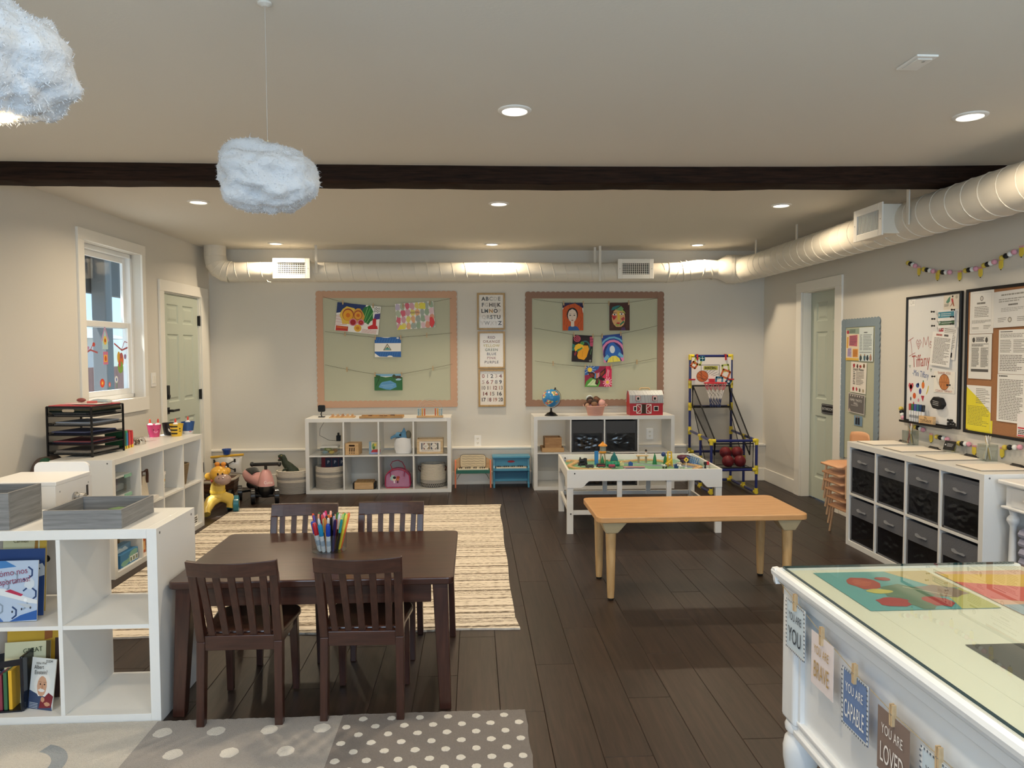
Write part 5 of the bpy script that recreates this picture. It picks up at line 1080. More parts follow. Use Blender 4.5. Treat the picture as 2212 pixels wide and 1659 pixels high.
for i in range(16): G().lathe([(.008, 0), (.008, .004), (.004, .006)], 8).build('petal', M('151517', .5), t, loc=(-.036 + (i % 6)*.0145, 0, -.022 + (i // 6)*.018 + r.uniform(-.004, .004)), rot=(PI/2, 0, 0))
# cork board
ck = thing('cork_board', 'brown cork notice board in a black frame', 'notice board', (XR, 4.02, 1.363), -PI/2); hw, hh, f = .605, .462, .018
G().box(-hw + f, hw - f, -.014, 0, -hh + f, hh - f).build('cork', M('A97852', .95, bump=(300, .4), var=(160, .18)), ck)
G().box(-hw, -hw + f, -.022, 0, -hh, hh).box(hw - f, hw, -.022, 0, -hh, hh).box(-hw + f, hw - f, -.022, 0, hh - f, hh).box(-hw + f, hw - f, -.022, 0, -hh, -hh + f).build('frame', BF, ck, bevel=.003)
GC = 'papers on the cork board'
rs('document', 'white licence with a seal at the top corner of the cork board', 'document', 4.586, 4.372, 1.538, 1.806, [('l', 'B9B4AC', [(.08, .05), (.92, .05), (.92, .95), (.08, .95), (.08, .05)], .001), ('c', '8A8680', .5, .82, .07, .06), ('c', 'D9D4CC', .5, .82, .045, .04), ('w', '7A766E', .3, .7, .68, .74, 1, .7), ('w', '8A867E', .2, .8, .38, .64, 7, .4), ('w', '8A867E', .1, .9, .24, .32, 3, .4), ('w', '8A867E', .12, .4, .1, .16, 2, .4), ('w', '8A867E', .6, .9, .1, .2, 3, .4)], 'EFEDE8', 0, .017, GC)
rs('document', 'white two column notice below the licence on the cork board', 'document', 4.587, 4.378, 1.253, 1.535, [('l', '9A968E', [(.12, .16), (.88, .16), (.88, .94), (.12, .94), (.12, .16)], .001), ('p', '4A4846', blob(.22, .87, .06, .06, 3)), ('p', '4A4846', blob(.78, .87, .06, .06, 4)), ('w', '3A3836', .32, .68, .83, .93, 3, .6), ('w', '4A4846', .14, .86, .72, .79, 3, .5), ('w', '6A665E', .14, .46, .26, .70, 18, .5), ('w', '6A665E', .54, .86, .26, .70, 18, .5), ('p', '5A5856', [(.12, .16), (.88, .16), (.88, .22), (.12, .22)])], 'ECEAE4', 0, .019, GC)
rs('document', 'sheet with a yellow lower half at the bottom of the cork board', 'document', 4.600, 4.376, .926, 1.210, [('p', 'E6D83A', [(0, 0), (1, 0), (1, .42), (.5, .72), (0, .96)]), ('w', '7A786E', .4, .95, .6, .95, 9, .35), ('w', '8A8448', .06, .94, .1, .55, 14, .35)], 'F1EFEA', 0, .017, GC)
rs('document', 'yellow note under the half yellow sheet', 'document', 4.585, 4.36, .918, 1.0, [('w', '9A9440', .1, .9, .2, .8, 4, .4)], 'E9DB3E', 1, .0155, GC)
rs('certificate', 'grey white certificate with a seal on the cork board', 'certificate', 4.366, 4.035, 1.572, 1.790, [('w', '9A9890', .2, .8, .86, .92, 1, .7), ('w', 'A8A6A0', .14, .86, .68, .80, 2, .5), ('w', '6A6862', .38, .64, .58, .64, 1, .7), ('w', 'B0AEA8', .2, .8, .42, .54, 3, .4), ('c', '9A968E', .42, .2, .05, .075), ('c', 'D9D6CE', .42, .2, .03, .045), ('w', '7A7670', .12, .34, .14, .28, 3, .3), ('w', '7A7670', .6, .84, .14, .28, 3, .3)], 'E6E5E2', -1, .022, GC)
rs('document', 'white form with ruled columns in the middle of the cork board', 'document', 4.319, 4.09, 1.292, 1.556, [('w', '5A5854', .06, .5, .94, .97, 1, .7), ('w', '8A8680', .06, .94, .82, .92, 3, .4), ('w', '8A8680', .06, .46, .48, .78, 8, .4), ('w', '8A8680', .54, .94, .48, .78, 8, .4), ('w', '77736C', .06, .94, .06, .44, 10, .4)], 'EDEBE6', 0, .018, GC)
rs('document', 'white typed list below the ruled form on the cork board', 'document', 4.319, 4.09, 1.004, 1.290, [('w', '5A5854', .06, .5, .94, .98, 1, .7), ('w', '7A766E', .08, .92, .04, .90, 26, .42)], 'EFEDE8', 0, .020, GC)
rs('flyer', 'white flyer with red print at the lower part of the cork board', 'flyer', 4.143, 4.02, .930, 1.062, [('p', 'D0484E', [(.05, .35), (.95, .35), (.95, .42), (.05, .42)]), ('w', '3A3838', .08, .9, .1, .32, 3, .6), ('p', 'D0484E', [(.05, .02), (.95, .02), (.95, .08), (.05, .08)])], 'F0EAE8', 0, .023, GC)
# bead garlands
YEL, PNK = M('E9D24A', .5), M('E2A0AC', .5)
def garland(label, pts, beads, tags):
    t = thing('bead_garland', label, 'garland', (XR, 0, 0), -PI/2)
    def L_(y, z, d=.014): return (-y, -d, z)
    G().tube([L_(y, z) for y, z in pts], .0012, 5).build('string', M('D9CFC0', .8), t)
    for (y0, z0, y1, z1) in beads:
        for k, c in enumerate(('D6BE4E', '17171A', 'E8ECEA', 'DE9FB0')):
            u = k / 3; rr_ = .0145; o = G().sph((0, 0, 0), (.0165, .0155, .0165), 12, 8).build('bead', M(c, .5), t, loc=L_(y0 + (y1-y0)*u, z0 + (z1-z0)*u, .0165), smooth=True)
    for (y, z) in tags:
        p = G().prism([(-.017, -.052), (0, -.068), (.017, -.052), (.017, -.012), (-.017, -.012)], -.004, .0).build('pencil_tag', YEL, t, loc=L_(y, z, .004)); 
        G().box(-.017, .017, -.0045, .0, -.012, .0).build('eraser_end', PNK, p); G().prism([(-.004, -.064), (0, -.070), (.004, -.064)], -.005, 0).build('pencil_point', M('1A1A1A', .5), p)
garland('bead garland with pencil tags hung above the whiteboard', [(5.279, 2.077), (5.159, 2.032), (5.09, 2.006), (4.945, 1.977), (4.8, 1.956), (4.713, 1.955), (4.6, 1.950), (4.513, 1.955), (4.333, 1.985), (4.168, 2.035), (4.0, 2.09)],
        [(5.277, 2.073, 5.19, 2.042), (5.086, 2.006, 4.98, 1.981), (4.91, 1.966, 4.801, 1.955), (4.64, 1.949, 4.543, 1.95), (4.467, 1.962, 4.377, 1.973), (4.312, 1.99, 4.213, 2.012)], [(5.159, 2.034), (4.945, 1.98), (4.713, 1.957), (4.513, 1.959), (4.333, 1.988), (4.168, 2.043)])
garland('bead garland with pencil tags hung below the whiteboard', [(5.335, 1.0), (5.30, .93), (5.22, .893), (5.1, .873), (4.978, .855), (4.84, .832), (4.737, .829), (4.62, .822), (4.532, .827), (4.4, .836), (4.282, .847), (4.19, .855), (4.1, .87)],
        [(5.332, .998, 5.302, .933), (5.145, .879, 5.055, .869), (4.898, .837, 4.786, .834), (4.665, .822, 4.568, .828), (4.247, .849, 4.125, .867)], [(5.22, .892), (4.978, .853), (4.737, .829), (4.532, .827), (4.282, .847)])

# ================================================================ rugs
def carpet(c1, c2, sc=260, bump=.9):
    m = M(c1, 1.0, bump=(sc, bump), var=(sc * .8, .16), spec=.05); return m
fr = thing('patchwork_rug', 'grey and cream patchwork rug with white polka dots in front', 'rug', (0, 0, 0))
def patch(x0, x1, y0, y1, z, mat, nm='patch', seed=1):
    g = G(); nx = 60; rr = random.Random(seed); j = lambda: rr.uniform(-.003, .003)
    top = [(x0 + (x1-x0)*i/nx, y1 + j()) for i in range(nx+1)]; bot = [(x0 + (x1-x0)*i/nx, y0) for i in range(nx+1)]
    if x1 > .1: 
        side = [(x1 + j(), y0 + (y1-y0)*i/40) for i in range(41)]; top = top[:-1] + side[::-1][:-1]
    g.prism(bot[:-1] + [bot[-1]] + top[::-1], 0, z, 'xy'); return g.build(nm, mat, fr)
LG, DG, CR, DOT = carpet('B3AEA9', ''), carpet('8C8682', ''), carpet('DAD5CC', ''), carpet('EAE6DE', '')
pc = patch(-2.7, -1.236, 1.2, 2.868, .012, CR, seed=2); pl_ = patch(-1.236, -.525, 1.2, 2.868, .012, LG, seed=3); pd = patch(-.525, .196, 1.2, 2.876, .012, DG, seed=4)
def dots(par, pts, r, z=.0132):
    ms = []
    for k, (x, y) in enumerate(pts):
        if k < 4:
            g = G(); rr = random.Random(k + 6); n = 16
            g.prism([(r*(1 + rr.uniform(-.13, .13))*math.cos(2*PI*i/n), r*(1 + rr.uniform(-.13, .13))*math.sin(2*PI*i/n)) for i in range(n)], .0115, z, 'xy')
            o = g.build('woven_dot', DOT, par); ms.append(o)
        else: o = ms[k*7 % 4].copy(); C.objects.link(o)
        o.parent = par; o.location = (x, y, 0)
dots(pd, [(-.441 + .110*i - (.055 if j % 2 else 0), 2.835 - .0588*j) for j in range(14) for i in range(7) if -.52 < -.441 + .110*i - (.055 if j % 2 else 0) < .18], .0165)
dots(pl_, [(-1.181 + .198*i + (.1 if j % 2 else 0), 2.776 - .155*j) for j in range(6) for i in range(4) if -1.2 < -1.181 + .198*i + (.1 if j % 2 else 0) < -.56], .033)
g = G(); pts = arc(-1.60, 2.55, .17, .17, -40, 75, 14) + arc(-1.60, 2.55, .12, .12, 75, -40, 14); g.prism(pts, .0115, .0128, 'xy'); g.build('woven_arc', carpet('A9AFB4', ''), pc)
RUGM = bpy.data.materials.new('striped_rug'); RUGM.use_nodes = True; nt = RUGM.node_tree; N = nt.nodes.new; L = nt.links.new; b_ = nt.nodes['Principled BSDF']; b_.inputs['Roughness'].default_value = 1; b_.inputs['Specular IOR Level'].default_value = .05
tc = N('ShaderNodeTexCoord'); sp = N('ShaderNodeSeparateXYZ'); L(tc.outputs['Object'], sp.inputs[0])
def noise_y(scx, scy, detail, off=0):
    cb_ = N('ShaderNodeCombineXYZ'); mx_ = N('ShaderNodeMath'); mx_.operation = 'MULTIPLY'; mx_.inputs[1].default_value = scx; my = N('ShaderNodeMath'); my.operation = 'MULTIPLY_ADD'; my.inputs[1].default_value = scy; my.inputs[2].default_value = off
    L(sp.outputs[0], mx_.inputs[0]); L(sp.outputs[1], my.inputs[0]); L(mx_.outputs[0], cb_.inputs[0]); L(my.outputs[0], cb_.inputs[1])
    n = N('ShaderNodeTexNoise'); n.inputs['Scale'].default_value = 1; n.inputs['Detail'].default_value = detail; L(cb_.outputs[0], n.inputs['Vector']); return n.outputs['Fac']
A_ = noise_y(.35, 30, 3); B_ = noise_y(28, 90, 2, 9); 
m1 = N('ShaderNodeMath'); m1.operation = 'MULTIPLY_ADD'; m1.inputs[1].default_value = .45; L(B_, m1.inputs[0]); L(A_, m1.inputs[2])
cr = N('ShaderNodeValToRGB'); e = cr.color_ramp.elements; e[0].position = .60; e[0].color = lin('F0E6D8'); e[1].position = .74; e[1].color = lin('E2D7C6'); q = e.new(.80); q.color = lin('A89B8A'); q = e.new(.90); q.color = lin('675D52')
L(m1.outputs[0], cr.inputs[0])
wv = N('ShaderNodeTexWave'); wv.bands_direction = 'Y'; wv.inputs['Scale'].default_value = 10; wv.inputs['Distortion'].default_value = 3; wv.inputs['Detail Scale'].default_value = 14; L(tc.outputs['Object'], wv.inputs['Vector'])
C_ = noise_y(.2, 4.0, 1, 3); mr = N('ShaderNodeMapRange'); mr.inputs['From Min'].default_value = .54; mr.inputs['From Max'].default_value = .57; mr.inputs['To Max'].default_value = .55; L(C_, mr.inputs['Value'])
r2 = N('ShaderNodeValToRGB'); r2.color_ramp.elements[0].position = .0; r2.color_ramp.elements[0].color = lin('5A5042'); r2.color_ramp.elements[1].position = .22; r2.color_ramp.elements[1].color = (1, 1, 1, 1); L(wv.outputs['Fac'], r2.inputs[0])
m2 = N('ShaderNodeMix'); m2.data_type = 'RGBA'; m2.blend_type = 'MULTIPLY'; L(mr.outputs[0], m2.inputs['Factor']); L(cr.outputs[0], m2.inputs['A']); L(r2.outputs[0], m2.inputs['B']); L(m2.outputs['Result'], b_.inputs['Base Color'])
nb_ = N('ShaderNodeTexNoise'); nb_.inputs['Scale'].default_value = 220; L(tc.outputs['Object'], nb_.inputs['Vector']); bp = N('ShaderNodeBump'); bp.inputs['Strength'].default_value = .6; bp.inputs['Distance'].default_value = .006; L(nb_.outputs['Fac'], bp.inputs['Height']); L(bp.outputs[0], b_.inputs['Normal'])
g = G(); rr = random.Random(8); n = 60
g.prism([(-2.2 + 2.43*i/n, 3.752 + .006*math.sin(i*.5) + rr.uniform(-.002, .002)) for i in range(n+1)] + [(.228 - .02*(1 - k/20) + .02*k/20*0 + .004*math.sin(k), 3.755 + 3.05*k/20) for k in range(1, 20)] + [(.245 - 2.44*i/n, 6.81 + .004*math.sin(i*.7)) for i in range(n+1)], 0, .010, 'xy')
tag(g.build('striped_rug', RUGM), 'beige rug with thin dark woven stripes beyond the dark table', 'rug')

# ================================================================ dark table and chairs
DW = lambda ax: wood('2C1611', '47291F', ax, 4, .28, 14, bump=.06, coat=.35)
dt = thing('activity_table', 'dark cherry wooden childrens table with four matching chairs', 'table', (-.651, 3.313, 0))
g = G(); g.prism(rrect(-.564, .564, -.388, .388, .03, 5), .508, .538, 'xy'); g.build('tabletop', DW('X'), dt, bevel=.006, seg=3)
for s in (-1, 1):
    G().box(-.47, .47, s*.335 - .011, s*.335 + .011, .425, .508).build('apron', DW('X'), dt, bevel=.002); G().box(s*.51 - .011, s*.51 + .011, -.31, .31, .425, .508).build('apron', DW('Y'), dt, bevel=.002)
    for t_ in (-1, 1): G().taper((s*.527, t_*.375, 0), (s*.508, t_*.335, .508), (.046, .046), (.062, .062)).build('leg', DW('Z'), dt, bevel=.004)
def kid_chair(label, loc, rz):
    t = thing('dining_chair', label, 'chair', loc, rz, 'dark chairs around the dark table')
    for s in (-1, 1):
        g = G()
        g.taper((s*.148, -.165, 0), (s*.146, -.142, .33), (.030, .034), (.032, .040)); a = len(g.v); 
        g.taper((s*.146, -.142, .33), (s*.150, -.212, .612), (.032, .040), (.032, .026)); g.build('rear_leg', DW('Z'), t, bevel=.003)
        G().taper((s*.138, .150, 0), (s*.134, .135, .335), (.026, .026), (.036, .036)).build('front_leg', DW('Z'), t, bevel=.003)
        G().box(s*.134 - .009, s*.134 + .009, -.13, .13, .29, .335).build('side_rail', DW('Y'), t)
    G().box(-.131, .131, -.158, -.132, .295, .352).build('back_rail', DW('X'), t, bevel=.002); G().box(-.12, .12, .125, .145, .29, .335).build('front_rail', DW('X'), t)
    pts = [(-.150, -.125), (.150, -.125)] + arc(.10, .10, .072, .08, 0, 70, 5) + arc(-.10, .10, .072, .08, 110, 180, 5)
    G().prism(pts, .335, .360, 'xy').build('seat', DW('Y'), t, bevel=.008, seg=3)
    g = G(); n = 12; vs = []
    for i in range(n + 1):
        u = -1 + 2*i/n; x = .167*u; b_ = -.028*(1 - u*u)
        for (dy, z) in ((-.012, .605), (.010, .605), (.006, .668), (-.016, .668)): vs.append((x, -.215 + b_ + dy - (.015 if z > .65 else 0), z + (.004*(u*u - 1) if z > .65 else 0)))
    fs = [(i*4+k, i*4+(k+1) % 4, i*4+4+(k+1) % 4, i*4+4+k) for i in range(n) for k in range(4)] + [(0, 1, 2, 3), (n*4, n*4+3, n*4+2, n*4+1)]
    g.add(vs, fs).build('top_rail', DW('X'), t, bevel=.003)
    for k in range(5):
        u = -.68 + .34*k; b_ = -.028*(1 - u*u)
        G().taper((.128*u/.75*.9, -.145, .345), (.167*u, -.215 + b_, .612), (.026, .012), (.026, .012)).build('slat', DW('Z'), t, bevel=.0015)
    return t
kc = kid_chair('dark wooden childs chair with slatted back, in front of the table by the white shelf', (-.907, 2.990, .004), .0)
copy_thing(kc, (-.440, 3.005, .004), -.02, 'dark wooden childs chair with slatted back, in front of the table below the pens')
copy_thing(kc, (-.862, 3.548, 0), PI + .02, 'dark wooden childs chair at the far side of the table, behind the pens')
copy_thing(kc, (-.432, 3.562, 0), PI - .01, 'dark wooden childs chair at the far side of the table, pens to its left')
# pen pot and pens
px_, py_ = -.665, 3.36; TZ = .539
pot = thing('pen_holder', 'clear plastic tub full of markers on the dark table', 'pen holder', (px_, py_, TZ))
PCL = clear_mat('FAFCFC', .03, .9, 'pot_plastic')
G().lathe([(.078, 0), (.078, .003), (.0005, .003)], 32).build('base', PCL, pot); G().lathe([(.077, .0), (.081, .085), (.079, .085), (.075, .003)], 40, caps=False).build('wall', PCL, pot, smooth=True)
rp = random.Random(21)
PENS = [('fat', 'D9DEE2', '2346A8', 'blue'), ('fat', 'D9DEE2', 'B0222E', 'red'), ('fat', 'D9DEE2', '1F7FA8', 'teal'), ('fat', 'D9DEE2', '1E3FA0', 'dark blue')]
PENS += [('thin', c, k, n) for c, k, n in (('2A2E8A', 'E0703A', 'navy'), ('8A1E4A', 'E8E4E0', 'plum'), ('B0222A', 'C8303A', 'red'), ('D85A26', 'E07A2A', 'orange'), ('3A7A2E', '3A7A2E', 'green'), ('151515', '151515', 'black'), ('9AA0A6', 'C8CCD0', 'grey'), ('D85A9A', 'E58AB8', 'pink'), ('2A2A90', '2A2A90', 'indigo'), ('E8A890', 'F0B8A0', 'peach'), ('E09A7A', 'E8A07A', 'salmon'), ('E8C42A', 'F0D040', 'yellow'), ('4AA04A', '5AB85A', 'bright green'), ('241A4A', '241A4A', 'dark purple'), ('E0D040', 'EAE060', 'lemon'), ('E09030', 'E89A3A', 'amber'), ('2F86BE', '2F86BE', 'sky blue'), ('C8421E', 'D85020', 'rust'), ('1A1A1E', '1E1E22', 'jet black'), ('2A8A4A', '141416', 'green and black'), ('151518', 'A9A6C4', 'lilac capped'), ('151518', 'A8CE8A', 'mint capped'), ('1E2A6A', '141418', 'navy and black'), ('E4E2DE', 'C03030', 'white'), ('20242A', 'D8D8DA', 'black and silver'), ('D89A5A', 'C87A3A', 'tan'), ('7A1E2A', '9A2A3A', 'maroon'), ('A8D07A', 'A8D07A', 'pale green'), ('141416', '141416', 'glossy black'), ('C02A5A', 'D0306A', 'magenta'), ('3A2A6A', '4A3A8A', 'violet'), ('D8B08A', 'E2BE9A', 'beige'), ('2A5A3A', '2A6A3A', 'dark green'), ('1A1A1C', '2A8A8A', 'turquoise capped'), ('E46A3A', 'F0783E', 'bright orange'), ('5A3A24', '5A3A24', 'brown'))]
_fat = [(.062*math.cos(math.radians(188 + 30*i)), .062*math.sin(math.radians(188 + 30*i))) for i in range(4)]
_spots = [(.073*math.sqrt((i + .5)/44)*math.cos(i*2.39996), .073*math.sqrt((i + .5)/44)*math.sin(i*2.39996)) for i in range(44)]
_spots = [p for p in _spots if all((p[0] - q[0])**2 + (p[1] - q[1])**2 > .0205**2 for q in _fat)]
_spots = _spots[::2] + _spots[1::2]; PENS = PENS[:4 + len(_spots)]
for i, (k, c, cap, nm) in enumerate(PENS):
    fat = k == 'fat'
    ln, rad = (.135, .0098) if fat else (.148 + .022*((i*3) % 5)/5, (.0060, .0056, .0064)[i % 3])
    fx, fy = _fat[i] if fat else _spots[i - 4]
    bx_, by_ = fx*.70, fy*.70; d = Vector((fx*.30, fy*.30, .085)).normalized()   # pens fan out from the base to the rim
    t = thing('felt_pen', ('fat white barrelled marker with %s cap in the clear tub' if fat else '%s felt pen standing in the clear tub') % nm, 'pen', (px_ + bx_, py_ + by_, TZ + .0045), Vector((0, 0, 1)).rotation_difference(d).to_euler(), 'pens in the clear tub')
    G().lathe([(rad*.75, 0), (rad, .006), (rad, ln*.62)], 10).build('barrel', M(c, .3), t, smooth=True); G().lathe([(rad*1.08, ln*.58), (rad*1.08, ln*.93), (rad*.7, ln)], 10).build('cap', M(cap, .3), t, smooth=True)
    if fat: G().lathe([(rad*1.01, .03), (rad*1.01, .055)], 10, caps=False).build('label_band', M('9FB0C2', .4), t, smooth=True)

# ================================================================ light wooden table, train table
MAP = lambda ax: wood('B98752', 'D09F6A', ax, 5, .42, 12, bump=.04, coat=.15)
LEGW = wood('B9925F', 'D2AE7C', 'Z', 6, .45, 8, bump=.05)
wt = thing('wooden_table', 'low light wooden table with rounded corners and round legs', 'table', (1.302, 4.372, 0))
G().prism(rrect(-.612, .612, -.288, .288, .045, 6), .466, .5, 'xy').build('tabletop', MAP('X'), wt, bevel=.006, seg=3)
for s in (-1, 1):
    for t_ in (-1, 1):
        x, y = s*.52, t_*.20; lg = G().lathe([(.019, .012), (.022, .06), (.030, .36), (.031, .40)], 20, (x, y, 0)).build('leg', LEGW, wt, smooth=True)
        G().lathe([(.016, 0), (.018, .004), (.018, .016)], 14, (x, y, 0)).build('rubber_foot', M('1A1410', .6), lg)
        G().taper((x, y, .395), (x - s*.012, y - t_*.012, .466), (.07, .07), (.15, .15)).build('bracket', M('C9B48C', .5), lg, bevel=.006)
TW = M('E9E7E2', .35)
tt = thing('train_table', 'white train table with toy railway on its sunken top', 'table', (1.345, 6.10, 0), -.035)
def side_board(L_):
    c, w_ = .11, .07; pts = [(-L_/2, .51), (L_/2, .51), (L_/2, .365), (L_/2 - c, .365)]
    for k in range(1, 9): u = k/8; pts.append((L_/2 - c - w_*u, .365 + .055*(u*u*(3 - 2*u))))
    for k in range(8, 0, -1): u = k/8; pts.append((-L_/2 + c + w_*u, .365 + .055*(u*u*(3 - 2*u))))
    return pts + [(-L_/2 + c, .365), (-L_/2, .365)]
for s in (-1, 1):
    G().prism(side_board(1.22), s*.425 - .009, s*.425 + .009, 'xz').build('long_board', TW, tt, bevel=.002)
    G().prism(side_board(.832), s*.601 - .009, s*.601 + .009, 'yz').build('end_board', TW, tt, bevel=.002)
    for t_ in (-1, 1): 
        lg = G().box(s*.585 - .025, s*.585 + .025, t_*.405 - .02, t_*.405 + .02, 0, .366).build('leg', TW, tt, bevel=.002); G().cyl((s*.585 - s*.005, t_*.428, .16), (s*.585 - s*.005, t_*.42, .16), .006, n=10).build('bolt', M('222222', .4), lg)
    G().box(-.56, .56, s*.405 - .01, s*.405 + .01, .150, .185).build('stretcher', TW, tt, bevel=.002); G().box(s*.585 - .01, s*.585 + .01, -.385, .385, .150, .185).build('stretcher', TW, tt, bevel=.002)
    for x in (-.195, .195): G().box(x - .02, x + .02, s*.405 - .012, s*.405 + .006, .150, .425).build('support_post', TW, tt, bevel=.002)
    G().cyl((-.55, s*.435, .48), (-.55, s*.4, .48), .006, n=10).build('bolt', M('222222', .4), tt)
PB = bpy.data.materials.new('play_board'); PB.use_nodes = True; nt = PB.node_tree; b_ = nt.nodes['Principled BSDF']; b_.inputs['Roughness'].default_value = .45
tc = nt.nodes.new('ShaderNodeTexCoord'); n1 = nt.nodes.new('ShaderNodeTexNoise'); n1.inputs['Scale'].default_value = 3.2; n1.inputs['Detail'].default_value = 1.5; n1.inputs['Distortion'].default_value = .6; nt.links.new(tc.outputs['Object'], n1.inputs['Vector'])
cr = nt.nodes.new('ShaderNodeValToRGB'); cr.color_ramp.interpolation = 'CONSTANT'; e = cr.color_ramp.elements; e[0].position = 0; e[0].color = lin('6E7F9E'); e[1].position = .40; e[1].color = lin('B4C9C4')
for p, c in ((.425, '6FA582'), (.58, '86B58E'), (.62, 'C3D9BE'), (.66, '6FA582')): q = e.new(p); q.color = lin(c)
nt.links.new(n1.outputs['Fac'], cr.inputs[0]); nt.links.new(cr.outputs[0], b_.inputs['Base Color'])
G().box(-.593, .593, -.417, .417, .448, .46).build('play_board', PB, tt)

# ================================================================ white desk with glass top
DK_ = M('E9ECEE', .3)
ds = thing('desk', 'white painted desk with turned legs and a glass sheet on top', 'desk', (.975, 2.245, 0))
# local x to the right, y negative towards the camera
DL, DWd = -1.55, .775
prof = [(-.024, .722), (-.020, .716), (-.004, .712), (0, .705)]
TOPM = M('ECECE4', .35)
for i, (a, b) in enumerate(((-.004, .090), (.091, .43), (.431, DWd))): G().box(a, b, DL, .004, .715, .748).build('top_board', TOPM, ds, bevel=.0008)
edge = [(0, .706), (-.012, .708), (-.020, .716), (-.022, .726), (-.030, .730), (-.032, .742), (-.027, .751), (-.012, .753), (-.004, .749), (-.004, .706)]
G().prism(edge, DL, .034, 'xz').build('edge_moulding', DK_, ds, bevel=.0015); G().prism([(-y, z) for y, z in edge], -.03, DWd, 'yz').build('edge_moulding', DK_, ds, bevel=.0015)
gm = clear_mat('FCFEFA', .0, .80, 'desk_glass')
G().box(-.002, DWd - .02, DL, .008, .7535, .7605).build('glass_top', [gm], ds)
G().box(-.0035, -.002, DL, .0085, .7535, .7605).box(-.0035, DWd - .02, .008, .0095, .7535, .7605).build('glass_edge_shade', M('1B3A3E', .1), ds)  # dark strip along the glass rim, shadow gap put in as colour
for (x, y) in ((.035, -.05), (.73, -.05), (.035, -1.5), (.73, -1.5)):
    lg = G().box(x - .045, x + .045, y - .045, y + .045, .29, .715).build('leg', DK_, ds, bevel=.012, seg=3)
    G().lathe([(.030, .0), (.033, .03), (.036, .08), (.052, .17), (.053, .205), (.047, .235), (.036, .247), (.034, .252), (.046, .262), (.048, .275), (.042, .290)], 24, (x, y, 0)).build('turned_foot', DK_, lg, smooth=True)
def desk_panel(g, L0, L1, plane):
    """recessed panel with mouldings, face towards negative depth"""
    q = [(L0, L1, .27, .71, .018, .030), (L0, L1, .27, .305, .004, .02), (L0, L1, .668, .71, .004, .02), (L0, L0 + .018, .305, .668, .004, .02), (L1 - .018, L1, .305, .668, .004, .02), (L0 - .006, L1 + .006, .262, .280, -.006, .02), (L0, L1, .300, .312, .0, .02)]
    for a, b, z0, z1, d0, d1 in q:
        if plane == 'x': g.box(d0, d1, a, b, z0, z1)
        else: g.box(a, b, -d1, -d0, z0, z1)
    return g
desk_panel(G(), -1.46, -.092, 'x').build('panel', DK_, ds, bevel=.003)
desk_panel(G(), .08, .69, 'y').build('panel', DK_, ds, bevel=.003)
g = G()
for y0, y1 in ((-.092, -.005),):
    for k in range(3): g.box(-.0125 , -.008, y0 + .012 + k*.012, y0 + .018 + k*.012, .30, .55)
# pictures under the glass
def flat(name, label, cat, x0, x1, y0, y1, z, shapes, base, group=None):
    g = G(); mt = sheet(g, x1 - x0, y1 - y0, shapes, base, th=.0004)
    o = g.build(name, mt, loc=((x0+x1)/2, (y0+y1)/2, z), rot=(-PI/2, 0, 0), recalc=False); return tag(o, label, cat, group)
flat('painting', 'teal painting of red flowers under the desk glass', 'picture', 1.050, 1.41, 1.878, 2.212, .7498, [('p', 'C9B98E', [(.62, 1), (1, 1), (1, .5), (.8, .55), (.7, .8)]), ('p', 'BDBE7A', [(.7, 0), (1, 0), (1, .5), (.8, .4)]), ('p', '8E7A72', blob(.78, .42, .2, .16, 3)), ('p', '5E7F6E', blob(.5, .42, .2, .2, 4)), ('p', 'A83E3C', blob(.28, .66, .13, .17, 5)), ('p', 'B85A4A', blob(.27, .68, .07, .09, 15)), ('p', 'C9C06A', blob(.30, .45, .1, .06, 6)), ('p', 'A83440', blob(.28, .18, .14, .12, 7)), ('p', 'A83440', blob(.62, .18, .12, .12, 8)), ('p', '5E7F6E', blob(.46, .12, .08, .14, 9)), ('p', '9E3A44', blob(.5, .78, .06, .05, 10)), ('l', 'D9D6C4', [(.55, .55), (.8, .3)], .004), ('l', 'C96A5A', [(.2, .66), (.36, .7)], .004)], '5FA5AE', 'pictures under the desk glass')
flat('paper', 'dark grey sheet under the desk glass', 'paper', 1.150, 1.62, 1.22, 1.646, .7498, [('p', '4A4A4C', blob(.2, .6, .08, .12, 3)), ('p', '2A2A2C', blob(.3, .5, .05, .08, 5))], '5A5B5E', 'pictures under the desk glass')
flat('drawing', 'pink and red streaked drawing under the desk glass', 'picture', 1.43, 1.71, 1.70, 2.20, .7498, [('p', 'D86A6E', [(0, .5), (1, .3), (1, .6), (0, .8)]), ('p', 'E8C46A', [(0, .8), (1, .6), (1, .9), (0, .95)]), ('p', 'B8484E', blob(.6, .25, .3, .15, 4)), ('p', '9AB0C4', [(0, .1), (.4, .15), (.3, .4), (0, .4)])], 'E3B8A8', 'pictures under the desk glass')
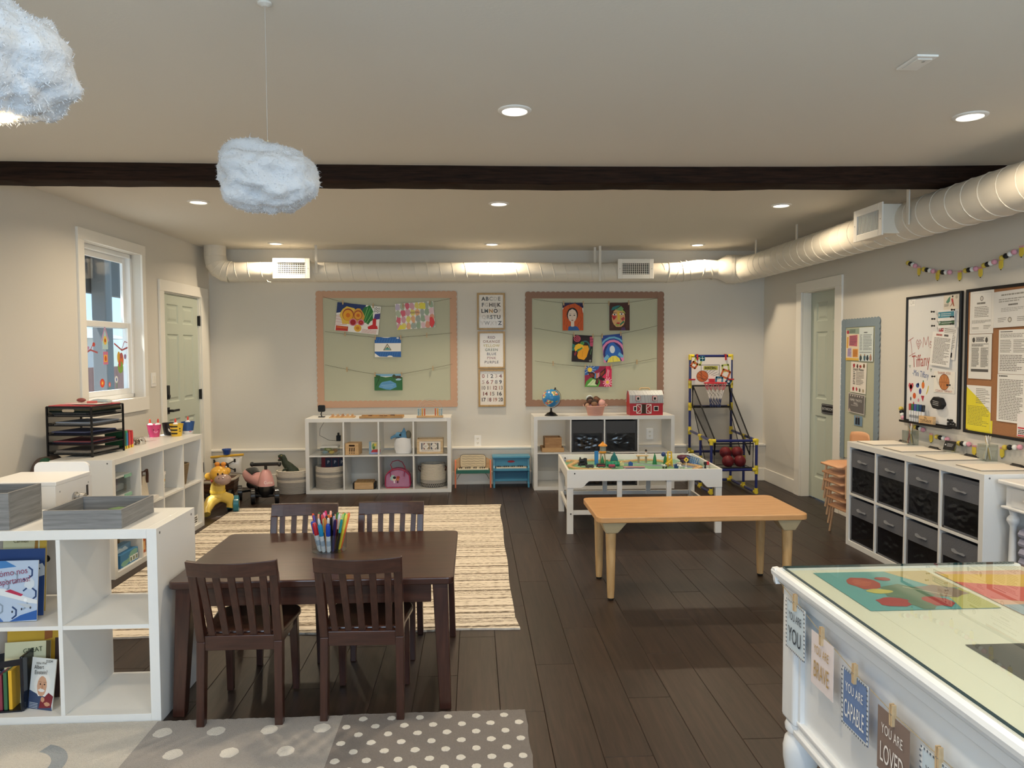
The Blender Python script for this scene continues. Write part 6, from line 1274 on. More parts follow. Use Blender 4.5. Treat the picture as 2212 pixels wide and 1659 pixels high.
# string of cards along the desk front
CA_ = [('pale blue dotted card reading you are you', 'YOU', 2.105, .6155, 'C9D9E4', '2F3A48', 'strip'), ('pale pink card reading you are brave', 'BRAVE', 1.937, .580, 'E6DCDC', 'B89A62', None), ('blue card reading you are capable', 'CAPABLE', 1.761, .554, '6E86B0', 'F2F2F0', 'strip'), ('brown card reading you are loved', 'LOVED', 1.593, .533, '85736A', 'F2EEEA', None), ('pale blue dotted card, nearest of the desk cards', 'ENOUGH', 1.425, .527, 'C9D9E4', '2F3A48', 'strip')]
tag(G().tube([(.955, 2.255, .718), (.952, 2.105, .694), (.952, 1.937, .659), (.952, 1.761, .630), (.952, 1.593, .612), (.952, 1.425, .606), (.952, 1.2, .608), (.955, .85, .63)], .0011, 5).build('card_string', M('A89878', .8)), 'thin twine strung along the front of the white desk', 'string')
for lab, wd, y, z, bc, tcol, strip_ in CA_:
    sh = []
    if strip_:
        for k in range(12):
            u = k/12
            for v0, v1 in ((0, .035), (.965, 1)): sh.append(('p', '5A6472', [(u, v0), (u + .035, v0), (u + .035, v1), (u, v1)]))
            for u0, u1 in ((0, .05), (.95, 1)): sh.append(('p', '5A6472', [(u0, u), (u1, u), (u1, u + .03), (u0, u + .03)]))
        sh = [('p', 'E4E8EA', [(0, 0), (1, 0), (1, .04), (0, .04)]), ('p', 'E4E8EA', [(0, .96), (1, .96), (1, 1), (0, 1)]), ('p', 'E4E8EA', [(0, 0), (.055, 0), (.055, 1), (0, 1)]), ('p', 'E4E8EA', [(.945, 0), (1, 0), (1, 1), (.945, 1)])] + sh
    g = G(); mt = sheet(g, .128, .150, sh, bc)
    o = tag(g.build('card', mt, loc=(.952 - .004, y, z), rot=(0, 0, -PI/2), recalc=False), lab, 'card', 'cards on the desk front')
    text('YOU ARE', .034, M(tcol, .6), o, (0, -.0032, .030), sx=.58, spacing=1.05); text(wd, .066, M(tcol, .6), o, (0, -.0032, -.028), sx={3: .62, 5: .46}.get(len(wd), .36))
    pn = copy_thing(_pin, (.946, y, z + .079), -PI/2, 'small pink clothespin holding the ' + lab.split(',')[0].replace(' reading', ' reading')); pn['group'] = 'clothespins on the desk string'

# ================================================================ side desk, folded mats, stacked chairs
sd = thing('side_table', 'small white table with a drawer beside the long fabric bin shelf', 'table', (2.80, 3.785, 0), -PI/2)
SW_ = M('E8E8E6', .35)
G().box(0, .62, .0, .40, .720, .745).build('tabletop', SW_, sd, bevel=.008, seg=3); G().box(.03, .60, .03, .38, .605, .720).build('case', SW_, sd, bevel=.002); G().box(.012, .61, .012, .39, .592, .606).build('ledge', SW_, sd, bevel=.005)
dr = G().box(.075, .52, .024, .032, .612, .712).build('drawer', SW_, sd, bevel=.002); G().sph((.2, .010, .66), .014, 12, 8).cyl((.2, .03, .66), (.2, .012, .66), .006).build('knob', SW_, dr, smooth=True)
for x, y in ((.055, .055), (.575, .055), (.055, .35), (.575, .35)): G().lathe([(.026, .592), (.02, .575), (.018, .56), (.03, .545), (.032, .53), (.022, .512), (.016, .50), (.020, .3), (.026, .25), (.016, .22), (.022, 0)], 18, (x, y, 0)).build('leg', SW_, sd, smooth=True)
G().box(.03, .60, .03, .38, .235, .255).build('shelf', SW_, sd, bevel=.003)
for i in range(5):
    o = thing('folded_mat', 'lilac grey folded mat, %s in the stack under the small white table' % ('bottom', 'second from the bottom', 'middle', 'second from the top', 'top')[i], 'mat', (2.865 + .006*(i % 2), 3.472 - .006*(i % 3), .2565 + i*.0495), 0, 'folded mats under the small table')
    G().prism([(-.025, .002), (.30, 0), (.30, .045), (.0, .048), (-.02, .040), (-.03, .02)], -.212, .212, 'xz').build('cushion', M('A2A1B4', .6, bump=(30, .1)), o, bevel=.008, seg=3)
tag(G().box(3.005, 3.19, 3.30, 3.695, .7455, .95).build('white_case', M('E3E4EA', .4), bevel=.012), 'white upright case at the picture edge on the small white table', 'case')
SEAT = M('DDA77E', .4); SLEG = wood('C59E78', 'DAB693', 'Z', 8, .5, 6)
sc = thing('stacking_chair', 'tan stacking chair on top of the stack, its back showing above the shelf', 'chair', (2.84, 5.475, .330), -PI/2, 'stacked tan chairs')
# local: chair faces -y (after turning: towards -x in the room), x across
g = G(); nx, ny = 8, 8
for j in range(ny + 1):
    for i in range(nx + 1):
        u = -1 + 2*i/nx; v = j/ny; wd = .145*(.93 + .07*math.sin(PI*v)); x = wd*u
        y = -.130 + .26*v; z = .245 - .012*(1 - u*u)*math.sin(PI*v) - (.012 if v < .13 else 0)
        g.v.append((x, y, z))
for j in range(ny):
    for i in range(nx): g.f.append([j*(nx+1)+i, j*(nx+1)+i+1, (j+1)*(nx+1)+i+1, (j+1)*(nx+1)+i]); g.m.append(0)
s_ = g.build('seat', SEAT, sc, smooth=True); md = s_.modifiers.new('thick', 'SOLIDIFY'); md.thickness = .014
g = G(); nz = 8
for j in range(nz + 1):
    for i in range(nx + 1):
        u = -1 + 2*i/nx; v = j/nz; wd = .150*(.82 + .18*v)*(1 if v < .8 else math.sqrt(max(0.0, 1 - ((v - .8)/.2)**2*.28))); g.v.append((wd*u, .128 + .008*v - .022*(u*u), .235 + .245*v - .012*u*u*v))
for j in range(nz):
    for i in range(nx): g.f.append([j*(nx+1)+i, j*(nx+1)+i+1, (j+1)*(nx+1)+i+1, (j+1)*(nx+1)+i]); g.m.append(0)
s_ = g.build('backrest', SEAT, sc, smooth=True); md = s_.modifiers.new('thick', 'SOLIDIFY'); md.thickness = .008
for x in (-1, 1):
    G().tube([(x*.188, -.085, 0), (x*.184, -.084, .02), (x*.150, -.070, .236)], [.0090, .0096, .0086], 12).build('leg', SLEG, sc, smooth=True); G().tube([(x*.188, .085, 0), (x*.150, .10, .238)], [.0092, .0086], 12).build('leg', SLEG, sc, smooth=True)
for i in range(1, 6):
    c_ = copy_thing(sc, (2.84 + .0125*i, 5.475, .330 - .066*i), -PI/2, 'tan stacking chair, %s from the top of the stack beside the bathroom door' % ('second', 'third', 'fourth', 'fifth', 'sixth')[i-1])
# ================================================================ grey boxes, toy kitchen
GW_ = lambda ax: wood('6E6E6E', '8E8E8D', ax, 5, .6, 20, bump=.1)
def gbox(label, x0, x1, y0, y1, h):
    t = thing('wooden_box', label, 'box', ((x0+x1)/2, (y0+y1)/2, SHELF_Z), 0, 'grey washed wooden boxes'); w, d, th = (x1-x0)/2, (y1-y0)/2, .010
    for a in ((-w, w, -d, -d + th), (-w, w, d - th, d)): G().box(*a, 0, h).build('long_side', GW_('X'), t, bevel=.001)
    for a in ((-w, -w + th, -d + th, d - th), (w - th, w, -d + th, d - th)): G().box(*a, 0, h).build('short_side', GW_('Y'), t, bevel=.001)
    G().box(-w + th, w - th, -d + th, d - th, 0, .008).build('bottom', GW_('X'), t); return t
gbox('taller grey washed wooden box cut off by the picture edge on the open shelf', -2.0, -1.785, 2.893, 3.11, .142)
gbox('shallow grey washed wooden box near the corner of the open shelf', -1.657, -1.362, 2.888, 3.175, .073)
for k, (c, n) in enumerate((('C9A227', 'yellow'), ('3A2A1E', 'brown'), ('5A7A4A', 'green'))):
    tag(G().bx((0, 0, 0), (.12 - .02*k, .06, .003), (.06, .1, .5 + .5*k)).build('picture_card', M(c, .5), loc=(-1.50 + .02*k, 3.05 + .02*k, SHELF_Z + .018 + .009*k)), '%s card lying in the shallow grey box' % n, 'card', 'cards in the shallow grey box')
tk = thing('toy_kitchen', 'white toy kitchen cabinet standing behind the open shelf', 'toy kitchen', (-1.98, 3.45, 0))
KW = M('E6E5E3', .35)
G().box(-.165, .147, -.155, .155, .035, .862).build('cabinet', KW, tk, bevel=.003); G().prism(rrect(-.11, .145, .84, .925, .03), .135, .150, 'xz').build('backsplash', KW, tk, bevel=.002); G().box(-.17, .152, -.158, .135, .862, .880).build('worktop', KW, tk, bevel=.003)
for z in (.542, .144): G().cyl((.10, -.1562, z), (.10, -.154, z), .016, n=20).build('cable_hole', M('0E0E12', .6), tk)
for x in (-.15, .13): G().box(x - .012, x + .012, -.14, .14, 0, .035).build('foot', KW, tk)
q = G().lathe([(.022, 0), (.022, .006), (.014, .010), (.013, .022), (.018, .028), (.016, .045), (.006, .05)], 20).build('knob', M('B8B6B2', .25, .8), tk, loc=(.148, 0.0, .785), rot=(0, PI/2, 0), smooth=True)
G().box(.1475, .1495, .10, .115, .77, .82).build('latch', M('3A3A3C', .4), tk)
g = G()
for y in (-.12, .12): g.cyl((.147, y, .83), (.1485, y, .83), .004, n=8)
g.build('screw', M('A9A8A6', .4), tk)

# ================================================================ things on and in the shelf below the window
MD = shelf_matrix(SD, SDR)
def D(x, y, z): return MD @ Vector((x, y, z))
# desk organiser of five mesh trays
WIRE = M('111114', .45)
MESH = bpy.data.materials.new('wire_mesh'); MESH.use_nodes = True; nt = MESH.node_tree; nt.nodes.clear()
_o = nt.nodes.new('ShaderNodeOutputMaterial'); _x = nt.nodes.new('ShaderNodeMixShader'); _t = nt.nodes.new('ShaderNodeBsdfTransparent'); _d = nt.nodes.new('ShaderNodeBsdfDiffuse'); _d.inputs[0].default_value = lin('141418'); _x.inputs[0].default_value = .62
nt.links.new(_t.outputs[0], _x.inputs[1]); nt.links.new(_d.outputs[0], _x.inputs[2]); nt.links.new(_x.outputs[0], _o.inputs[0])
og = thing('paper_organizer', 'black wire mesh tower of paper trays under the window', 'organizer', (-2.60, 5.062, SHELF_Z), math.radians(-9))
w, d, H_ = .155, .162, .325
for sx in (-1, 1):
    for sy in (-1, 1): G().box(sx*w - .005, sx*w + .005, sy*d - .005, sy*d + .005, 0, H_).build('post', WIRE, og)
for i in range(5):
    z = .012 + i*.062
    tr = thing('tray', None, None, (0, 0, z)); tr.parent = og
    G().add([(-w, -d, 0), (w, -d, 0), (w, d, 0), (-w, d, 0)], [(0, 1, 2, 3)]).build('mesh_floor', MESH, tr, recalc=False)
    G().tube([(-w, -d, .004), (w, -d, .004), (w, d, .004), (-w, d, .004)], .004, 6, closed=True).build('rim', WIRE, tr)
    G().add([(-w, -d, 0), (w, -d, 0), (w, -d, .022), (-w, -d, .022), (w, d, 0), (w, d, .022), (-w, d, 0), (-w, d, .022)], [(0, 1, 2, 3), (1, 4, 5, 2), (0, 3, 7, 6)]).build('mesh_lip', MESH, tr, recalc=False)
G().add([(-w, -d, 0), (-w, d, 0), (-w, d, H_), (-w, -d, H_), (w, -d, .26), (w, d, .26), (w, d, H_), (w, -d, H_), (-w, -d, .275), (w, -d, .275), (w, -d, H_), (-w, -d, H_)], [(0, 1, 2, 3), (4, 5, 6, 7), (8, 9, 10, 11)]).build('mesh_panel', MESH, og, recalc=False)
G().tube([(-w, -d, H_), (w, -d, H_), (w, d, H_), (-w, d, H_)], .005, 6, closed=True).build('top_rim', WIRE, og)
q = G().prism(rrect(-.042, .042, H_ - .032, H_ - .014, .008), -d - .007, -d - .004).build('label_slot', M('B8A890', .6), og)
OM = Matrix.Translation(og.location) @ Matrix.Rotation(math.radians(-9), 4, 'Z'); rr = random.Random(14)
for i, (nm, cols) in enumerate((('bottom', ('C9C4BC', 'DAD5CC', '8A8078')), ('second lowest', ('6A3A44', '4A5A7A', '8A4A50')), ('middle', ('3A3E5A', '2E3450', '5A6080')), ('second highest', ('BFC4CA', 'D9DCE0', '9AA4B4')), ('highest', ('D9D6D0', 'C4C2BE', 'E6E4DE')))):
    for k in range(3):
        p = OM @ Vector((rr.uniform(-.015, .015), rr.uniform(-.015, .015), .0165 + .062*i + .0075*k))
        tag(G().box(-.125, .125, -.14, .14, 0, .0065).build('paper_stack', M(cols[k], .7), loc=p, rot=math.radians(-9) + rr.uniform(-.09, .09)), '%s papers in the %s tray of the organizer' % (('lowest', 'middle', 'uppermost')[k], nm), 'papers', 'papers in the organizer')
z = SHELF_Z + .288
for k, (c, h, nm) in enumerate((('2E4A3A', .012, 'dark green'), ('B9B088', .010, 'pale green'), ('D8D2C4', .010, 'cream'), ('C24A52', .012, 'red'))):
    p = OM @ Vector((rr.uniform(-.004, .004), rr.uniform(-.004, .004), z - SHELF_Z)); z += h + .0006
    tag(G().box(-.146, .146, -.153, .153, 0, h).build('paper_stack', M(c, .65), loc=p, rot=math.radians(-9) + rr.uniform(-.02, .02)), '%s sheets on top of the paper organizer' % nm, 'papers', 'sheets on the organizer top')
zt = z
for k, (c, x, y, a, nm) in enumerate((('D9B0B4', -.05, .02, .3, 'pink'), ('E6E2DC', .06, -.03, -.2, 'white'), ('DCC6C0', .03, .06, .7, 'rose'))):
    tag(G().bx((0, 0, 0), (.19, .14, .002), (0, 0, a)).build('loose_sheet', M(c, .7), loc=OM @ Vector((x, y, zt - SHELF_Z + .002 + .0035*k))), '%s loose sheet on top of the organizer pile' % nm, 'paper', 'loose sheets on the organizer')
tag(G().sph((0, 0, 0), (.03, .02, .014), 14, 8).build('toy_bug', M('8A4A44', .4), loc=OM @ Vector((-.03, .0, zt - SHELF_Z + .0255)), smooth=True), 'reddish oval toy on top of the paper organizer', 'toy')
tag(G().prism([(-.07, 0), (.07, 0), (.05, .012), (-.03, .016)], -.03, .03, 'xz').build('plastic_wrapper', M('B9C8C8', .2), loc=OM @ Vector((.07, .05, zt - SHELF_Z + .0125))), 'shiny pale blue wrapper on top of the organizer', 'wrapper')
tag(G().cyl((-.03, 0, 0), (.03, 0, 0), .008, n=12).build('crayon', M('C9605A', .5), loc=OM @ Vector((.09, -.06, zt - SHELF_Z + .0165)), rot=.4), 'red wrapped crayon on top of the organizer', 'crayon')
# boxes of cards standing beside it
for i, (y, c, c2, h, nm) in enumerate(((5.262, '1E4A2E', '2A5A38', .130, 'dark green'), (5.297, '3FA06A', '2E86B8', .128, 'green and blue'), (5.336, 'C22E3A', 'D8464A', .128, 'red'), (5.375, 'B82434', 'D23A40', .122, 'dark red'))):
    t = thing('card_box', '%s box standing beside the paper organizer' % nm, 'box', (-2.478, y, SHELF_Z), -.05, 'card boxes by the organizer')
    G().box(-.10 if i == 0 else -.07, .035, -.013, .013, 0, h).build('carton', M(c, .35), t, bevel=.004); G().box(.0352, .036, -.011, .011, .02, h - .015).build('spine_print', M(c2, .4), t); G().box(.0352, .0365, -.011, .011, .0, .022).build('yellow_band', M('E4C63A', .4), t)
t = thing('plastic_bag', 'crumpled clear bag of brown beads on the shelf top', 'bag', (-2.485, 5.53, SHELF_Z)); r = random.Random(3)
for k in range(22): G().sph((0, 0, 0), .009, 8, 5).build('bead', M(r.choice(['6A5A4A', '8A7A66', '4A3E34']), .5), t, loc=(r.uniform(-.03, .03), r.uniform(-.04, .03), r.uniform(.009, .035)), smooth=True)
g = G(); bl = [(.06*(1 + .3*noise.noise(Vector((math.cos(a)*2, math.sin(a)*2, k)))) * (1 - .5*k/5)*math.cos(a), (.07 + .02*math.cos(a))*(1 - .4*k/5)*math.sin(a) + .02*k/5, .052*math.sin(PI/2*k/5)) for k in range(6) for a in [2*PI*i/16 for i in range(16)]]
g.add(bl, [(k*16+i, k*16+(i+1) % 16, (k+1)*16+(i+1) % 16, (k+1)*16+i) for k in range(5) for i in range(16)]); g.build('film', clear_mat('F2F2F2', .05, .6, 'bag_film'), t, smooth=True)
G().tube([(.0, .05, .02), (.02, .14, .006), (.05, .22, .004)], [.016, .008, .003], 8, flat=.4).build('twisted_end', clear_mat('F2F2F2', .05, .6, 'bag_film'), t)
def cup(label, loc, col, parts=(), r0=.038, r1=.053, h=.098):
    t = thing('paper_cup', label, 'cup', loc, 0, 'animal cups on the shelf')
    G().lathe([(r0, 0), (r1, h), (r1 + .002, h + .001), (r1 - .003, h), (r0 - .003, .004), (.0005, .004)], 28).build('cup', M(col, .35), t, smooth=True, recalc=False)
    for nm, c, fn in parts: g = G(); fn(g); g.build(nm, M(c, .4), t, recalc=True)
    return t
def band(z0, z1, r0=.038, r1=.053, h=.098, a0=-180, a1=180):
    def f(g):
        rr_ = lambda z: r0 + (r1 - r0)*z/h + .0006; n = 24
        vs = [(rr_(z)*math.cos(math.radians(a0 + (a1-a0)*i/n)), rr_(z)*math.sin(math.radians(a0 + (a1-a0)*i/n)), z) for z in (z0, z1) for i in range(n+1)]
        g.add(vs, [(i, i+1, n+2+i, n+1+i) for i in range(n)])
    return f
def dotf(a, z, s, sz=None, r0=.038, r1=.053, h=.098):
    def f(g):
        R0 = r0 + (r1 - r0)*z/h + .001; n = 12; aa = math.radians(a)
        g.add([((R0)*math.cos(aa + s*math.cos(2*PI*i/n)/R0), R0*math.sin(aa + s*math.cos(2*PI*i/n)/R0), z + (sz or s)*math.sin(2*PI*i/n)) for i in range(n)], [tuple(range(n))])
    return f
cup('pink pig faced cup on the shelf below the window', (-2.565, 6.02, SHELF_Z), 'D24A7C', [('snout', 'E48AAE', dotf(-50, .045, .016, .012)), ('eye', '2A1A20', dotf(-72, .06, .004)), ('eye', '2A1A20', dotf(-28, .06, .004))])
cup('black and white panda faced cup behind the pink cup', (-2.50, 6.15, SHELF_Z), '1C1C20', [('face', 'ECECEA', dotf(-45, .05, .026, .026)), ('eye', '1C1C20', dotf(-58, .056, .007, .009)), ('eye', '1C1C20', dotf(-33, .056, .007, .009))])
cup('black and yellow striped bee cup', (-2.405, 6.06, SHELF_Z), 'E0B83A', [('stripe', '1E1A16', band(.018 + .028*k, .030 + .028*k, a0=-150, a1=-60)) for k in range(3)] + [('eye', '1E1A16', dotf(-38, .062, .006)), ('smile', '1E1A16', dotf(-35, .042, .009, .003))])
cup('dark blue cup with a white base, last of the animal cups', (-2.385, 6.245, SHELF_Z), '2F5590', [('muzzle', 'E4E4E4', band(.0, .024)), ('mouth', 'C05060', dotf(-45, .02, .01, .005))])
for nm, x, y, a in (('in the pink cup, nearer the door', -2.545, 6.035, .1), ('in the pink cup, nearer the window', -2.585, 6.01, -.1), ('in the bee cup', -2.41, 6.055, 0), ('in the dark blue cup', -2.385, 6.24, .05)):
    t = thing('glue_bottle', 'white glue bottle with a red tip ' + nm, 'glue bottle', (x, y, SHELF_Z + .0045), (0, a*.5, 0), 'glue bottles in cups'); G().lathe([(.02, 0), (.021, .085), (.017, .1), (.006, .108)], 16).build('bottle', M('EFEFED', .3), t, smooth=True); G().lathe([(.0075, .104), (.0075, .125), (.004, .138), (.001, .139)], 12).build('nozzle', M('D8503E', .35), t, smooth=True)
# cells of that shelf
DXC = [.038 + IW/2 + i*(IW + .016) for i in range(4)]
for k, nm in enumerate(('lower', 'upper')):
    t = thing('storage_bin', '%s clear bin with a green latch in the shelf below the window' % nm, 'bin', D(DXC[0] + .03, .05, MID + .001 + k*.127), SDR, 'clear storage bins'); w = .095
    G().box(-w, w, 0, .003, 0, .10).box(-w, w, .25, .253, 0, .10).box(-w, -w+.003, 0, .25, 0, .10).box(w-.003, w, 0, .25, 0, .10).box(-w, w, 0, .25, 0, .003).build('tub', CLR, t); G().box(-w-.006, w+.006, -.006, .256, .10, .115).build('lid', M('D9DEDC', .25), t, bevel=.004)
    G().box(-.0, .09, -.014, -.004, .09, .112).build('latch', M('8FC2A8', .3), t, bevel=.003)
    tag(G().box(-.075, .075, .03, .22, 0, .045).build('craft_paper', M(('C9C4B8', 'B8BCC0')[k], .8), loc=D(DXC[0] + .03, .05, MID + .0045 + k*.127), rot=SDR, bevel=.01), 'pale folded craft paper inside the %s clear bin' % nm, 'papers', 'papers in clear bins')
for k, (c, h, nm) in enumerate((('8A9A6A', .24, 'green backed'), ('D9CFB8', .22, 'cream'), ('B8743A', .17, 'orange'))):
    tag(G().box(0, .010, 0, .20, 0, h).build('book', M(c, .6), loc=D(.045 + .0135*k, .02 + .01*k, MID + .0005), rot=SDR, bevel=.001), '%s thin book standing beside the clear bins' % nm, 'book', 'thin books in the shelf below the window')
t = thing('canvas_bag', 'cream canvas tote with dark brown handles in the shelf below the window', 'bag', D(.512, .105, MID + .030), SDR)
g = G(); n = 20; vs = []
for k in range(7): u = k/6; vs += [((.10 - .012*u*u)*math.copysign(abs(math.cos(a))**.6, math.cos(a)), (.07 - .02*u)*math.copysign(abs(math.sin(a))**.6, math.sin(a)), .15*u) for a in [2*PI*i/n for i in range(n)]]
g.add(vs, [(k*n+i, k*n+(i+1) % n, (k+1)*n+(i+1) % n, (k+1)*n+i) for k in range(6) for i in range(n)] + [tuple(range(n-1, -1, -1))]); g.build('body', M('D3C9B6', .8, bump=(70, .4)), t, smooth=True, recalc=False)
for y in (-.06, .04): G().tube([(-.05, y, .10), (-.052, y-.004, .16), (-.04, y-.004, .19), (.0, y-.004, .185), (.04, y-.004, .195), (.05, y-.002, .16), (.05, y, .10)], .010, 6, flat=.5).build('handle', M('4A2E22', .6), t, smooth=True)
tag(G().prism(rrect(-.13, .13, 0, .026, .01), 0, .30, 'xz').build('plastic_tray', M('E6E4E0', .3), loc=D(.53, .01, MID + .001), rot=SDR), 'white plastic tray under the canvas tote', 'tray')
t = thing('paint_tub', 'white tub with a colourful label in the shelf below the window', 'tub', D(.815, .09, MID + .001), SDR)
G().lathe([(.05, 0), (.056, .14), (.062, .142), (.062, .165), (.055, .168), (.0005, .168)], 28).build('tub', M('E8E8E6', .3), t, smooth=True); lab = G(); band(.03, .135, .0502, .056, .14, -130, -20)(lab); lb_ = lab.build('label', M('DADFD8', .4), t)
for a, z, c, s in ((-95, .10, 'E0A030', .016), (-70, .095, '3A8A4A', .014), (-50, .105, 'D86A2A', .013), (-80, .055, '22262E', .018), (-55, .05, '2E3440', .014)):
    g = G(); dotf(a, z, s, s*.7, .0505, .0565, .14)(g); g.build('print', M(c, .4), lb_, recalc=True)
t = thing('glass_jar', 'tall clear jar behind the white paint tub', 'jar', D(.82, .25, MID + .001), SDR); G().lathe([(.045, 0), (.05, .2), (.052, .26), (.050, .26), (.043, .005)], 24, caps=False).build('glass', CLR, t, smooth=True)
rope_basket('brown wicker basket flaring upwards in the farthest top cell', D(1.21, .12, MID + .001), .075, .165, [(1, '8E7C60')], 1, 1, 0, 18, .35)
tag(G().lathe([(.07, 0), (.085, .14), (.088, .14), (.082, .138), (.068, .004)], 4, caps=False).build('teal_tub', M('2E8A86', .4), loc=D(1.18, .10, LOW + .001), rot=SDR + PI/4), 'teal plastic tub in the farthest bottom cell', 'tub')
for i, (c, c2, h, w_, y, nm) in enumerate((('7A6A4A', '5A4A34', .17, .10, .12, 'brown'), ('5F87A8', 'B8CCD8', .125, .13, .06, 'grey blue'), ('3F7FB0', '7FB0A0', .085, .15, .02, 'bright blue'))):
    t = thing('game_box', '%s illustrated game box in the bottom cell below the window' % nm, 'game box', D(DXC[0] + .02, y, LOW + .0005), SDR, 'game boxes'); g = G(); rrr = random.Random(i)
    mt = sheet(g, w_*1.6, h, [('p', c2, blob(rrr.uniform(.2, .8), rrr.uniform(.2, .8), .22, .22, k + i*9)) for k in range(4)] + [('p', 'E6ECEC', [(x, .1), (x + .14, .1), (x + .14, .55), (x, .55)]) for x in (.52, .68, .84)] + [('p', '6A7A5A', [(x + .03, .15), (x + .11, .15), (x + .11, .45), (x + .03, .45)]) for x in (.52, .68, .84)], c); g.build('front', mt, t, loc=(0, -.001, h/2), recalc=False); G().box(-w_*.8, w_*.8, 0, .05, 0, h).build('carton', M(c, .5), t)
t = thing('game_box', 'small orange box in the bottom cell next to the game boxes', 'game box', D(DXC[1] - .08, .05, LOW + .0005), SDR, 'game boxes'); G().box(-.05, .05, 0, .08, 0, .10).build('carton', M('B85A2A', .5), t, bevel=.002); G().box(-.035, .035, -.001, 0, .02, .08).build('print', M('E2B878', .5), t)
t = thing('flash_card', 'white card with black print leaning in the farthest bottom cell', 'card', D(DXC[3] + .07, .02, LOW + .0005), SDR); g = G(); mt = sheet(g, .10, .075, [('w', '1A1A1A', .1, .9, .15, .85, 3, .6)], 'ECEBE6'); g.build('card', mt, t, loc=(0, 0, .038), recalc=False)
t = thing('toy_stool', 'brown curved stool with a green top, behind the shelf below the window', 'stool', (-2.785, 4.96, 0), .0)
G().box(-.055, .055, -.02, .02, 0, .62).build('leg', M('5A4A40', .6), t); G().prism(arc(0, .60, .085, .17, 0, 180, 16), -.10, .06, 'xz').build('rounded_back', M('5E4E44', .55), t, bevel=.006); G().prism(arc(0.0, .60, .086, .172, 20, 60, 6) + arc(0, .6, .076, .16, 60, 20, 6), -.11, -.10, 'xz').build('edge_strip', M('C9B48A', .5), t); G().prism(arc(0.035, .68, .045, .09, 0, 180, 10), -.13, -.10, 'xz').build('green_panel', M('2E5A40', .6), t)

# ================================================================ books in the open shelf
def cover(label, name, x, y, z, w, h, lean, yaw, base, shapes, letters=(), th=.012, group='books in the open shelf'):
    t = thing(name, label, 'book', (x, y, z), yaw, group); g = G(); mt = sheet(g, w, h, shapes, base)
    pv = Matrix.Rotation(lean, 4, 'X'); o = g.build('cover', mt, t, loc=pv @ Vector((0, 0, h/2)), rot=(lean, 0, 0), recalc=False)
    G().box(-w/2 + .002, w/2 - .004, .001, th, -h/2 + .002, h/2 - .002).build('pages', M('E4DECF', .8), t, loc=pv @ Vector((0, 0, h/2)), rot=(lean, 0, 0))
    for s, sz, u, v, c, sx, rot in letters: text(s, sz, M(c, .5), o, ((u - .5)*w, -.004, (v - .5)*h), (PI/2, -rot, 0), sx=sx)
    return t
EX, EY = -1.970, 2.877
BKZ = .3935
hexs = [('l', c, [(u, v), (u + .07, v + .05), (u + .07, v + .14), (u, v + .19)], .006) for c, u, v in (('24406E', .82, .7), ('24406E', .74, .5), ('8A9AAC', .55, .62), ('8A9AAC', .4, .5), ('24406E', .12, .1), ('8A9AAC', .3, .12), ('24406E', .55, .05), ('8A9AAC', .1, .6), ('24406E', .9, .35), ('8A9AAC', .75, .2))]
cover('blue and white picture book with an airplane and a Spanish title', 'picture_book', -1.824, 2.935, BKZ, .205, .235, -.12, .03, 'AFC0D6', [('p', '3E78B4', [(0, .85), (.6, .9), (.4, 1), (0, 1)]), ('p', '2A5AA0', [(.5, 0), (1, .02), (1, .18), (.7, .1)]), ('p', '4A6EA8', [(0, 0), (.4, 0), (.3, .1), (0, .2)])] + hexs +
    [('p', 'D9DDE0', [(.3, .44), (.62, .36), (.85, .30), (1, .28), (1, .34), (.86, .38), (.66, .44), (.4, .54), (.3, .55)]), ('p', 'B02A4A', [(.4, .50), (.7, .41), (.74, .44), (.5, .53)]), ('p', 'B8C0C8', [(.62, .3), (.86, .28), (.92, .22), (.8, .22)]), ('c', 'E9ECEE', .78, .35, .03, .03), ('p', 'C9D2DA', blob(.85, .62, .1, .09, 4)), ('c', '2A3040', .55, .16, .015, .02), ('c', '2A3040', .72, .2, .015, .02), ('c', '2A3040', .88, .22, .015, .02)],
    (('¿Cómo nos', .034, .48, .80, '8A3A5A', .88, .13), ('transportamos?', .034, .49, .66, '8A3A5A', .74, .13)))
cover('navy blue book with a white diagonal band behind the airplane book', 'picture_book', -1.826, 2.995, BKZ, .19, .265, -.12, .05, '2E4A80', [('p', 'D8DDE2', [(0, .55), (.95, .78), (1, .72), (1, .6), (0, .4)]), ('l', '1A1E2A', [(0, .62), (.9, .82)], .004), ('l', '1A1E2A', [(.1, .5), (.9, .7)], .006)], ())
cover('cream and yellow book with black Spanish words', 'picture_book', -1.838, 3.05, BKZ, .17, .315, -.10, .03, 'EADFB0', [('p', 'E2B84A', [(.84, 0), (1, 0), (1, 1), (.84, 1)]), ('p', 'B8843A', [(.7, .55), (.8, .6), (.8, .98), (.74, 1), (.72, .8)]), ('c', '8A5A2A', .75, .62, .05, .05)], (('Carmen', .018, .42, .90, '6A5A3A', 1, 0), ('res.', .040, .45, .76, '1A1410', .9, .04), ('es!', .040, .6, .60, '1A1410', .9, .04)))
BZ = LOW + .0005
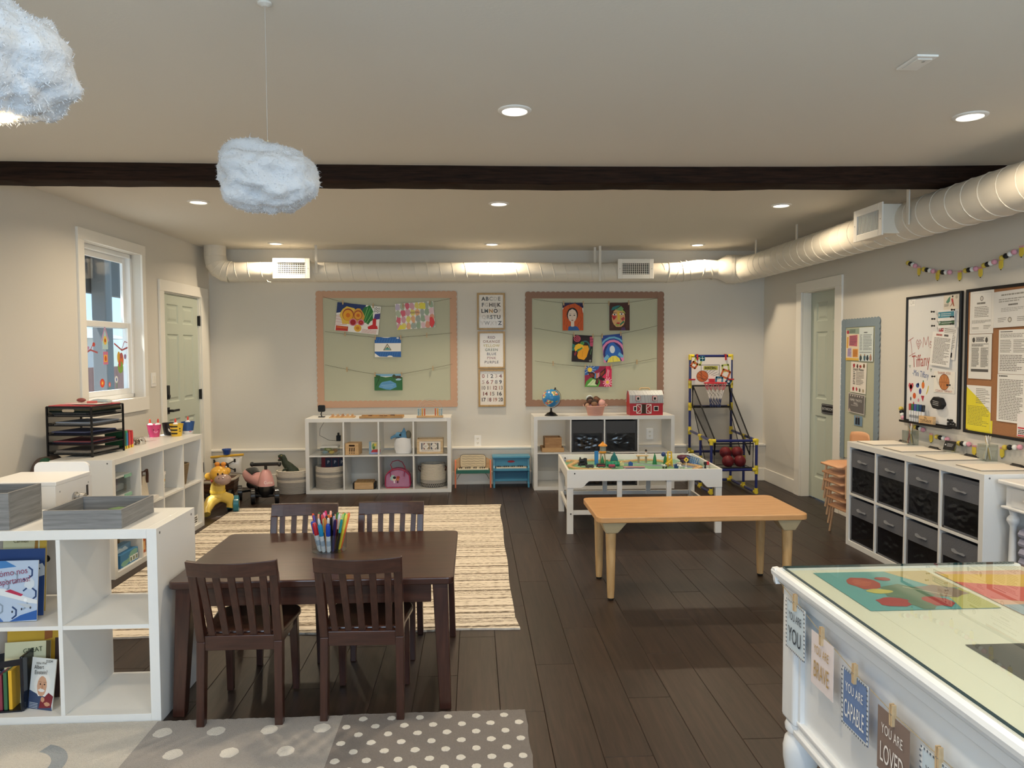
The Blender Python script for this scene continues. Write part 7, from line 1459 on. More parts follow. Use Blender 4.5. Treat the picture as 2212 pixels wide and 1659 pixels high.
cover('white biography paperback with a white haired man in a red jumper', 'paperback', -1.72, 2.935, BZ, .115, .196, -.16, -.28, 'DCE0DE', [('p', '3A4A6A', [(0, 0), (1, 0), (.9, .22), (.3, .3), (0, .36)]), ('p', 'E6E6E2', blob(.52, .50, .34, .25, 4, 16, .1)), ('p', 'CFA284', blob(.50, .45, .20, .20, 5, 14, .04)), ('p', 'E6E6E2', [(.34, .37), (.50, .42), (.64, .37), (.56, .34), (.44, .34)]), ('c', '3A2A22', .43, .49, .03, .015), ('c', '3A2A22', .60, .49, .03, .015), ('l', '8A6A54', [(.37, .535), (.48, .53)], .0015), ('l', '8A6A54', [(.55, .53), (.66, .535)], .0015), ('p', 'C08E70', [(.49, .49), (.54, .49), (.57, .40), (.48, .40)]), ('p', '7A2630', [(.45, .02), (.95, .06), (1, .28), (.8, .34), (.6, .22), (.5, .2)]), ('p', 'C89878', blob(.58, .2, .09, .05, 8)), ('p', 'C89878', blob(.78, .12, .12, .04, 9))] + [('l', 'C9D2DC', [(.06, .03 + .03*k), (.4, .02 + .03*k)], .002) for k in range(4)], (('Who Was', .013, .42, .90, '2A2A2A', .9, .08), ('Albert', .022, .34, .82, '2A2A2A', .8, .08), ('Einstein?', .022, .44, .72, '2A2A2A', .8, .08), ('D204', .014, .74, .95, '101010', 1, .08)), .008)
cover('yellow book with a brown spine leaning at the back of the bottom cell', 'paperback', -1.80, 3.03, BZ, .20, .30, -.1, .1, 'E0B23A', [('p', 'A8642E', [(.7, .78), (.85, .80), (.85, .95), (.7, .93)]), ('p', '4A3430', [(.9, 0), (1, 0), (1, .8), (.9, .8)])], ())
cover('cream book with bold dark lettering in the bottom cell', 'paperback', -1.80, 2.985, BZ, .17, .245, -.12, .1, 'E2DCB4', [('p', '5A4A2A', [(.9, 0), (1, 0), (1, 1), (.9, 1)])], (('GREAT', .026, .62, .86, '3A4A2A', .9, .1),))
mh = thing('magazine_holder', 'black glossy magazine holder with books in the bottom cell', 'magazine holder', (-1.840, 2.965, BZ), .1); HB = M('121722', .15)
G().prism([(-.082, 0), (.06, 0), (.068, .215), (.05, .22), (-.082, .195)], .045, .050, 'xz').build('side', HB, mh, bevel=.002); G().box(.052, .064, -.05, .05, 0, .218).build('front', HB, mh, bevel=.004); G().prism([(-.082, .17), (.056, .185), (.056, .21), (-.082, .195)], -.05, -.045, 'xz').build('rail', HB, mh, bevel=.002); G().box(-.082, .056, -.05, .05, 0, .006).build('bottom', HB, mh)
for k, (c, nm) in enumerate((('E2B030', 'yellow'), ('3A6A4A', 'green'), ('8A3A4A', 'red'), ('3A4A7A', 'blue'), ('C9C4BA', 'white'))): tag(G().box(-.006, .006, -.04, .04, 0, .155 - .008*k).build('book', M(c, .5), loc=mh.matrix_basis @ Vector((.012 - .018*k, 0, .007)), rot=.1), '%s spined thin book in the black magazine holder' % nm, 'book', 'books in the magazine holder')

# ================================================================ on the long shelf under the whiteboard
for i, (y, nm) in enumerate(((5.13, 'nearest the stacked chairs'), (4.785, 'second from the stacked chairs'), (4.41, 'third from the stacked chairs'), (4.02, 'nearest the small white table'))):
    t = thing('clipboard', 'white clipboard on the long shelf, ' + nm, 'clipboard', (2.955, y, SHELF_Z), -PI/2 + (.02, -.01, .03, -.02)[i], 'clipboards')
    G().prism(rrect(-.115, .115, -.155, .155, .012), 0, .004, 'xy').build('board', M('8F877A', .4), t); G().box(-.111, .111, -.151, .13, .0042, .0062).build('paper', M('EDE6DA', .7), t)
    G().tube([(-.05, .135, .010), (-.03, .128, .016), (.03, .128, .016), (.05, .135, .010)], .006, 8).box(-.055, .055, .128, .148, .004, .009).build('clip', M('1E1E20', .3), t); G().tube([(-.02, .14, .012), (-.012, .16, .014), (.012, .16, .014), (.02, .14, .012)], .002, 6).build('clip_loop', M('A8A6A2', .2, 1.0), t)
ACR = clear_mat('F2F6F6', .02, .7, 'acrylic')
def pens(label, x, y, cols, seed):
    t = thing('pen_cup', label, 'pen holder', (x, y, SHELF_Z)); s = .038; hh = .10
    G().box(-s, s, -s, s, 0, .004).box(-s, -s + .003, -s, s, 0, hh).box(s - .003, s, -s, s, 0, hh).box(-s, s, -s, -s + .003, 0, hh).box(-s, s, s - .003, s, 0, hh).build('acrylic_box', ACR, t); r = random.Random(seed)
    for k, (c, nm) in enumerate(cols):
        a = 2*PI*k/len(cols) + .4; d = Vector((math.cos(a)*.22, math.sin(a)*.30, 1)).normalized(); L_ = .15
        p = thing('ballpoint_pen', nm, 'pen', (x + .022*math.cos(a + PI), y + .022*math.sin(a + PI), SHELF_Z + .0055), Vector((0, 0, 1)).rotation_difference(d).to_euler(), 'pens in acrylic cups')
        G().lathe([(.001, 0), (.004, .012), (.0048, .03), (.0048, L_ - .02), (.003, L_ - .015), (.0028, L_)], 8).build('barrel', M(c, .3), p, smooth=True); G().box(.0045, .006, -.0015, .0015, L_*.62, L_ - .02).build('clip', M('C9C6BC', .25, .8), p)
pens('clear acrylic cup of pens below the whiteboard tray', 3.085, 5.045, [(c, '%s pen in the acrylic cup below the whiteboard' % n) for c, n in (('8A3A38', 'dark red'), ('B8A060', 'gold'), ('6A6E66', 'grey green'), ('D8D4C8', 'white'), ('A88A5A', 'tan'))], 3)
pens('clear acrylic cup of pens below the cork board', 3.105, 4.285, [(c, '%s pen in the acrylic cup below the cork board' % n) for c, n in (('C9C6C0', 'silver'), ('B89A4A', 'gold'), ('E6E4DE', 'white'), ('A8A49A', 'grey'), ('D9CFB0', 'cream'))], 4)
t = thing('card_stand', 'small clear stand holding a black card between the pen cups', 'card stand', (3.12, 4.665, SHELF_Z), -PI/2 + .25); G().box(-.045, .045, -.005, .035, 0, .008).build('foot', ACR, t); G().prism([(-.005, .008), (.0, .008), (.022, .06), (.017, .06)], -.045, .045, 'yz').build('rest', ACR, t); q = G().bx((0, 0, .042), (.082, .003, .062), (-.35, 0, 0)).build('black_card', M('141416', .4), t); text('WELCOME' if False else '', .01, M('C9C9C9', .4)) if False else None
g = G(); mt = sheet(g, .07, .04, [('w', 'B8B8B8', .3, .95, .2, .8, 3, .4), ('c', 'B8B8B8', .14, .5, .08, .14)], '141416'); g.f = g.f[6:]; g.m = g.m[6:]; g.build('print', mt, q, loc=(0, -.006, .046), rot=(-.35, 0, 0), recalc=False)

# ================================================================ toys on the floor by the back wall
PL = lambda c: M(c, .28, coat=.3)
gf = thing('ride_on_giraffe', 'yellow toy giraffe walker with teal wheels by the window shelf', 'toy', (-2.0, 6.62, 0), -.0)
GO = (-2.262 + 2.0, 0)   # local x of the neck
YL = 'DDBE5A'; x0 = GO[0]
G().tube([(x0 - .02, .0, .17), (x0 - .02, 0, .23), (x0 - .01, -.01, .275)], [.062, .064, .058], 18).build('neck', PL(YL), gf, smooth=True); G().tube([(x0 - .02, 0, .195), (x0 - .02, 0, .215)], [.067, .067], 18).build('neck_band', PL('E8C548'), gf)
G().sph((x0 + .005, -.03, .365), (.078, .075, .072), 20, 12).build('head', PL('DFA93C'), gf, smooth=True)
G().sph((x0 + .055, -.085, .325), (.072, .062, .050), 20, 12).build('muzzle', PL('A58A80'), gf, smooth=True)
G().sph((x0 - .085, -.03, .345), (.036, .02, .034), 14, 8).build('ear', PL('DFA93C'), gf, smooth=True); G().sph((x0 + .06, .02, .385), (.03, .018, .03), 14, 8).build('ear', PL('DFA93C'), gf, smooth=True)
for x in (-.015, .04): h_ = G().tube([(x0 + x, -.02, .41), (x0 + x, -.015, .445)], [.016, .013], 12).build('horn', PL('C9752A'), gf, smooth=True); G().sph((x0 + x, -.015, .452), (.024, .022, .018), 12, 8).build('horn_tip', PL('D88A2A'), h_, smooth=True)
for k in range(5): G().sph((x0 - .03 - .012*k, .035 + .006*k, .425 - .034*k), (.024, .02, .026), 10, 7).build('mane', PL('8A3A2A'), gf, smooth=True)
for x in (.02, .06): G().sph((x0 + x, -.105, .375), (.008, .006, .012), 8, 6).build('eye', M('2A1A14', .2), gf, smooth=True)
for x in (.04, .075): G().sph((x0 + x, -.143, .345), .006, 8, 6).build('nostril', M('6E5850', .4), gf, smooth=True)
for s, pts in ((-1, [(x0 - .0, 0, .165), (x0 - .065, -.05, .125), (x0 - .085, -.12, .06), (x0 - .07, -.15, .03)]), (1, [(x0 + .0, 0, .165), (x0 + .06, .05, .13), (x0 + .075, .06, .08), (x0 + .07, .05, .045)])): G().tube(pts, [.05, .05, .042, .036], 14).build('leg', PL(YL), gf, smooth=True)
G().sph((x0 - .02, .02, .165), (.07, .09, .05), 16, 10).build('body', PL(YL), gf, smooth=True)
def wheel(par, c, r, w_, ax, col, hub, name='wheel'):
    a = Vector(ax).normalized(); c = Vector(c); q = G().tube([c - a*w_/2, c - a*w_*.42, c + a*w_*.42, c + a*w_/2], [r*.86, r, r, r*.86], 22).build(name, PL(col), par, smooth=True); G().tube([c - a*w_*.53, c + a*w_*.53], r*.34, 14).build('hub', PL(hub), q); return q
for c in ((x0 - .115, -.185, .066), (x0 + .11, .09, .075), (x0 + .02, .19, .066)): wheel(gf, c, c[2], .05, (1, .25, 0), '1E6E80', 'D9A83A')
tr = thing('balance_bike', 'small pink and black four wheeled balance bike', 'toy', (-1.993, 7.10, 0)); PK = PL('D9A09C'); BK = PL('17181A')
G().lathe([(.001, .05), (.045, .056), (.070, .09), (.078, .13), (.077, .165)], 24, caps=False).build('lower_shell', BK, tr, smooth=True); G().lathe([(.078, .165), (.076, .19), (.062, .25), (.044, .30), (.028, .318), (.001, .322)], 24, caps=False).build('front_shell', PK, tr, smooth=True)
G().cyl((0, 0, .315), (0, 0, .36), .014).build('stem', BK, tr); hb = G().tube([(-.125, .0, .367), (.125, 0, .372)], .017, 14).build('handlebar', BK, tr); 
for s in (-1, 1): G().sph((s*.128, 0, .37), (.020, .024, .024), 12, 8).build('grip_end', BK, hb, smooth=True)
bd = G().tube([(0, .02, .17), (-.10, .10, .205), (-.19, .17, .235), (-.245, .22, .245)], [.06, .068, .076, .050], 18).build('seat_shell', PK, tr, smooth=True); G().tube([(-.12, .095, .262), (-.17, .15, .292), (-.22, .20, .288)], [.045, .056, .035], 16, flat=.5).build('seat_pad', BK, tr, smooth=True)
G().tube([(-.05, .05, .12), (-.2, .2, .15)], [.05, .05], 14).build('frame', BK, tr, smooth=True)
for c in ((.112, -.045, .074), (-.112, -.045, .074), (-.30, .17, .07), (-.17, .27, .07)): wheel(tr, c, c[2], .042, (1, .3, 0), '1B1C1F', '55585C')
G().cyl((-.11, -.04, .075), (.11, -.04, .075), .012).cyl((-.3, .17, .075), (-.17, .27, .075), .012).build('axle', BK, tr); text('Cutie', .04, M('F2E6DC', .4), tr, (.042, -.0760, .205), (PI/2 - .25, 0, .35), sx=.9)
sh = thing('pirate_ship', 'toy pirate ship with a white skull sail in the left back corner', 'toy', (-2.46, 7.42, 0))
g = G(); n = 10; vs = []
for j in range(n+1):
    for i in range(n+1): u = -1 + 2*i/n; v = j/n; vs.append((.145*u*(1 - .04*math.sin(PI*v)) - .02, .09 - .045*math.cos(u*1.4) - .02*math.sin(PI*v), .225 + .165*v - .02*u*u*(1 - v)))
g.add(vs, [(j*(n+1)+i, j*(n+1)+i+1, (j+1)*(n+1)+i+1, (j+1)*(n+1)+i) for j in range(n) for i in range(n)]); sl_ = g.build('sail', PL('E4E2DC'), sh, smooth=True); md = sl_.modifiers.new('thick', 'SOLIDIFY'); md.thickness = .006
G().tube([(-.18, .06, .388), (.145, .06, .412)], .012, 12).build('yard', PL('DDAE3A'), sh, smooth=True); G().cyl((-.02, .08, .15), (-.02, .08, .43), .012).build('mast', PL('B98A5A'), sh); G().lathe([(.032, .415), (.04, .455), (.046, .462), (.044, .47), (.034, .45), (.0005, .44)], 18, (-.025, .07, 0)).build('crows_nest', PL('1E4A9A'), sh, smooth=True)
BKM = M('141416', .4); sk = thing('skull_emblem', None, None, (-.03, .008, .298)); sk.parent = sh
G().sph((0, 0, .01), (.045, .006, .038), 16, 10).sph((0, 0, -.03), (.026, .006, .022), 12, 8).build('skull', BKM, sk, smooth=True)
for s in (-1, 1): G().sph((s*.017, -.006, .0), (.012, .003, .011), 10, 6).build('eye', PL('E4E2DC'), sk, smooth=True)
for a, b in (((-.10, .055), (.10, -.035)), ((-.10, -.04), (.10, .062))):
    G().tube([(a[0], .009, a[1]), (b[0], .009, b[1])], .009, 8, flat=.5).sph((a[0], .006, a[1] + .008), .011, 8, 6).sph((a[0], .006, a[1] - .008), .011, 8, 6).sph((b[0], .006, b[1] + .008), .011, 8, 6).sph((b[0], .006, b[1] - .008), .011, 8, 6).build('bone', BKM, sk, smooth=True)
pts = [(-.18, -.30), (.06, -.30), (.10, -.1), (.08, .12), (-.18, .12)]
hl = G()
for k, (z, s) in enumerate(((.03, .82), (.10, .92), (.19, 1.0))): hl.v += [(-.05 + (x + .05)*s, y*s, z) for x, y in pts]
for k in range(2):
    for i in range(5): hl.f.append([k*5+i, k*5+(i+1) % 5, (k+1)*5+(i+1) % 5, (k+1)*5+i]); hl.m.append(0)
hl.f += [[4, 3, 2, 1, 0], [10, 11, 12, 13, 14]]; hl.m += [0, 0]
h_ = hl.build('hull', wood('4A2E1E', '6E4A32', 'X', 6, .5, 10), sh, bevel=.01)
for z in (.065, .105, .145): G().tube([(-.05 + (x + .05)*(.86 + z*.75), y*(.86 + z*.75), z) for x, y in pts[:4]], .0025, 5).build('plank_line', M('2E1C12', .6), h_)
G().tube([(x, y, .195) for x, y in pts], .014, 8, closed=True).build('deck_rail', PL('B9AFA0'), sh); G().bx((.0, -.12, .215), (.08, .05, .035)).build('red_chest', PL('B8383A'), sh, bevel=.008)
for c in ((.115, -.26, .06), (-.1, -.24, .05)): wheel(sh, c, c[2], .035, (1, 0, 0), '1A1A1C', '3A3A3C')
dn = thing('toy_dinosaur', 'dark green toy dinosaur leaning out of the oval rope basket', 'toy', (-1.885, 7.57, .03)); DG_ = M('2F3A2C', .6, bump=(80, .6))
G().tube([(.06, .0, .12), (.035, 0, .19), (-.01, -.005, .245), (-.045, -.01, .285), (-.052, -.012, .32), (-.062, -.014, .345), (-.085, -.016, .352), (-.108, -.018, .348)], [.062, .058, .045, .034, .028, .027, .022, .012], 14).build('body', DG_, dn, smooth=True)
G().tube([(-.062, -.014, .325), (-.09, -.016, .312), (-.112, -.018, .310)], [.018, .013, .007], 10).build('lower_jaw', DG_, dn, smooth=True); G().tube([(-.07, -.015, .333), (-.104, -.017, .325)], [.010, .005], 8).build('mouth', M('7A2A2A', .5), dn); G().tube([(-.01, -.045, .225), (-.05, -.05, .215), (-.06, -.055, .20)], [.013, .010, .006], 8).build('arm', DG_, dn, smooth=True); G().sph((-.072, -.034, .358), .005, 8, 6).build('eye', M('D9B040', .2), dn)
for x, y, c, nm in ((-.06, -.02, 'C9BFAE', 'cream'), (-.03, .02, '3A3A44', 'dark'), (.02, -.02, '6A5A4A', 'brown')): tag(G().sph((0, 0, 0), .032, 12, 8).build('toy_ball', M(c, .6), loc=(-1.90 + x - .03, 7.57 + y, .19), smooth=True), 'small %s ball in the oval rope basket with the dinosaur' % nm, 'ball', 'balls in the oval basket')

# ================================================================ toy pianos
p1 = thing('toy_piano', 'small wooden toy piano with orange legs and a green keyboard', 'toy piano', (-.018, 7.73, 0)); OR_ = M('E0805A', .4)
for s in (-1, 1): G().prism([(-.035, 0), (.0, 0), (.05, .15), (.09, .285), (.02, .285), (-.03, .15)], s*.185 - .008, s*.185 + .008, 'yz').build('leg', OR_, p1, bevel=.003)
G().box(-.177, .177, -.045, .07, .155, .192).build('keyboard_bed', M('2A6A5A', .4), p1, bevel=.003); G().prism([(-.177, .19), (.177, .19), (.177, .29), (.13, .315), (-.13, .315), (-.177, .29)], .055, .068).build('back_panel', WLT2, p1)
q = G().prism(rrect(-.135, .135, .198, .345, .035), .035, .041, 'xz').build('music_sheet', M('E6D3AE', .5), p1); G().tube([(x, .036, z) for x, z in rrect(-.135, .135, .198, .345, .035)], .0022, 5, closed=True).build('outline', M('2A2420', .5), q)
g = G()
for k in range(5): g.tube([(-.115 + .0115*i, .0335, .325 - .026*k + .003*math.sin(i*1.1 + k)) for i in range(21)], .0011, 4)
g.build('stave_lines', M('5A4A3A', .6), q)
def keys(par, x0, x1, y0, y1, z, n):
    w_ = (x1 - x0)/n; k0 = None
    for i in range(n):
        if k0 is None: k0 = G().box(-w_/2 + .0006, w_/2 - .0006, y0, y1, 0, .012).build('white_key', M('E6DCC6', .3), par, bevel=.001); o = k0
        else: o = k0.copy(); C.objects.link(o)
        o.parent = par; o.location = (x0 + w_*(i + .5), 0, z)
    k1 = None
    for i in range(n - 1):
        if i % 7 in (2, 6): continue
        if k1 is None: k1 = G().box(-w_*.27, w_*.27, (y0 + y1)/2, y1, .012, .022).build('black_key', M('16120F', .3), par, bevel=.001); o = k1
        else: o = k1.copy(); C.objects.link(o)
        o.parent = par; o.location = (x0 + w_*(i + 1), 0, z)
keys(p1, -.162, .162, -.042, .025, .192, 15); G().tube([(-.17, .05, .08), (-.15, .05, .12), (-.12, .05, .155)], .003, 6).tube([(.17, .05, .08), (.15, .05, .12), (.12, .05, .155)], .003, 6).build('wire_brace', M('8A7A66', .4), p1)
p2 = thing('toy_piano', 'small blue toy upright piano between the two back shelves', 'toy piano', (.385, 7.70, 0)); BP, BP2 = M('4F94B4', .3), M('2E6A8A', .35)
for s in (-1, 1): G().prism([(-.02, 0), (.03, 0), (.03, .02), (.17, .02), (.17, .31), (.03, .31), (.01, .24), (-.03, .21), (-.03, .18), (-.01, .17), (.01, .06), (-.02, .05)], s*.182 - .009, s*.182 + .009, 'yz').build('side_panel', BP, p2, bevel=.002)
G().box(-.2, .2, -.005, .175, .308, .332).build('lid', BP, p2, bevel=.006); G().box(-.173, .173, .04, .052, .22, .31).build('upper_panel', BP, p2); G().box(-.173, .173, .05, .062, .08, .19).build('lower_panel', BP2, p2); G().box(-.173, .173, -.022, .06, .178, .205).build('key_bed', BP, p2, bevel=.003); G().box(-.173, .173, .04, .056, .06, .085).build('bottom_rail', BP, p2)
keys(p2, -.16, .16, -.020, .036, .205, 15); G().prism([(.038*math.cos(a), .27 + .012*math.sin(a)) for a in [2*PI*i/24 for i in range(24)]], .0365, .04, 'xz').build('red_emblem', M('9A2430', .4), p2)

# ================================================================ arcade basketball game
bk = thing('basketball_game', 'blue and yellow tube arcade basketball game with a printed backboard', 'basketball game', (2.56, 7.45, 0)); NV, YJ, BC = PL('1F2A6A'), PL('E2CC3A'), M('131316', .8)
YB, YM, YF_ = .385, .0, -.345; XL, XRr = -.232, .222
def tb(a, b, nm='tube', r=.0135): G().cyl(a, b, r, n=12).build(nm, NV, bk, smooth=True)
def jt(c, dirs):
    g = G()
    for d in dirs: c_ = Vector(c); g.cyl(c_ - Vector(d)*.012, c_ + Vector(d)*.042, .0185, n=12)
    g.build('joint', YJ, bk, smooth=True)
U, Dn, Lf, Rt, Fw, Bkw = (0, 0, 1), (0, 0, -1), (-1, 0, 0), (1, 0, 0), (0, -1, 0), (0, 1, 0)
for x, s in ((XL, 1), (XRr, -1)):
    ins = (s, 0, 0)
    tb((x, YB, .03), (x, YB, 1.375)); tb((x, YM, .03), (x, YM, .555)); tb((x, YF_, .03), (x, YF_, .545)); tb((x, YB, .57), (x, YF_, .545)); tb((x, YB, .03), (x, YF_, .03))
    jt((x, YB, 1.375), (Dn, ins)); jt((x, YB, 1.07), (U, Dn)); jt((x, YB, .83), (U, Dn, ins)); jt((x, YB, .57), (U, Dn, Fw)); jt((x, YB, .34), (U, ins)); jt((x, YB, .03), (U, ins, Fw)); jt((x, YM, .555), (Dn, Fw, Bkw)); jt((x, YM, .03), (U, Fw, Bkw)); jt((x, YM, .31), (U, Dn)); jt((x, YF_, .545), (Dn, ins, Bkw)); jt((x, YF_, .256), (U, Dn, ins)); jt((x, YF_, .03), (U, Bkw))
for y, z in ((YB, 1.375), (YB, .83), (YB, .34), (YB, .03), (YF_, .545), (YF_, .256)): tb((XL, y, z), (XRr, y, z), 'cross_tube')
g = G(); sqr = lambda c, u, v, s_, rot: ('l', c, [(u + s_*math.cos(rot + PI/2*k), v + s_*1.45*math.sin(rot + PI/2*k)) for k in range(5)], .020)
mt = sheet(g, .43, .29, [sqr('B9C46A', .16, .86, .11, .5), sqr('C9683A', .06, .72, .09, .2), sqr('4A8AA8', .27, .96, .06, .8), sqr('B9C46A', .86, .6, .11, .9), sqr('CF6A3A', .86, .38, .13, .4), sqr('4A8AA8', .70, .14, .11, .7), sqr('3A6A8A', .94, .1, .07, .2), ('c', '2A1A12', .27, .3, .152, .215), ('c', 'C8693A', .27, .3, .145, .205), ('l', '3A2218', [(.15, .42), (.27, .3), (.3, .1)], .003), ('l', '3A2218', [(.2, .48), (.3, .33), (.4, .24)], .003), ('l', '3A2218', [(.13, .28), (.24, .24), (.36, .14)], .003)] +
    [('l', '1E1A1A', [(.34 + .05*k, .33 - .03*k + .1), (.50 + .05*k, .62 - .07*k + .05)], .003) for k in range(5)] + [('l', '1E1A1A', [(a, b) for a, b in ((.24, .2), (.24, .72), (.70, .72), (.70, .2), (.24, .2))], .004), ('p', 'B9B84A', [(.30, .54), (.66, .54), (.66, .68), (.30, .68)])], 'ECE6E0')
q = g.build('backboard', mt, bk, loc=(-.005, YB - .02, 1.215), recalc=False); text('BASKETBALL', .032, M('22221C', .5), q, (-.009, -.004, .032), sx=.72, bold=.001)
for x in (-.16, .15): G().box(x - .008, x + .008, YB - .03, YB + .02, 1.33, 1.395).build('red_clip', M('B82A2E', .4), bk)
for x, s in ((XL, 1), (XRr, -1)): G().box(min(x - .02*s, x + .05*s), max(x - .02*s, x + .05*s), YB - .03, YB - .012, 1.115, 1.130).build('red_clip', M('B82A2E', .4), bk)
hx, hy, hz = -.005, YB - .155, 1.09
hp = G().tube([(hx + .115*math.cos(a), hy + .115*math.sin(a), hz) for a in [2*PI*i/28 for i in range(28)]], .006, 8, closed=True).bx((hx, YB - .035, hz + .015), (.06, .03, .05)).build('hoop', M('C8323E', .35), bk, smooth=True)
def net(nm, z0, z1, r0, r1, col, par):
    g = G(); n = 12
    for i in range(n):
        for s in (-.5, .5):
            a = 2*PI*i/n; b = 2*PI*(i + s)/n; g.tube([(hx + r0*math.cos(a), hy + r0*math.sin(a), z0), (hx + (r0+r1)/2*math.cos((a+b)/2), hy + (r0+r1)/2*math.sin((a+b)/2), (z0+z1)/2 - .004), (hx + r1*math.cos(b), hy + r1*math.sin(b), z1)], .0024, 4)
    o = g.build(nm, M(col, .7), par); o['kind'] = 'stuff'
net('pink_net', hz, hz - .075, .113, .088, 'C86A78', hp); net('white_net', hz - .075, hz - .12, .088, .074, 'E2DEDC', hp); net('white_net', hz - .12, hz - .165, .074, .062, 'E2DEDC', hp); net('blue_net', hz - .165, hz - .21, .062, .056, '2A3A6A', hp); net('blue_net', hz - .21, hz - .255, .056, .054, '2A3A6A', hp)
NET = bpy.data.materials.new('black_netting'); NET.use_nodes = True; nt = NET.node_tree; nt.nodes.clear(); _o = nt.nodes.new('ShaderNodeOutputMaterial'); _x = nt.nodes.new('ShaderNodeMixShader'); _t = nt.nodes.new('ShaderNodeBsdfTransparent'); _d = nt.nodes.new('ShaderNodeBsdfDiffuse'); _d.inputs[0].default_value = lin('1A1A1E'); _x.inputs[0].default_value = .30
nt.links.new(_t.outputs[0], _x.inputs[1]); nt.links.new(_d.outputs[0], _x.inputs[2]); nt.links.new(_x.outputs[0], _o.inputs[0])
def npanel(q, name='net_panel', hem=.008):
    o = G().add(q, [tuple(range(len(q)))]).build(name, NET, bk, recalc=False); G().tube(q, hem, 6, closed=True).build('hem', BC, o)
npanel([(XL + .02, YB - .02, 1.055), (XRr - .02, YB - .02, 1.055), (XRr - .02, YB - .02, .83), (XL + .02, YB - .02, .83)], hem=.010)
for x, s in ((XL, 1), (XRr, -1)): npanel([(x + .03*s, YB - .02, 1.05), (x + .05*s, YF_ + .03, .54), (x + .05*s, YF_ + .05, .40), (x + .02*s, YB - .02, .84)])
npanel([(XL + .03, YF_ + .006, .515), (XRr - .03, YF_ + .006, .515), (XRr - .03, YF_ + .01, .275), (XL + .03, YF_ + .01, .275)], hem=.009)
npanel([(XL + .03, YF_ + .02, .262), (XRr - .03, YF_ + .02, .262), (XRr - .03, -.10, .268), (XL + .03, -.10, .268)], hem=.003); npanel([(XL + .03, -.095, .268), (XRr - .03, -.095, .268), (XRr - .03, YB - .03, .82), (XL + .03, YB - .03, .82)], hem=.005)
RB = M('8E2B32', .35, bump=(260, .3))
for nm, x, y, z in (('front left', 2.527, 7.192, .3295), ('front right', 2.648, 7.192, .3295), ('back left', 2.533, 7.284, .4045), ('back right', 2.654, 7.284, .4045)):
    t = thing('basketball', 'dark red ball, %s of the four in the basketball game' % nm, 'ball', (x, y, z), (.3, .2, x*9), 'balls in the basketball game'); G().sph((0, 0, 0), .059, 24, 14).build('ball', RB, t, smooth=True)
    g = G()
    for ax in range(3): g.tube([tuple(Vector((.0592*math.cos(a), .0592*math.sin(a), 0)) if ax == 0 else Vector((0, .0592*math.cos(a), .0592*math.sin(a))) if ax == 1 else Vector((.0592*math.cos(a), 0, .0592*math.sin(a)))) for a in [2*PI*i/28 for i in range(28)]], .0012, 4, closed=True)
    g.build('seam', M('4A1418', .5), t)

# ================================================================ toy railway on the train table
TF = .4605
rl = thing('toy_railway', 'wooden toy train track winding over the train table', 'toy train track', (0, 0, TF)); RLW = wood('C9A06A', 'DEC08E', 'X', 14, .5, 4)
def track(p, closed=False):
    P_ = [Vector((x, y, 0)) for x, y in p]; sm = []
    for i in range(len(P_) - 1):
        a, b, c, d = P_[max(0, i-1)], P_[i], P_[i+1], P_[min(len(P_)-1, i+2)]
        for k in range(5): t_ = k/5; sm.append(.5*((2*b) + (c - a)*t_ + (2*a - 5*b + 4*c - d)*t_*t_ + (3*b - a - 3*c + d)*t_**3))
    sm.append(P_[-1]); n = len(sm)
    for s0 in range(0, n - 1, 5):
        g = G(); seg = sm[s0:s0+6]; L0 = len(seg)
        if L0 < 2: continue
        for (o0, o1, z0, z1) in ((-.02, .02, .0, .0085), (-.02, -.015, .0085, .012), (.015, .02, .0085, .012), (-.008, .008, .0085, .012)):
            vs = []
            for i, q in enumerate(seg):
                gi = s0 + i; d = (sm[min(n-1, gi+1)] - sm[max(0, gi-1)]).normalized(); nn = Vector((-d.y, d.x, 0))
                vs += [tuple(q + nn*o0 + Vector((0, 0, z0))), tuple(q + nn*o1 + Vector((0, 0, z0))), tuple(q + nn*o1 + Vector((0, 0, z1))), tuple(q + nn*o0 + Vector((0, 0, z1)))]
            g.add(vs, [(i*4+k, i*4+(k+1) % 4, i*4+4+(k+1) % 4, i*4+4+k) for i in range(L0-1) for k in range(4)] + [(3, 2, 1, 0), ((L0-1)*4, (L0-1)*4+1, (L0-1)*4+2, (L0-1)*4+3)])
        g.build('track_piece', RLW, rl)
track([(1.12, 5.95), (.90, 5.99), (.82, 6.06), (.80, 6.16), (.86, 6.30), (.92, 6.43), (1.03, 6.47), (1.13, 6.45), (1.25, 6.37), (1.32, 6.37), (1.46, 6.44), (1.57, 6.44), (1.64, 6.36), (1.665, 6.26), (1.64, 6.15)]); track([(.92, 6.43), (.845, 6.46), (.82, 6.40)]); track([(1.78, 6.22), (1.85, 6.12), (1.88, 6.02), (1.80, 5.92)])
GRN = M('2A7A4A', .4)
for nm, x, y, h in (('beside the water tower', 1.093, 6.225, .078), ('short one between the tower and the engine shed', 1.128, 6.20, .05), ('in front of the winding track', 1.55, 6.24, .095), ('behind the yellow ramp', 1.648, 6.26, .085)):
    t = thing('toy_tree', 'green wooden toy tree, ' + nm, 'toy tree', (x, y, TF), 0, 'toy trees on the train table'); G().lathe([(.016, .0), (.018, .012), (.012, h*.6), (.002, h)], 12).build('crown', GRN, t, smooth=True); G().lathe([(.021, 0), (.021, .004), (.012, .006)], 12).build('base', M('3A8A52', .4), t)
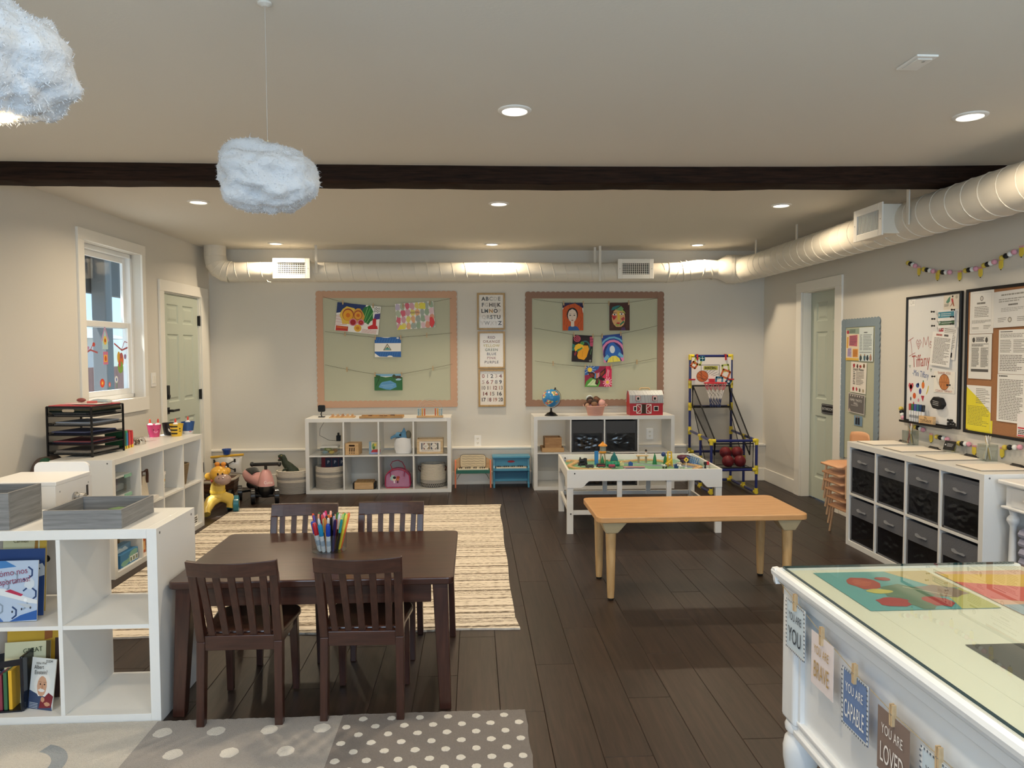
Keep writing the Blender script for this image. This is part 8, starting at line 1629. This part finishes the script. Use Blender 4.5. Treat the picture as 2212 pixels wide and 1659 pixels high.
t = thing('toy_hill', 'teal toy tunnel hill beside the water tower', 'toy', (1.19, 6.20, TF)); G().prism(arc(0, 0, .035, .095, 0, 180, 10) + [(-.018, 0), (-.018, .04), (.018, .04), (.018, 0)], -.02, .02).build('hill', M('1E6A6A', .4), t, bevel=.003); G().prism([(-.012, .09), (.012, .09), (0, .115)], -.012, .012).build('peak', M('2A7A7A', .4), t)
wtw = thing('toy_water_tower', 'toy water tower with an orange roof on the train table', 'toy tower', (1.115, 6.33, TF)); OG = M('D9902E', .4); TN = M('9A8A6E', .5)
for a in range(4): G().tube([(.034*math.cos(a*PI/2 + .6), .034*math.sin(a*PI/2 + .6), 0), (.02*math.cos(a*PI/2 + .6), .02*math.sin(a*PI/2 + .6), .09)], .005, 6).build('leg', TN, wtw)
G().lathe([(.03, .088), (.034, .095), (.034, .102), (.03, .106)], 18).build('platform', OG, wtw); G().cyl((0, 0, .104), (0, 0, .152), .026, n=18).build('tank', M('8A8E86', .3), wtw); G().lathe([(.040, .150), (.038, .158), (.01, .178), (.008, .186), (.001, .188)], 18).build('roof', OG, wtw, smooth=True); G().tube([(.02, -.01, .10), (.055, -.02, .096), (.062, -.022, .085)], .010, 8).build('spout', M('6A6E66', .5), wtw)
tag(G().box(-.016, .016, -.010, .010, 0, .118).build('toy_block', M('2F7AB8', .4), loc=(1.045, 6.25, TF), bevel=.003), 'tall blue toy block left of the water tower', 'toy block')
def car(label, x, y, col, L_=.07, h=.028, extra=None, rz=.15):
    t = thing('toy_train_car', label, 'toy train', (x, y, TF + .0125), rz, 'toy train cars'); G().box(-L_/2, L_/2, -.014, .014, .008, .008 + h).build('body', M(col, .35), t, bevel=.003); G().box(-L_/2 - .004, L_/2 + .004, -.011, .011, .005, .010).build('chassis', M('1A1A1C', .5), t)
    for sx in (-1, 1): 
        for sy in (-1, 1): G().cyl((sx*L_*.3, sy*.012, .008), (sx*L_*.3, sy*.018, .008), .008, n=12).build('wheel', M('4A4A4C', .5), t)
    if extra: extra(t)
    return t
def eng(t): G().cyl((-.03, 0, .045), (.008, 0, .045), .016, n=14).build('boiler', M('1A1A1E', .3), t); G().box(.008, .034, -.015, .015, .03, .066).build('cab', M('1E1E24', .35), t, bevel=.003); G().cyl((-.022, 0, .055), (-.022, 0, .075), .006, n=10).build('chimney', M('1A1A1E', .3), t)
car('black toy steam engine at the left of the train table', .905, 6.10, '1C1C20', .075, .022, eng, .1); car('dark grey toy wagon behind the black engine', .95, 6.005, '3A3A40', .06, .018, None, .1); car('black toy coach with red trim near the table front', 1.045, 6.02, '2A2226', .07, .024, lambda t: G().box(-.03, .03, -.0145, -.014, .014, .020).build('red_trim', M('B03A44', .4), t), .05); car('pink toy wagon behind the black coach', 1.13, 5.985, 'A8405A', .05, .020, None, .05); car('plum coloured toy wagon at the right of the train table', 1.80, 6.20, '3A2A44', .07, .022, None, .3)
t = thing('toy_tunnel', 'green toy tunnel lying across the track at the table front', 'toy', (1.155, 6.06, TF + .0125), .03); G().cyl((-.06, 0, .022), (.05, 0, .022), .022, n=16).build('tunnel', M('2A8A66', .35), t, bevel=.002); G().cyl((.05, 0, .022), (.052, 0, .022), .016, n=14).build('mouth', M('14201C', .6), t)
for k in range(4): G().tube([(-.05 + .028*k, .0228*math.cos(a), .022 + .0228*math.sin(a)) for a in [2*PI*i/16 for i in range(16)]], .002, 4, closed=True).build('rib', M('1F6E52', .4), t)
tag(G().box(-.09, .09, -.018, .018, 0, .010).build('toy_road', M('B58A88', .6), loc=(1.33, 6.06, TF), rot=-.02, bevel=.003), 'pinkish toy road piece in the middle of the train table', 'toy road'); 
for nm, x, y, c in (('pale yellow', 1.25, 6.17, 'D9D6A0'), ('blue', 1.325, 6.17, '2A5A9A'), ('navy', 1.675, 6.01, '24447A'), ('pale green', 1.20, 6.13, 'A8C9A8')): t = thing('toy_house', '%s toy house block on the train table' % nm, 'toy house', (x, y, TF), 0, 'toy house blocks'); G().box(-.017, .017, -.012, .012, 0, .024).build('walls', M(c, .4), t, bevel=.002); G().prism([(-.019, .024), (.019, .024), (0, .036)], -.013, .013).build('roof', M(c, .5), t)
t = thing('toy_bridge', 'small wooden toy bridge with two posts at the back of the train table', 'toy bridge', (1.46, 6.33, TF)); 
for x in (-.03, .035): G().cyl((x, 0, 0), (x, 0, .055), .009, n=10).build('post', TN, t)
G().box(-.05, .055, -.016, .016, .055, .064).build('deck', RLW, t, bevel=.002)
t = thing('toy_figure', 'small toy figure with a black hat standing on the toy bridge', 'toy figure', (1.495, 6.33, TF + .0645)); G().lathe([(.008, 0), (.009, .012), (.006, .026)], 10).build('body', M('D9D4CC', .5), t, smooth=True); G().sph((0, 0, .032), .008, 10, 6).build('head', M('C99A78', .5), t); G().lathe([(.013, .036), (.012, .039), (.008, .041), (.007, .05)], 10).build('hat', M('16161A', .5), t)
cn = thing('toy_crane', 'yellow toy crane and ramp on the train table', 'toy crane', (1.645, 6.11, TF)); YC = M('DDB52E', .35)
for x in (-.018, .018): G().tube([(x, -.02, 0), (x*.8, .0, .125)], .005, 6).tube([(x, .03, 0), (x*.8, .0, .125)], .005, 6).build('mast', YC, cn)
for z in (.03, .06, .09, .12): G().box(-.018, .018, -.006, .006, z, z + .006).build('rung', YC, cn)
G().prism([(-.07, .0), (-.055, .0), (.012, .060), (.006, .070)], -.05, -.025, 'xz').build('ramp', YC, cn, bevel=.002); G().sph((-.04, .05, .095), .02, 10, 7).build('blue_hook', M('24407A', .4), cn)
pl = thing('toy_ship', 'plum coloured toy boat with a white mast on the train table', 'toy boat', (1.83, 6.32, TF)); G().tube([(-.06, 0, .05), (-.03, 0, .042), (.03, 0, .038), (.055, 0, .04)], [.012, .026, .026, .012], 12).build('hull', M('5A1E30', .3), pl, smooth=True); G().tube([(.0, 0, .06), (.05, .01, .095)], .003, 6).tube([(.02, 0, .07), (-.02, 0, .085)], .003, 6).build('mast', M('E0DCD6', .4), pl); G().box(-.03, .03, -.02, .02, 0, .02).build('stand', TN, pl)
lb = thing('toy_lattice_bridge', 'blue lattice toy bridge along the right end of the train table', 'toy bridge', (1.872, 6.25, TF), -1.45); LBM = M('6A92C4', .35)
for y in (-.02, .02):
    g = G().tube([(-.13, y, .01), (.13, y, .01)], .004, 6).tube([(-.11, y, .055), (.11, y, .055)], .004, 6)
    for k in range(6): x = -.13 + .0433*k; g.tube([(x, y, .01), (x + .0217, y, .055), (x + .0433, y, .01)], .003, 5)
    g.build('lattice_side', LBM, lb)
G().box(-.13, .13, -.02, .02, .004, .010).build('deck', LBM, lb)
sg = thing('toy_sign', 'white toy signpost with a yellow diamond sign', 'toy sign', (1.755, 6.0, TF)); G().cyl((0, 0, 0), (0, 0, .062), .003, n=8).lathe([(.012, 0), (.012, .005), (.004, .007)], 10).build('post', M('E6E2DA', .4), sg); G().prism([(-.022, .07), (0, .048), (.022, .07), (0, .092)], -.0025, .0025).build('diamond', M('E6C23A', .4), sg); G().prism([(-.008, .07), (0, .062), (.008, .07), (0, .078)], -.003, -.0025).build('symbol', M('3A2A1A', .5), sg)
for nm, x, y, c in (('black', 1.893, 5.93, '1C1C1E'), ('red topped', 1.918, 5.945, 'C03038')): t = thing('toy_signal', '%s toy signal post at the right corner of the train table' % nm, 'toy signal', (x, y, TF)); G().lathe([(.011, 0), (.011, .004), (.007, .01), (.006, .035)], 10).build('post', M('E4E0DA' if c == 'C03038' else c, .4), t); G().box(-.011, .011, -.008, .008, .035, .062).build('head', M(c, .4), t, bevel=.002)
for nm, x, y, c in (('black and white', 1.575, 6.0, 'D9D6D0'), ('pale brown', 1.73, 6.1, 'C9BCA6'), ('spotted white', 1.70, 5.97, 'E4E0DA')):
    t = thing('toy_animal', '%s toy farm animal standing on the train table' % nm, 'toy animal', (x, y, TF), .4, 'toy farm animals'); G().sph((0, 0, .024), (.022, .011, .012), 12, 8).sph((-.026, 0, .032), (.010, .007, .008), 10, 6).build('body', M(c, .5), t, smooth=True)
    for sx in (-.014, .014):
        for sy in (-.006, .006): G().cyl((sx, sy, 0), (sx, sy, .02), .0035, n=6).build('leg', M('3A3632' if c == 'D9D6D0' else c, .5), t)
    G().sph((.006, 0, .029), (.010, .0115, .008), 8, 6).build('patch', M('2A2826' if c != 'C9BCA6' else 'A89478', .5), t, smooth=True)
